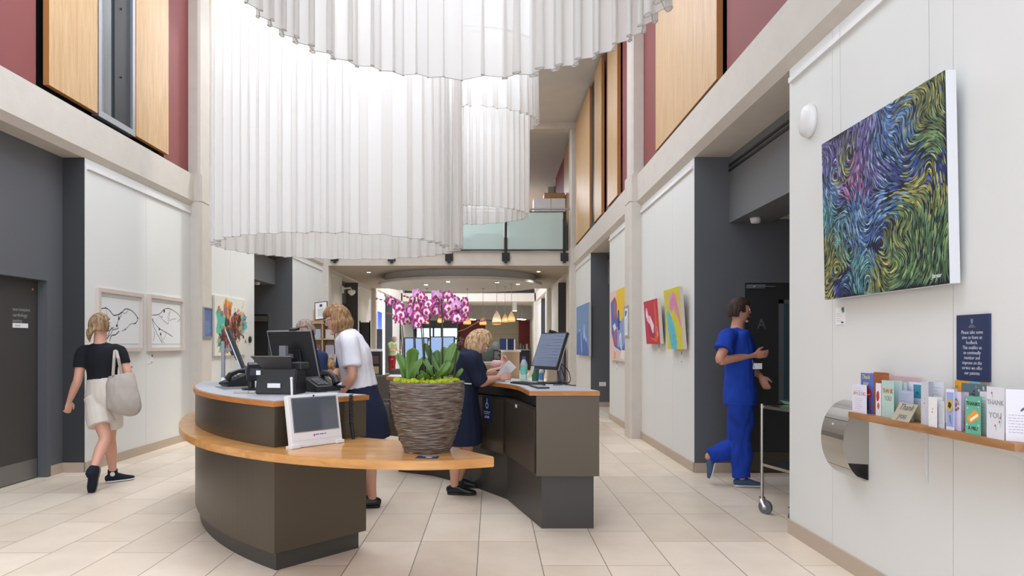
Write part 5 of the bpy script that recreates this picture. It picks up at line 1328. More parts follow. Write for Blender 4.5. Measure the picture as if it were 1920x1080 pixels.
# ================================================================ people
def loft(bm, keys, lat, n=18, t0=0.0, t1=1.0, grow=0.0, flare=0.0, sub=5, dome=True):
    """keys: list of (point, half width, half depth); lat: direction of the width axis"""
    P = [V(k[0]) for k in keys]; N = len(P)-1; out = []
    tot = N*sub
    for i in range(tot+1):
        t = t0+(t1-t0)*i/tot; x = t*N; k = min(int(x), N-1); f = x-k
        def cr(v0, v1, v2, v3): return .5*((2*v1)+(v2-v0)*f+(2*v0-5*v1+4*v2-v3)*f*f+(3*v1-v0-3*v2+v3)*f**3)
        g = lambda j: max(0, min(N, j))
        p = cr(P[g(k-1)], P[k], P[g(k+1)], P[g(k+2)])
        a = cr(keys[g(k-1)][1], keys[k][1], keys[g(k+1)][1], keys[g(k+2)][1]); b_ = cr(keys[g(k-1)][2], keys[k][2], keys[g(k+1)][2], keys[g(k+2)][2])
        q = flare*max(0, (i/tot-.3)/.7)
        out.append((p, max(.003, a)+grow+q, max(.003, b_)+grow+q))
    rings = []
    def ring(p, a, b_, T):
        A = lat-T*lat.dot(T); A = A.normalized() if A.length > 1e-4 else T.orthogonal().normalized()
        Bv = T.cross(A)
        return [bm.verts.new(p+A*(a*math.cos(w))+Bv*(b_*math.sin(w))) for w in [2*PI*j/n for j in range(n)]]
    for i, (p, a, b_) in enumerate(out):
        T = (out[min(i+1, tot)][0]-out[max(i-1, 0)][0])
        T = T.normalized() if T.length > 1e-6 else V((0, 0, 1))
        if i == 0 and dome:
            r = min(a, b_)
            for e in (.95, .7, .35): rings.append(ring(p-T*r*e*.8, a*math.sqrt(1-e*e), b_*math.sqrt(1-e*e), T))
        rings.append(ring(p, a, b_, T))
        if i == tot and dome:
            r = min(a, b_)
            for e in (.35, .7, .95): rings.append(ring(p+T*r*e*.8, a*math.sqrt(1-e*e), b_*math.sqrt(1-e*e), T))
    for i in range(len(rings)-1):
        for j in range(n): bm.faces.new((rings[i][j], rings[i][(j+1) % n], rings[i+1][(j+1) % n], rings[i+1][j]))
    bm.faces.new(rings[0][::-1]); bm.faces.new(rings[-1])
def blobmesh(name, bm, m, parent, vox=.009, smooth=3, folds=0, fs=9):
    """fuse the lofts of a body or garment into one continuous surface"""
    bmesh.ops.recalc_face_normals(bm, faces=bm.faces[:])
    me = bpy.data.meshes.new('tmp'); bm.to_mesh(me); bm.free()
    o = bpy.data.objects.new('tmp', me)
    r = o.modifiers.new('r', 'REMESH'); r.mode = 'VOXEL'; r.voxel_size = vox
    s = o.modifiers.new('s', 'SMOOTH'); s.iterations = smooth; s.factor = .5
    me2 = evaluated_mesh(o)
    bpy.data.objects.remove(o); bpy.data.meshes.remove(me)
    me2.name = name; me2.materials.clear(); me2.materials.append(m)
    if folds:
        nv = len(me2.vertices); co = [0.0]*(3*nv); no = [0.0]*(3*nv)
        me2.vertices.foreach_get('co', co); me2.vertex_normals.foreach_get('vector', no)
        for i in range(0, 3*nv, 3):
            x, y, z = co[i:i+3]
            d = noise.noise(V((x*fs, y*fs, z*fs*.55)))+.5*noise.noise(V((x*fs*2.3, y*fs*2.3, z*fs)))
            for k in range(3): co[i+k] += no[i+k]*d*folds
        me2.vertices.foreach_set('co', co); me2.update()
    for p in me2.polygons: p.use_smooth = True
    o = bpy.data.objects.new(name, me2); C.objects.link(o)
    if parent is not None:
        o.parent = parent; o.matrix_parent_inverse = parent.matrix_world.inverted()
    return o
def cloth(name, r, g, b_, noise_a=.05): return mat(name, srgb(r, g, b_), .85, spec=.2, noise_s=25, noise_a=noise_a, bump=.15, bump_s=400)

def hand_keys(bm, w, d, pn, side, curl, k=1.0, grip=0):
    """palm, four unequal fingers and a thumb leaving the side of the palm. side: vector from little finger to thumb"""
    d = d.normalized(); side = (side-d*side.dot(d)).normalized(); pn = d.cross(side); 
    if curl < 0: pn = -pn; curl = -curl
    loft(bm, [(w-d*.02, .026*k, .020*k), (w+d*.02, .032*k, .016*k), (w+d*.055*k, .040*k, .0145*k), (w+d*.088*k, .038*k, .012*k)], side, 12, sub=3)
    for i, (off, ln) in enumerate(((-.029, .060), (-.0105, .076), (.0095, .082), (.0285, .072))):
        off = off*k; ln *= k; p = w+d*.080*k+side*off; dd = d.copy(); pts = [p]; r = [.0096*k]
        for j, f in enumerate((.46, .30, .24)):
            a = curl*(.55+.35*j)*(1+.12*(1-i))
            ax = side; dd = (Matrix.Rotation(a if (d.cross(side)-pn).length < 1e-3 else -a, 3, ax) @ dd).normalized()
            # turn towards the palm side
            p = p+dd*ln*f; pts.append(p); r.append((.0088-.0009*j)*k)
        loft(bm, [(q, rr, rr) for q, rr in zip(pts, r)], side, 8, sub=2)
    p = w+d*.022*k+side*.026*k; t1 = (side*.75+d*.75-pn*.15).normalized(); t2 = (side*.25+d*.95-pn*.35).normalized()
    loft(bm, [(p-t1*.01, .013*k, .013*k), (p+t1*.034*k, .0118*k, .0118*k), (p+t1*.034*k+t2*.030*k, .0102*k, .0102*k), (p+t1*.034*k+t2*.052*k, .008*k, .008*k)], d, 8, sub=2)

class Person:
    def __init__(s, label, root, J, lat, fwd, headf, headup, skin, build=1.0, hk=1.0, hands=None, female=True, shw=.185, group=None, tilt=None, curl=.45):
        s.J = {k: V(v) for k, v in J.items()}
        for q in ('anL', 'anR'):
            if s.J[q].z < .165: s.J[q].z = .081
        s.lat = V(lat).normalized(); s.fwd = V(fwd).normalized()
        s.hf = V(headf).normalized(); s.hu = V(headup).normalized(); s.hl = s.hf.cross(s.hu).normalized(); s.hf = s.hu.cross(s.hl).normalized()
        s.t = thing('person', label, 'person', root, group=group)
        J = s.J; b = build; s.skin = skin
        up = (J['neck']-J['chest']).normalized()
        hipw, wst, chw, shl = (.172, .132, .150, .150) if female else (.160, .145, .165, .175)
        s.torso = [(J['pelvis']-V((0, 0, .10)), .12*b, .09*b), (J['pelvis'], hipw*b, .118*b), (J['waist'], wst*b, .10*b), (J['chest'], chw*b, .115*b),
                   (J['chest'].lerp(J['neck'], .72), shl*b, .085*b), (J['neck'], .07*b, .062*b), (J['neck'].lerp(J['head'], .5), .052, .056)]
        s.arm = {}; s.leg = {}
        for q in 'LR':
            S_, E_, W_ = J['sh'+q], J['el'+q], J['wr'+q]
            s.arm[q] = [(S_.lerp(J['neck'], .35), .055*b, .05*b), (S_, .058*b, .054*b), (S_.lerp(E_, .5), .048*b, .048*b), (E_, .041*b, .041*b), (E_.lerp(W_, .35), .041*b, .039*b), (W_, .0265, .0225)]
            H_, K_, A_ = J['hip'+q], J['kn'+q], J['an'+q]
            s.leg[q] = [(H_+V((0, 0, .04)), .088*b, .098*b), (H_.lerp(K_, .3), .084*b, .086*b), (H_.lerp(K_, .7), .064*b, .066*b), (K_, .053*b, .055*b), (K_.lerp(A_, .35), .053*b, .057*b), (K_.lerp(A_, .75), .038*b, .040*b), (A_, .034, .038)]
        s.build = b; s.hk = hk; s.hands = hands or {}; s.curl = curl
    def yoke(s):
        J = s.J; b = s.build
        return [(J['shL'], .050*b, .050*b), (J['shL'].lerp(J['neck'], .5)-(J['neck']-J['chest'])*.10, .062*b, .052*b), (J['neck'].lerp(J['chest'], .22), .070*b, .058*b), (J['shR'].lerp(J['neck'], .5)-(J['neck']-J['chest'])*.10, .062*b, .052*b), (J['shR'], .050*b, .050*b)]
    def body(s, legs=True):
        bm = B(); J = s.J
        loft(bm, s.torso, s.lat); loft(bm, s.yoke(), s.fwd, 14)
        for q in 'LR':
            loft(bm, s.arm[q], s.fwd, 14)
            if legs: loft(bm, s.leg[q], s.lat, 16)
            S_, E_, W_ = J['sh'+q], J['el'+q], J['wr'+q]
            hd = s.hands.get(q, {}); d = V(hd.get('dir', W_-E_)).normalized(); side = V(hd.get('thumb', s.fwd))
            hand_keys(bm, W_, d, None, side, hd.get('curl', s.curl), s.hk)
            if legs:
                A_ = J['an'+q]; ff = V(s.foot[q][0]).normalized() if hasattr(s, 'foot') and q in s.foot else V((J['toe'+q].x-A_.x, J['toe'+q].y-A_.y, 0)).normalized(); uu = V(s.foot[q][1]).normalized() if hasattr(s, 'foot') and q in s.foot else V((0, 0, 1)); loft(bm, [(A_, .032, .034), (A_+ff*.04-uu*.035, .026, .024), (A_+ff*.09-uu*.046, .024, .016)], ff.cross(uu), 10, sub=3)
        c = J['head']; hl, hf, hu = s.hl, s.hf, s.hu; k = s.hk
        r = bmesh.ops.create_uvsphere(bm, u_segments=28, v_segments=20, radius=1)
        for v in r['verts']:
            x, y, z = v.co
            if z < 0: x *= 1+.34*z; y *= 1+.16*z; y += .10*(-z)**1.5
            if y > .55: y -= .12*(y-.55)
            v.co = c+hl*(x*.076*k)+hf*(y*.096*k)+hu*(z*.118*k)
        loft(bm, [(c+hf*.082*k+hu*.022*k, .007*k, .006*k), (c+hf*.100*k-hu*.008*k, .011*k, .010*k), (c+hf*.092*k-hu*.020*k, .014*k, .008*k)], hl, 10, sub=3)     # nose
        loft(bm, [(c+hf*.082*k-hu*.050*k-hl*.022*k, .004*k, .005*k), (c+hf*.092*k-hu*.050*k, .006*k, .008*k), (c+hf*.082*k-hu*.050*k+hl*.022*k, .004*k, .005*k)], hu, 8, sub=2)
        loft(bm, [(c+hf*.066*k-hu*.100*k, .018*k, .014*k), (c+hf*.078*k-hu*.096*k, .016*k, .012*k)], hl, 10, sub=2)
        loft(bm, [(c+hf*.070*k+hu*.034*k-hl*.05*k, .006, .008), (c+hf*.088*k+hu*.038*k, .006, .008), (c+hf*.070*k+hu*.034*k+hl*.05*k, .006, .008)], hu, 8, sub=2)
        for sg in (-1, 1):
            loft(bm, [(c+hl*sg*.074*k-hf*.002*k-hu*.020*k, .010*k, .006*k), (c+hl*sg*.080*k-hf*.008*k+hu*.004*k, .017*k, .008*k), (c+hl*sg*.078*k-hf*.010*k+hu*.026*k, .013*k, .007*k)], hf, 10, sub=3)
        s.b = blobmesh('body', bm, s.skin, s.t, .0065, 3)
        for sg in (-1, 1):
            bm = B(); ball(bm, c+hl*sg*.031*k+hf*.079*k+hu*.014*k, .0125*k); o = new('eye', bm, mat('eye_white', srgb(226, 222, 216), .3), s.b, True)
            bm = B(); ball(bm, c+hl*sg*.031*k+hf*.0885*k+hu*.014*k, .0058*k); o = new('iris', bm, mat('iris', srgb(60, 46, 36), .2), s.b, True)
            bm = B(); tube(bm, [c+hl*sg*(.016)*k+hf*.090*k+hu*.034*k, c+hl*sg*.032*k+hf*.089*k+hu*.040*k, c+hl*sg*.048*k+hf*.078*k+hu*.034*k], .003, 6); o = new('eyebrow', bm, mat('brow', srgb(92, 70, 52), .8), s.b, True)
        bm = B(); tube(bm, [c+hf*.084*k-hu*.051*k-hl*.024*k, c+hf*.0985*k-hu*.050*k, c+hf*.084*k-hu*.051*k+hl*.024*k], [.0025, .0048, .0025], 6); o = new('lips', bm, mat('lips', srgb(172, 96, 90), .5), s.b, True)
        return s
    def garment(s, name, m, parts, grow=.012, vox=.008, folds=.004, smooth=2, fs=9):
        bm = B()
        for p in parts: 
            keys, lat, kw = p; loft(bm, keys, lat, **kw)
        return blobmesh(name, bm, m, s.t, vox, smooth, folds, fs)
    def top(s, name, m, hem=.22, neck=.80, sleeve=.40, g=.014, flare=.018, sfl=.016, folds=.005):
        return s.garment(name, m, [(s.torso, s.lat, dict(t0=neck, t1=hem, grow=g, dome=False, flare=flare)), (s.yoke(), s.fwd, dict(grow=min(g, .014)))]+[(s.arm[q], s.fwd, dict(t0=0.0, t1=sleeve, grow=g*.8, dome=False, flare=sfl)) for q in 'LR'], folds=folds)
    def trousers(s, name, m, length=.97, waist=.26, g=.014, flare=.01, folds=.006):
        return s.garment(name, m, [(s.torso, s.lat, dict(t0=0, t1=waist, grow=g, dome=False))]+[(s.leg[q], s.lat, dict(t0=0, t1=length, grow=g, dome=False, flare=flare)) for q in 'LR'], folds=folds)
    def skirt(s, name, m, hem, waist=.28, g=.014, wid=.20, dep=.15, folds=.004):
        J = s.J; hc = V(hem); keys = [(s.torso[2][0].lerp(s.torso[1][0], .2), s.torso[2][1]*1.03, s.torso[2][2]*1.05), (J['pelvis'], s.torso[1][1]+.008, s.torso[1][2]+.012), (J['pelvis'].lerp(hc, .5), wid*.98, dep*.98), (hc, wid, dep)]
        return s.garment(name, m, [(keys, s.lat, dict(grow=g, dome=False))], folds=folds)
    def shoe(s, q, m, sole=None, high=0, k=1.0):
        J = s.J; A_, T_ = J['an'+q], J['toe'+q]
        f = (T_-A_); dn = V((0, 0, -1)); 
        ft = s.foot.get(q) if hasattr(s, 'foot') and q in s.foot else None
        f = V((f.x, f.y, 0)).normalized() if ft is None else V(ft[0]).normalized()
        upv = V((0, 0, 1)) if ft is None else V(ft[1]).normalized()
        hgt = .078
        def P(a, z): return A_+f*a*k+upv*(z-hgt)
        bm = B()
        sd = f.cross(upv).normalized()
        keys = [(P(-.055, .04), .026, .034), (P(-.02, .046), .036, .044), (P(.04, .045), .040, .042), (P(.10, .034), .045, .031), (P(.155, .026), .043, .023), (P(.19, .022), .026, .018)]
        loft(bm, keys, sd, 14)
        if high: loft(bm, [(P(0, .05), .04, .05), (P(-.004, .10), .040, .046), (A_+(J['kn'+q]-A_).normalized()*.05, .042, .046)], sd, 14, dome=False)
        o = blobmesh('shoe', bm, m, s.t, .006, 2)
        bm = B(); keys = [(P(-.058, .010), .028, .012), (P(-.02, .010), .038, .012), (P(.05, .010), .038, .012), (P(.11, .010), .047, .012), (P(.165, .012), .044, .012), (P(.198, .014), .024, .010)]
        loft(bm, keys, sd, 14); so = blobmesh('sole', bm, sole or m, o, .006, 1)
        return o
    def hair(s, m, kind='short', vol=1.0, length=.13):
        """a cap of hair with locks that follow the skull from the crown and then hang"""
        c = s.J['head']; hl, hf, hu = s.hl, s.hf, s.hu; k = s.hk; bm = B(); rnd = random.Random(int(c.y*100))
        r = bmesh.ops.create_uvsphere(bm, u_segments=32, v_segments=24, radius=1)
        for v in r['verts']:
            x, y, z = v.co; X, Y, Z = x*.083, y*.102-.006, z*.124
            if y > .40 and z < .50: X *= .75; Y = min(Y, .060); Z *= .85
            if z < -.15: X *= .82; Y = max(Y, -.088) if y < 0 else Y*.5; Z *= .6
            v.co = c+(hl*X+hf*Y+hu*Z)*k
        g = (-hu*.45+V((0, 0, -1))*.55).normalized()
        A = PI*(.63 if kind == 'bob' else .62)
        n = 46
        for i in range(n):
            a = -PI+2*PI*(i+.5)/n; side = abs(a) < A
            d = (-hf*math.cos(a)+hl*math.sin(a)); rr = math.sqrt((.082*math.sin(a))**2+(.103*math.cos(a))**2)
            lat_ = hu.cross(d).normalized()
            end = {'bob': -2, 'short': -24, 'tail': -22}[kind] if side else 34
            if kind == 'short' and side and abs(a) > PI*.38: end = 2
            pts = []; lift = 1.0+(.10 if kind == 'bob' else .05)*vol+rnd.uniform(-.012, .02)
            for j in range(6):
                ph = math.radians(80+(end-80)*j/5); pts.append(c+(d*(rr*lift*math.cos(ph)-(0 if d.dot(hf) < 0 else .004))+hu*(.121*lift*math.sin(ph)))*k)
            w0 = .019 if kind == 'bob' else .015
            keys = [(q, w0*k*(.55+.45*min(1, j/3)), .011*k) for j, q in enumerate(pts)]
            if kind == 'bob' and side:
                L_ = length*(1-.12*abs(a)/A)*rnd.uniform(.93, 1.05); q = pts[-1]; o_ = d*(.010*vol)
                keys += [(q+g*L_*.35*k+o_*1.2, .018*k, .012*k), (q+g*L_*.7*k+o_*.7, .016*k, .012*k), (q+g*L_*k-o_*.9, .010*k, .008*k)]
            elif not side:
                q = pts[-1]; sw = lat_*(.014 if math.sin(a) > 0 else -.014)
                if kind == 'bob': keys += [(q+(d*.006-hu*.020)*k+sw, .012*k, .008*k), (q+(d*.002-hu*.034)*k+sw*1.6, .007*k, .006*k)]
                else: keys += [(q+(d*.002-hu*.008)*k, .008*k, .006*k)]
            loft(bm, keys, lat_, 8, sub=3)
        if kind == 'tail':
            loft(bm, [(c-hf*.092*k-hu*.03*k, .030, .028), (c-hf*.118*k-hu*.055*k, .036, .032), (c-hf*.118*k-hu*.085*k-hl*.012, .030, .026), (c-hf*.104*k-hu*.13*k-hl*.03, .018, .014), (c-hf*.09*k-hu*.165*k-hl*.035, .006, .005)], hl, 12)
        return blobmesh('hair', bm, m, s.t, .0048, 1)
def hair_mat(name, c1, c2, c3):
    m = bpy.data.materials.new(name); m.use_nodes = True; nt = m.node_tree; b = nt.nodes['Principled BSDF']; b.inputs['Roughness'].default_value = .62; b.inputs['Specular IOR Level'].default_value = .25
    tc = nt.nodes.new('ShaderNodeTexCoord'); mp = nt.nodes.new('ShaderNodeMapping'); mp.inputs['Scale'].default_value = (60, 60, 9)
    n = nt.nodes.new('ShaderNodeTexNoise'); n.inputs['Scale'].default_value = 1; n.inputs['Detail'].default_value = 3
    cr = nt.nodes.new('ShaderNodeValToRGB'); e = cr.color_ramp.elements; e[0].position = .3; e[0].color = c1; e[1].position = .72; e[1].color = c3; q = e.new(.5); q.color = c2
    nt.links.new(tc.outputs['Object'], mp.inputs['Vector']); nt.links.new(mp.outputs['Vector'], n.inputs['Vector']); nt.links.new(n.outputs['Fac'], cr.inputs['Fac']); nt.links.new(cr.outputs['Color'], b.inputs['Base Color'])
    return m
SK1 = mat('skin_fair', srgb(214, 160, 136), .5, noise_s=9, noise_a=.06); SK2 = mat('skin_tan', srgb(200, 142, 114), .5, noise_s=9, noise_a=.06)
H_dblond = hair_mat('hair_dark_blond', srgb(92, 70, 50), srgb(140, 112, 82), srgb(186, 158, 122)); H_blond = hair_mat('hair_blond', srgb(112, 84, 56), srgb(184, 150, 110), srgb(222, 198, 160)); H_brown = hair_mat('hair_light_brown', srgb(92, 66, 42), srgb(142, 108, 74), srgb(182, 148, 108))
H_grey = hair_mat('hair_grey', srgb(104, 92, 80), srgb(150, 136, 122), srgb(184, 172, 158)); H_dark = hair_mat('hair_dark', srgb(40, 28, 22), srgb(58, 42, 34), srgb(78, 58, 46))
def childof(o, p):
    o.parent = p; o.matrix_parent_inverse = p.matrix_world.inverted(); return o

# ---- woman walking away, left
Y0 = 6.72
J = dict(pelvis=W(196, 742, Y0), waist=W(192, 706, Y0), chest=W(190, 674, Y0), neck=W(188, 648, Y0), head=W(188, 611, Y0),
         shL=W(156, 662, Y0-.02), elL=W(146, 712, Y0-.05), wrL=W(130, 752, Y0+.0), shR=W(224, 660, Y0+.02), elR=W(240, 702, Y0+.02), wrR=W(234, 700, Y0+.26),
         hipL=W(181, 752, Y0-.02), knL=W(197, 822, Y0-.10), anL=W(172, 888, Y0-.34), toeL=W(160, 916, Y0-.33), hipR=W(206, 752, Y0+.02), knR=W(206, 824, Y0+.12), anR=W(212, 884, Y0+.20), toeR=W(230, 898, Y0+.34))
p = Person('person walking away in black T-shirt and cream shorts, tote bag on the right shoulder', (J['anR'].x, J['anR'].y, 0), J, (1, -.25, 0), (.25, 1, 0), (.35, 1, -.05), (0, 0, 1), SK1, build=.98, hk=.93,
           hands={'L': dict(dir=(-.15, .05, -1), thumb=(.5, .8, 0), curl=.7), 'R': dict(dir=(0, .6, .8), thumb=(-1, 0, 0), curl=.8)})
p.foot = {'L': ((-.28, .05, -.95), (-.1, -.99, .1)), 'R': ((.62, .72, 0), (0, 0, 1))}
p.body(); p.hair(H_dblond, 'tail')
p.top('t_shirt', cloth('black_cotton', 30, 31, 36), neck=.85, hem=.30, sleeve=.42, g=.012, flare=.006, sfl=.008, folds=.007)
p.trousers('shorts', cloth('cream_linen', 214, 205, 192), length=.31, waist=.32, g=.020, flare=.035, folds=.006)
for q in 'LR':
    o = p.shoe(q, cloth('canvas_black', 34, 38, 48), M_canvasw if q == 'R' else mat('sole_grey', srgb(120, 112, 104), .7), high=1)
o = (lambda bm: (lathe(bm, [(.022, 0), (.022, .004), (.006, .005)], 20), bm)[1])(B()); o = new('ankle_patch', o, M_white, p.t); o.matrix_world = frame_mw(W(211, 889, Y0+.155)+V((.0, -.0, 0)), (1, .3, 0), (0, 0, 1), (.3, -1, 0))
bm = B(); c_ = p.J['neck']; tube(bm, [c_+V((.055*math.cos(a), .055*math.sin(a), .012+.01*math.sin(a))) for a in [2*PI*k/20 for k in range(21)]], .006, 6); childof(new('lanyard', bm, mat('lanyard_blue', srgb(60, 80, 130), .6), None), p.t)
# tote bag hanging from the shoulder
c = W(230, 736, Y0-.03)
t = thing('tote_bag', 'grey-beige canvas tote bag hanging from the walking person\'s shoulder', 'bag', (c.x, c.y, c.z-.18))
bm = B(); loft(bm, [(W(228, 703, Y0-.06), .115, .05), (W(229, 722, Y0-.08), .135, .075), (W(231, 750, Y0-.09), .150, .085), (W(232, 766, Y0-.08), .145, .07), (W(230, 776, Y0-.07), .10, .04)], V((1, .25, 0)), 20, dome=False)
blobmesh('bag_body', bm, cloth('canvas_taupe', 178, 168, 158), t, .009, 2, .010, 11)
for a, b_, dy in ((212, 203, -.13), (228, 238, -.07)):
    bm = B(); tube(bm, [W(a, 704, Y0+dy), W((a+216)/2, 672, Y0-.11), W(216, 650, Y0-.02), W(219, 648, Y0+.04), W(224, 660, Y0+.11), W(b_, 700, Y0+.08)], .014, 8, flat=.35); childof(new('strap', bm, MATS['canvas_taupe'], None), t)

# ---- woman in white shirt and navy skirt leaning over the reception desk
Y0 = 5.85
J = dict(pelvis=W(678, 748, Y0), waist=W(672, 708, Y0), chest=W(662, 662, Y0), neck=W(646, 624, Y0), head=W(632, 600, Y0-.01),
         shL=W(656, 640, Y0-.17), elL=W(660, 702, Y0-.22), wrL=W(640, 738, Y0-.18), shR=W(652, 640, Y0+.17), elR=W(640, 692, Y0+.2), wrR=W(618, 716, Y0+.1),
         hipL=W(678, 766, Y0-.07), knL=W(690, 840, Y0-.08), anL=W(698, 918, Y0-.0), toeL=W(676, 932, Y0-.02), hipR=W(678, 766, Y0+.07), knR=W(686, 838, Y0+.1), anR=W(690, 908, Y0+.16), toeR=W(670, 920, Y0+.16))
p = Person('person in white short-sleeved shirt, glasses and navy skirt leaning left over the desk', (J['anL'].x, J['anL'].y, 0), J, (0, 1, 0), (-1, 0, 0), (-1, -.15, -.35), (-.3, 0, 1), SK1, build=1.06, hk=1.0,
           hands={'L': dict(dir=(-.7, 0, -.6), thumb=(-.3, .8, .4), curl=.5), 'R': dict(dir=(-.9, -.1, -.3), thumb=(0, -.8, .4), curl=.5)})
p.body(); p.hair(H_brown, 'bob', 1.0, length=.105)
p.top('shirt', cloth('white_cotton', 232, 230, 234, .02), hem=.26, sleeve=.50, g=.020, flare=.012, sfl=.014, folds=.013)
p.skirt('skirt', cloth('navy_wool', 36, 42, 64), W(688, 824, Y0), g=.022, wid=.20, dep=.18)
for q in 'LR': p.shoe(q, mat('black_leather', srgb(26, 26, 30), .3), mat('black_sole', srgb(30, 26, 24), .6))
bm = B(); c_ = p.J['head']
for sg in (-1, 1):
    q = c_+p.hf*.103+p.hl*sg*.032+p.hu*.012; ring = [q+p.hl*(.024*math.cos(a))+p.hu*(.017*math.sin(a)) for a in [2*PI*k/16 for k in range(17)]]; tube(bm, ring, .0022, 5)
    tube(bm, [q+p.hl*sg*.024, c_+p.hl*sg*.082+p.hf*.05+p.hu*.014, c_+p.hl*sg*.084-p.hf*.01+p.hu*.012], .0025, 5)
childof(new('glasses', bm, mat('glasses_navy', srgb(40, 46, 90), .3), None), p.t)
bm = B(); tube(bm, [W(640, 634, Y0-.10), W(634, 660, Y0-.09), W(632, 690, Y0-.09)], .016, 8, flat=.35); childof(new('scarf_lanyard', bm, cloth('navy_band', 38, 56, 96), None), p.t)

# ---- staff member with grey hair behind the monitors
Y0 = 7.6
J = dict(pelvis=W(584, 772, Y0), waist=W(584, 736, Y0), chest=W(582, 692, Y0), neck=W(580, 654, Y0), head=W(572, 621, Y0-.02),
         shL=W(552, 668, Y0-.02), elL=W(548, 716, Y0-.06), wrL=W(580, 738, Y0-.2), shR=W(592, 668, Y0+.10), elR=W(597, 714, Y0+.04), wrR=W(588, 740, Y0-.2),
         hipL=W(584, 782, Y0), knL=W(582, 838, Y0-.03), anL=W(582, 872, Y0), toeL=W(578, 880, Y0-.15), hipR=W(606, 782, Y0), knR=W(606, 838, Y0), anR=W(606, 872, Y0+.03), toeR=W(603, 880, Y0-.12))
p = Person('person with short grey hair in a navy top standing behind the black desk monitors', (J['anL'].x, J['anL'].y, 0), J, (1, .15, 0), (-.15, -1, 0), (-.45, -1, -.45), (-.1, -.25, 1), SK1, build=1.0, female=False)
p.body(); p.hair(H_grey, 'short', 1.04)
p.top('top', cloth('navy_cotton', 44, 58, 92), hem=.14, sleeve=.6, g=.016); p.trousers('trousers', cloth('dark_trousers', 40, 42, 52))
for q in 'LR': p.shoe(q, MATS['black_leather'])

# ---- woman in navy dress leaning on the counter, reading
Y0 = 6.24
J = dict(pelvis=W(867, 752, Y0), waist=W(873, 716, Y0), chest=W(879, 678, Y0), neck=W(884, 660, Y0-.0), head=W(898, 643, Y0+.0),
         shR=W(886, 676, Y0-.17), elR=W(902, 716, Y0-.16), wrR=W(934, 708, Y0+.06), shL=W(884, 672, Y0+.17), elL=W(906, 706, Y0+.22), wrL=W(940, 692, Y0+.16),
         hipR=W(862, 762, Y0-.08), knR=W(854, 838, Y0-.03), anR=W(852, 902, Y0+.12), toeR=W(878, 912, Y0+.10), hipL=W(868, 762, Y0+.09), knL=W(876, 838, Y0+.16), anL=W(860, 888, Y0+.42), toeL=W(884, 896, Y0+.42))
p = Person('person with blond bob in a navy dress leaning on the right counter, reading a sheet', (J['anR'].x, J['anR'].y, 0), J, (0, -1, 0), (1, 0, 0), (1, .15, -.95), (.75, 0, .75), SK1, build=1.05, hk=.95,
           hands={'R': dict(dir=(.9, .2, .1), thumb=(-.1, .3, 1), curl=.5), 'L': dict(dir=(.4, -.2, .8), thumb=(.4, -.7, .1), curl=.6)})
p.body(); p.hair(H_blond, 'bob', 1.1, length=.15)
p.top('dress_top', cloth('navy_jersey', 30, 36, 56), hem=.16, sleeve=.60, g=.018, flare=.0, sfl=.012, folds=.010)
p.skirt('dress_skirt', MATS['navy_jersey'], W(868, 830, Y0+.02), wid=.20, dep=.165)
for q in 'LR': 
    p.shoe(q, MATS['black_leather'])
    bm = B(); A_ = p.J['an'+q]; tube(bm, [A_+V((.04, -.045, -.03)), A_+V((.05, 0, .0)), A_+V((.04, .045, -.03))], .008, 6); childof(new('shoe_strap', bm, MATS['black_leather'], None), p.t)
bm = B(); tube(bm, [W(884, 720, Y0-.19), W(862, 718, Y0-.20), W(846, 721, Y0-.17)], .006, 6); childof(new('belt', bm, mat('belt_pale', srgb(200, 196, 180), .6), None), p.t)
bm = B(); c_ = p.J['wrL'].lerp(p.J['elL'], .12); tube(bm, [c_+V((.03*math.cos(a), .03*math.sin(a), .005*math.cos(a))) for a in [2*PI*k/16 for k in range(17)]], .006, 6); childof(new('wristwatch', bm, M_black, None), p.t)
c = W(950, 693, Y0+.02)
t = thing('paper_sheet', 'white sheet of paper held up by the blond person at the counter', 'paper', mw=frame_mw(W(932, 708, Y0+.04), V((.8, .1, .52)).normalized(), V((-.52, .45, .8)).cross(V((.8, .1, .52))).cross(V((.8, .1, .52))).normalized(), V((-.52, .45, .8))))
bm = B(); N = 8; rows = []
for i in range(N+1):
    s = i/N; rows.append([bm.verts.new((s*.19+.0, b_*.12-.02, .02*math.sin(s*PI*.8))) for b_ in (0, .5, 1)])
for i in range(N):
    for k in range(2): bm.faces.new((rows[i][k], rows[i+1][k], rows[i+1][k+1], rows[i][k+1]))
bmesh.ops.solidify(bm, geom=bm.faces[:], thickness=.0008); new('sheet', bm, M_paper, t)
t = thing('soft_toy', 'small pink and grey soft toy held above the counter in front of the reader', 'soft toy', W(930, 694, Y0+.36))
bm = B(); c = W(931, 684, Y0+.36); ball(bm, c, .055, 1.1, 1, .9, 14, 10); o = blobmesh('toy_head', bm, cloth('pink_plush', 222, 176, 172), t, .008, 1, .006, 30)
bm = B(); ball(bm, W(927, 698, Y0+.36), .06, .9, .9, .9, 14, 10); ball(bm, W(921, 702, Y0+.36), .03); ball(bm, W(938, 706, Y0+.36), .03); blobmesh('toy_body', bm, cloth('grey_plush', 168, 158, 150), t, .008, 1, .006, 30)
bm = B(); ball(bm, W(936, 690, Y0+.30), .016, 1.4, 1, .7); childof(new('toy_face', bm, M_black, None), t)

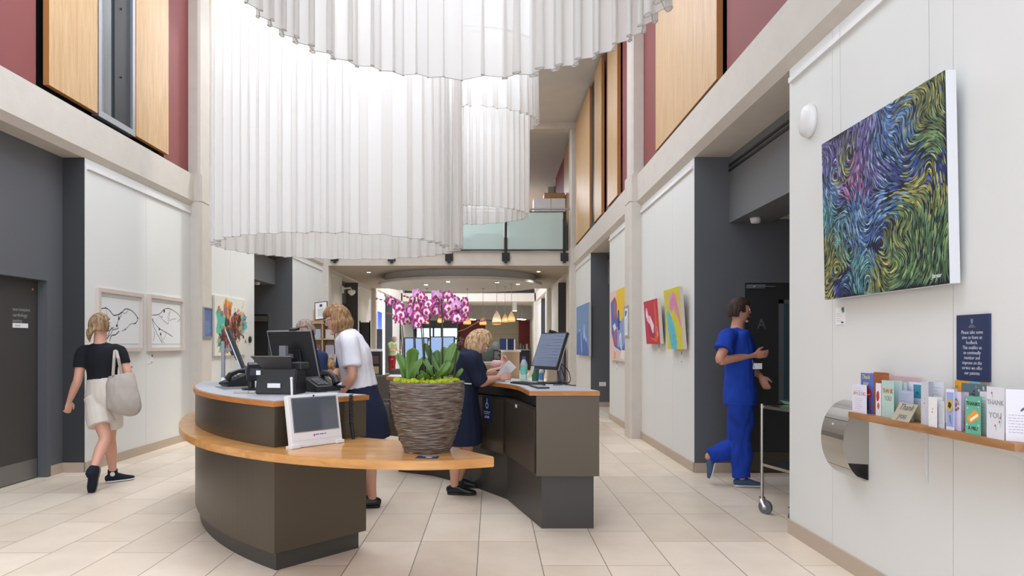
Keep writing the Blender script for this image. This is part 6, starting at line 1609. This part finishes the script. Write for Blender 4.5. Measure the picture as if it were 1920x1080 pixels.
# ---- man in blue scrubs
Y0 = 6.72
J = dict(pelvis=W(1388, 748, Y0), waist=W(1386, 706, Y0), chest=W(1384, 660, Y0), neck=W(1382, 616, Y0), head=W(1387, 583, Y0),
         shR=W(1364, 634, Y0-.18), elR=W(1350, 676, Y0-.24), wrR=W(1414, 666, Y0-.14), shL=W(1394, 634, Y0+.17), elL=W(1410, 692, Y0+.22), wrL=W(1426, 706, Y0+.05),
         hipR=W(1390, 760, Y0-.08), knR=W(1390, 832, Y0-.02), anR=W(1390, 896, Y0-.02), toeR=W(1418, 910, Y0-.02), hipL=W(1386, 760, Y0+.09), knL=W(1380, 838, Y0+.06), anL=W(1328, 856, Y0+.10), toeL=W(1316, 872, Y0+.1))
p = Person('person with dark hair in royal blue scrubs walking right past door A', (J['anR'].x, J['anR'].y, 0), J, (-.1, -1, 0), (1, -.1, 0), (1, -.12, -.06), (.04, 0, 1), SK2, build=1.0, female=False, hk=1.0,
           hands={'R': dict(dir=(1, 0, .1), thumb=(0, -.2, 1), curl=.35), 'L': dict(dir=(.35, -.3, -.8), thumb=(.8, -.4, .3), curl=.6)})
p.foot = {'L': ((-.25, 0, -1), (-1, 0, .3)), 'R': ((1, -.05, 0), (0, 0, 1))}
p.body(); p.hair(H_dark, 'short', 1.0)
p.top('scrub_top', cloth('royal_scrubs', 30, 64, 160), hem=.10, sleeve=.42, g=.022, flare=.022, sfl=.030, folds=.012)
p.trousers('scrub_trousers', cloth('royal_scrubs_dark', 30, 62, 158), length=.96, waist=.24, g=.024, flare=.02, folds=.017)
for q in 'LR': p.shoe(q, cloth('blue_grey_mesh', 74, 92, 118), M_white)
bm = B(); box(bm, (0, 0, 0), (.085, .012, .055)); o = childof(new('name_badge', bm, M_paper, None), p.t); o.matrix_world = Matrix.Translation(W(1412, 692, Y0-.14))
bm = B(); tube(bm, [W(1376, 622, Y0-.09), W(1392, 640, Y0-.13), W(1410, 672, Y0-.14), W(1414, 690, Y0-.14)], .004, 6); childof(new('lanyard', bm, mat('lanyard_grey', srgb(150, 150, 166), .6), None), p.t)

# ---- man in green shirt and red trousers, far
Y0 = 29.0
def far(px, py, dy=0): return W(px, py, Y0+dy)
J = dict(pelvis=far(735, 668), waist=far(735, 660), chest=far(735, 650), neck=far(737, 641.5), head=far(739.5, 636.5), shL=far(730, 646, -.1), elL=far(732, 656, -.15), wrL=far(742, 657, -.2), shR=far(740, 646, .12), elR=far(742, 656, .15), wrR=far(748, 657, .1),
         hipL=far(733, 671), knL=far(733, 689), anL=far(733, 704), toeL=far(737, 706), hipR=far(737, 671), knR=far(738, 689), anR=far(738, 704), toeR=far(742, 706))
p = Person('person in pale green shirt and red trousers, far off beside the tall window', (J['anL'].x, J['anL'].y, 0), J, (.5, -.9, 0), (.9, .4, 0), (1, 0, -.2), (0, 0, 1), SK2, build=1.12, female=False)
p.body(); p.hair(H_grey, 'short'); p.top('shirt', cloth('pale_green', 164, 176, 136), hem=.2, sleeve=.5); p.trousers('trousers', cloth('red_trousers', 140, 40, 46))

# ---- seated visitors behind the reception desk
def seated(label, hx, hy, Y0, top, hairm, kind, face, skin=SK1, extra=None):
    c = W(hx, hy, Y0); fx = V(face); fx.z = 0; fx.normalize(); sd = V((fx.y, -fx.x, 0)); z = V((0, 0, 1))
    g = lambda f_, s_, u_: c+fx*f_+sd*s_+z*u_
    sh = .47-c.z; 
    J = dict(head=c, neck=g(-.03, 0, -.15), chest=g(-.06, 0, -.33), waist=g(-.08, 0, -.50), pelvis=g(-.08, 0, -.62), shR=g(-.04, .18, -.20), elR=g(.06, .22, -.44), wrR=g(.26, .14, -.42), shL=g(-.04, -.18, -.20), elL=g(.06, -.22, -.44), wrL=g(.26, -.14, -.42),
             hipR=g(-.04, .09, -.66), knR=g(.38, .1, -.62), anR=g(.42, .1, -.98), toeR=g(.56, .1, -1.04), hipL=g(-.04, -.09, -.66), knL=g(.38, -.1, -.62), anL=g(.42, -.1, -.98), toeL=g(.56, -.1, -1.04))
    p = Person(label, (J['pelvis'].x, J['pelvis'].y, 0), J, sd, fx, face, (0, 0, 1), skin, build=.95)
    p.body(); p.hair(hairm, kind, 1.05); p.top('top', top, hem=.2, sleeve=.5); p.trousers('trousers', MATS['dark_trousers'])
    for q in 'LR': p.shoe(q, MATS['black_leather'])
    return p
seated('person with fair hair, glasses and pale blue shirt sitting low behind the desk monitor', 619, 697, 8.4, cloth('pale_blue', 176, 196, 226), H_brown, 'bob', (-.5, -1, -.5))
seated('person with grey hair sitting behind the fair-haired sitter, mostly hidden', 625, 684, 9.35, cloth('grey_top', 120, 122, 128), H_grey, 'bob', (-.6, -1, -.2))
def chair(label, x, y, rz, w=.66, group='grey tub armchairs in the waiting area'):
    t = thing('armchair', label, 'chair', (x, y, 0), rz, group)
    bm = B(); box(bm, (-w/2+.08, -.30, .28), (w/2-.08, .28, .44), bevel=.03); new('seat', bm, M_tub, t)
    bm = B(); box(bm, (-w/2+.04, .22, .25), (w/2-.04, .34, .84), bevel=.04); new('backrest', bm, M_tub, t)
    for s in (-1, 1):
        bm = B(); box(bm, (s*w/2-(.09 if s > 0 else 0), -.30, .22), (s*w/2+(.09 if s < 0 else 0), .34, .62), bevel=.03); new('armrest', bm, M_tub, t)
        for yy in (-.26, .28):
            bm = B(); tube(bm, [(s*(w/2-.06), yy, 0), (s*(w/2-.06), yy, .23)], .016, 8); new('leg', bm, M_chrome, t)
chair('grey armchair with chrome legs under the fair-haired sitter', W(619, 697, 8.4).x+.02, 8.50, -.46)
chair('grey armchair under the grey-haired sitter', W(625, 684, 9.35).x+.02, 9.46, -.5)
chair('grey armchair just right of the white-shirted person, nearest the counter', -1.30, 9.2, -1.9)
chair('grey armchair behind the nearest one, in the middle of the waiting area', -2.05, 12.3, -2.3)
chair('grey armchair furthest back, left of the orchid leaves', -2.05, 15.3, -2.6)
# ================================================================ things further down the hall
t = thing('leaflet_shelf', 'light wood leaflet shelf with pigeonholes behind the white-shirted person', 'shelf unit', (-2.73, 10.35, 0), 0)
Wd, Hh_, Dp = .62, 1.72, .26
bm = B(); box(bm, (0, Dp-.02, 0), (Wd, Dp, Hh_)); new('back_panel', bm, mat('light_ply', srgb(206, 176, 138), .55, noise_s=6, noise_a=.06), t)
for x in (0, Wd-.02): bm = B(); box(bm, (x, 0, 0), (x+.02, Dp-.02, Hh_)); new('side_panel', bm, MATS['light_ply'], t)
for k in range(8): bm = B(); box(bm, (.02, 0, k*Hh_/7.2), (Wd-.02, Dp-.02, k*Hh_/7.2+.018)); new('shelf', bm, MATS['light_ply'], t)
for x in (.21, .41): bm = B(); box(bm, (x, 0, .018), (x+.015, Dp-.02, Hh_-.05)); new('divider', bm, MATS['light_ply'], t)
bm = B(); box(bm, (.02, Dp-.015, Hh_), (.48, Dp, Hh_+.17)); new('header_board', bm, MATS['light_ply'], t)
rnd = random.Random(8)
cols = [(200, 210, 220), (90, 110, 160), (226, 226, 220), (150, 90, 110), (120, 160, 170), (190, 190, 210)]
names = ['pale grey', 'blue', 'white', 'plum', 'teal', 'lilac']
rowsn = ['second shelf from the top', 'third shelf from the top', 'fourth shelf from the top', 'lowest filled shelf']
for i in range(4):
    for j in range(3):
        ci = (i*3+j*2) % 6; lx = -2.73+.05+j*.2; z = (6-i)*Hh_/7.2+.019
        q = thing('leaflet_stack', '%s leaflets, %s column, %s of the leaflet shelf' % (names[ci], ('left', 'middle', 'right')[j], rowsn[i]), 'leaflets', (lx, 10.42, z), group='leaflets in the wood unit')
        bm = B(); box(bm, (0, 0, 0), (.13, .05, .14)); new('leaflet', bm, mat('leaf_%d' % ci, srgb(*cols[ci]), .6), q)
t = thing('tabletop_sign', 'black framed notice leaning on top of the wood leaflet shelf', 'sign', (-2.62, 10.34, Hh_), -.1)
bm = B(); box(bm, (0, 0, 0), (.20, .012, .28)); fr = new('frame', bm, M_black, t); fr.rotation_euler = (-.28, -.12, 0)
bm = B(); box(bm, (.012, -.002, .012), (.188, 0, .268)); pp = new('notice', bm, M_paper, fr)
bm = B()
for k in range(6): box(bm, (.05, -.003, .06+k*.02), (.14, -.002, .064+k*.02))
box(bm, (.08, -.003, .20), (.12, -.002, .24)); new('print', bm, M_dkink, fr)
t = thing('magazine_rack', 'black rack of magazines with white papers on top, in the waiting area', 'rack', (-2.45, 14.0, 0))
bm = B(); box(bm, (0, 0, 0), (.22, .3, 1.22)); new('rack_body', bm, M_black, t)
for k in range(4): bm = B(); box(bm, (.03, -.02, .35+k*.21), (.19, 0, .50+k*.21)); new('magazine', bm, mat('mag_%d' % k, srgb(*[(150, 80, 60), (70, 90, 130), (160, 150, 120), (90, 60, 70)][k]), .5), t)
bm = B(); box(bm, (.0, .02, 1.22), (.22, .26, 1.27)); new('paper_pile', bm, M_paper, t)
t = thing('notice_board', 'black free-standing notice board below the gallery on the left', 'board', (-4.15, 21.9, 0), 0)
bm = B(); box(bm, (0, 0, .9), (.34, .05, 2.05)); new('board', bm, mat('board_dark', srgb(52, 54, 58), .5), t)
for x in (0, .31): bm = B(); box(bm, (x, .0, 0), (x+.03, .05, 2.1)); new('post', bm, M_black, t)
t = thing('wall_notice', 'small blue and white poster beside the dark notice board', 'poster', (-3.72, 22.6, 1.1))
bm = B(); box(bm, (0, 0, 0), (.18, .02, .75)); new('poster_sheet', bm, mat('poster_blue', srgb(120, 136, 170), .5), t)
t = thing('blue_poster', 'tall bright blue poster on the wall behind the gallery column, far left', 'poster', mw=LW(26.2, .6, -4.28))
bm = B(); box(bm, (0, 0, 0), (.95, 2.0, .02)); 
m = bpy.data.materials.new('poster_gradient'); m.use_nodes = True; nt = m.node_tree; tc = nt.nodes.new('ShaderNodeTexCoord'); sp = nt.nodes.new('ShaderNodeSeparateXYZ'); cr = nt.nodes.new('ShaderNodeValToRGB')
cr.color_ramp.elements[0].color = srgb(170, 200, 236); cr.color_ramp.elements[1].color = srgb(30, 90, 220)
nt.links.new(tc.outputs['Generated'], sp.inputs[0]); nt.links.new(sp.outputs['Y'], cr.inputs[0]); nt.links.new(cr.outputs[0], nt.nodes['Principled BSDF'].inputs['Base Color'])
new('poster_sheet', bm, m, t)
# downlights in the gallery soffit
for i, (x, y) in enumerate(((-3.45, 19.6), (1.3, 19.4), (-3.5, 23.6), (1.4, 23.8))):
    t = thing('downlight', ['small lit downlight in the gallery soffit, front left', 'small lit downlight in the gallery soffit, front right', 'small downlight in the gallery soffit, back left', 'small downlight in the gallery soffit, back right'][i], 'light', (x, y, 3.38), group='downlights in the gallery soffit')
    bm = B(); lathe(bm, [(.05, -.004), (.07, -.004), (.07, 0)], 20, cap=False); new('trim_ring', bm, M_white, t)
    bm = B(); lathe(bm, [(.049, -.003), (.049, -.001)], 20); new('lamp', bm, M_ledglow, t)
    point_light('downlight_lamp', (x, y, 3.34), 14, r=.05, spot=2.2)
for i, (x, y) in enumerate(((-1.9, 20.2), (-1.2, 19.2), (.15, 19.4), (.75, 20.0))):
    t = thing('downlight', ['small downlight in the oval ceiling raft, leftmost', 'small downlight at the front of the oval ceiling raft, left of centre', 'small downlight in the oval ceiling raft, right of centre', 'small downlight in the oval ceiling raft, rightmost'][i], 'light', (x, y, 3.08), group='downlights in the oval raft')
    bm = B(); lathe(bm, [(.05, -.006), (.05, 0)], 16); new('lamp', bm, M_ledglow, t)
    point_light('downlight_lamp', (x, y, 3.03), 10, r=.05, spot=2.2)
# pendants
pend = [(931.4, 604, 21, 19.2, 1.35), (931.0, 605, 10, 20.8, 0), (947, 603, 15, 20.8, 1), (959, 602, 18, 19.8, 1), (905.6, 608, 16, 21.4, 1), (876, 607, 18, 21.6, 1), (800, 606, 16, 21.4, 1), (826, 604, 14, 22.4, 1)]
pl = ['white cone pendant lamp with amber lower rim, left of the pair', None, 'cream cone pendant lamp, middle of the three right-hand ones', 'cream cone pendant lamp, rightmost of the row', 'dim cream cone pendant lamp above the bent orchid spray', 'cream cone pendant lamp with amber rim right behind the orchids', 'cone pendant lamp glimpsed behind the left orchids', 'cone pendant lamp glimpsed behind the middle orchids']
for (px, py, hh, Y, k), lab in zip(pend, pl):
    if not lab: continue
    b0 = W(px, py, Y); h = hh*Y/F; r = h*.42
    t = thing('pendant_lamp', lab, 'lamp', (b0.x, b0.y, b0.z), group='cone pendants under the oval raft')
    bm = B(); lathe(bm, [(r, 0), (r*.93, h*.25), (r*.62, h*.62), (r*.2, h*.93), (r*.1, h)], 28, cap=False); bmesh.ops.solidify(bm, geom=bm.faces[:], thickness=.004)
    sh = new('lamp_shade', bm, mat('shade_white', srgb(232, 226, 214), .5) if k > 1 else mat('shade_cream', srgb(226, 206, 170), .5), t, True)
    bm = B(); lathe(bm, [(r*.95, -.06 if k > 1 else -.015), (r*1.0, 0)], 28, cap=False); new('lower_rim', bm, mat('amber_rim', srgb(214, 160, 96), .5, emit=.05), t)
    bm = B(); ball(bm, (0, 0, h*.2), r*.4); new('bulb', bm, M_softglow, t)
    bm = B(); tube(bm, [(0, 0, h), (0, 0, 3.08-b0.z)], .006, 6); tube(bm, [(0, 0, 3.06-b0.z), (0, 0, 3.08-b0.z)], .04, 12); new('cord', bm, M_alu, t)
    point_light('pendant_light', (b0.x, b0.y, b0.z-.02), 1.5, r=.05)
# cafe counter and display case
t = thing('cafe_counter', 'rounded cafe counter with white top and wood-toned front, beyond the blond reader', 'counter', (.70, 27.3, 0))
bm = B(); lathe(bm, [(.39, 0), (.39, 1.06)], 36); new('counter_front', bm, mat('counter_wood', srgb(176, 150, 124), .5), t)
bm = B(); lathe(bm, [(.44, 1.06), (.44, 1.14)], 36); new('counter_top', bm, mat('counter_white', srgb(206, 204, 198), .4), t)
t = thing('low_counter', 'low white-topped cafe counter in front of the glass display case', 'counter', (-.55, 24.6, 0))
bm = B(); box(bm, (0, 0, 0), (.98, .7, .62)); new('counter_front', bm, MATS['counter_wood'], t); bm = B(); box(bm, (-.03, -.05, .62), (1.02, .7, .73)); new('counter_top', bm, MATS['counter_white'], t)
t = thing('display_case', 'glass cake display case with lit shelves on the cafe counter', 'display case', (-.62, 25.6, 0))
bm = B(); box(bm, (0, 0, 0), (.9, .6, .72)); new('case_base', bm, M_blackm, t)
bm = B(); box(bm, (.02, .02, .72), (.88, .58, 1.44)); new('case_glass', bm, glass_mat('case_glass', (.5, .62, .58, 1), .05, .3), t)
for z in (.95, 1.2): bm = B(); box(bm, (.04, .05, z), (.86, .56, z+.012)); new('glass_shelf', bm, M_frost, t)
for i, (x, z, c) in enumerate(((.1, .735, (190, 200, 190)), (.3, .735, (150, 110, 70)), (.55, .735, (210, 214, 206)), (.2, .965, (120, 150, 130)), (.5, .965, (200, 190, 160)))):
    q = thing('food_jar', ['pale jar, bottom left of the display case', 'brown jar, bottom shelf of the display case', 'white jar, bottom right of the display case', 'green jar on the upper shelf of the display case', 'cream jar on the upper shelf of the display case'][i], 'jar', (-.62+x, 25.8, z), group='jars in the display case')
    bm = B(); lathe(bm, [(.05, 0), (.055, .02), (.055, .13), (.03, .16)], 14); new('jar_body', bm, mat('jar_%d' % i, srgb(*c), .4), q)
t = thing('price_board', 'small black price board with white chalk lines by the display case', 'sign', (.06, 25.4, .80))
bm = B(); box(bm, (0, 0, 0), (.27, .02, .34)); new('board', bm, M_black, t)
bm = B()
for k in range(5): box(bm, (.03, -.004, .05+k*.055), (.24-.03*(k % 3), 0, .068+k*.055))
new('chalk', bm, M_ink, t)
t = thing('low_counter', 'side plinth under the small black price board', 'counter', (.05, 25.35, 0)); bm = B(); box(bm, (0, 0, 0), (.26, .2, .80)); new('counter_front', bm, M_blackm, t)
for i, (x, rz, lab) in enumerate(((.36, .15, 'dark blue menu folder standing on the round counter, left'), (.66, -.35, 'dark blue menu folder standing on the round counter, right'))):
    t = thing('menu_folder', lab, 'menu', (x+.08, 27.15, 1.14), rz)
    bm = B(); box(bm, (-.13, 0, 0), (.13, .03, .44)); new('folder', bm, M_navyp if i else mat('folder_blue', srgb(44, 70, 120), .5), t)
    bm = B(); box(bm, (.13, 0, 0), (.17, .03, .42)); new('page_edge', bm, M_paper, t)
t = thing('coffee_grinder', 'dark appliance on the cafe counter left of the blue menus', 'appliance', (-.02, 27.6, 0))
bm = B(); box(bm, (0, 0, 0), (.3, .4, 1.1)); box(bm, (.02, .02, 1.1), (.28, .36, 1.42), bevel=.03); new('appliance_body', bm, M_black, t); bm = B(); box(bm, (-.2, .05, 1.12), (.0, .3, 1.36)); new('paper_stack', bm, M_paper, t)
t = thing('serving_cabinet', 'charcoal cabinet with jugs on top, right of the round counter', 'cabinet', (1.40, 37.0, 0)); bm = B(); box(bm, (0, 0, 0), (.62, .6, 1.04)); new('cabinet_body', bm, M_blackm, t); bm = B(); box(bm, (-.02, -.02, 1.04), (.62, .6, 1.08)); new('cabinet_top', bm, M_alu, t)
for i, (x, h, lab) in enumerate(((1.62, .32, 'grey-blue jug, left on the charcoal cabinet'), (1.78, .24, 'grey-blue jug, middle of the charcoal cabinet'), (1.95, .30, 'cream bottle, right on the charcoal cabinet'))):
    t = thing('jug', lab, 'jug', (x-.08, 37.2, 1.08), group='jugs on the charcoal cabinet')
    bm = B(); lathe(bm, [(.06, 0), (.07, .05), (.06, h*.7), (.045, h)], 16); new('jug_body', bm, mat('jug_blue', srgb(100, 116, 134), .4) if i < 2 else mat('jug_cream', srgb(196, 180, 150), .4), t)
t = thing('ceiling_spotlight', 'cylindrical surface spotlight on the far ceiling, right of the pendants', 'light', (W(965, 580, 33.6).x, 33.6, 2.96))
bm = B(); lathe(bm, [(.11, 0), (.11, .42)], 22); new('lamp_body', bm, M_white, t); bm = B(); lathe(bm, [(.10, -.01), (.10, 0)], 22); new('lamp', bm, M_ledglow, t)
for i, px in enumerate((977, 884)):
    t = thing('ceiling_panel_light', ['slanted lit ceiling panel at the right of the cafe', 'slanted lit ceiling panel behind the orchids'][i], 'light', (W(px, 604, 36.0).x, 35.4, 2.60), -.5)
    bm = B(); box(bm, (-.10, -.3, 0), (.10, .3, .03)); new('diffuser', bm, M_ledglow, t)
    bm = B(); box(bm, (-.11, -.31, .03), (.11, .31, .05)); tube(bm, [(0, 0, .05), (0, 0, .78)], .01, 6); new('housing', bm, M_alu, t)
t = thing('wall_lettering', 'white handwritten cafe sign on the cream wall above the counter', 'sign', mw=frame_mw((-.15, 27.0, 1.62), (1, 0, 0), (0, 0, 1), (0, -1, 0)))
t.matrix_world = frame_mw((-.28, YF-.01, 1.84), (1, 0, 0), (0, 0, 1), (0, -1, 0)); bm = B(); tube(bm, spline([(-.2, .02, 0), (-.1, .1, 0), (-.06, -.02, 0), (.02, .09, 0), (.05, 0, 0), (.13, .22, 0), (.16, .24, 0), (.12, -.08, 0), (.22, .06, 0), (.28, .1, 0), (.27, .01, 0), (.36, .08, 0)], 5), .012, 6); new('script', bm, M_ink, t)
for i, (x, lab) in enumerate(((1.72, 'light wooden board leaning at the right below the gallery, left one'), (1.86, 'light wooden board leaning at the right below the gallery, right one'))):
    t = thing('wooden_board', lab, 'board', (x, 19.9+i*.1, 1.28), .4)
    bm = B(); box(bm, (-.05, -.02, 0), (.05, .02, .34)); new('board', bm, mat('pale_board', srgb(170, 144, 118), .5), t)
t = thing('pedestal', 'dark cabinet carrying the two leaning wooden boards on the right', 'cabinet', (1.62, 19.7, 0)); bm = B(); box(bm, (0, 0, 0), (.36, .5, 1.28)); new('cabinet_body', bm, M_concd, t)
# stacks of crockery etc behind orchids
rnd = random.Random(6)
for i in range(6):
    t = thing('potted_plant', 'small grey-leaved plant on the cafe shelf, number %s from the left behind the orchids' % ['one', 'two', 'three', 'four', 'five', 'six'][i], 'plant', (-2.9+i*.34, 26.0, 1.2), group='grey plants on the cafe shelf')
    bm = B(); lathe(bm, [(.06, 0), (.08, .12)], 14); new('plant_pot', bm, M_tub, t)
    bm = B()
    for k in range(40):
        a = rnd.uniform(0, 6.3); r = rnd.uniform(.02, .16); z = .14+rnd.uniform(0, .3); ball(bm, (r*math.cos(a), r*math.sin(a), z), rnd.uniform(.015, .035), 1, 1, .6, 6, 4)
    new('foliage', bm, mat('grey_leaf', srgb(120, 124, 116), .7, noise_s=20, noise_a=.3), t)
t = thing('cafe_shelf', 'dark shelf unit carrying grey plants behind the orchids', 'shelf', (-3.1, 25.85, 0)); bm = B(); box(bm, (0, 0, 0), (2.1, .35, 1.2)); new('shelf_body', bm, M_blackm, t)

bpy.data.scenes.remove(_scr)
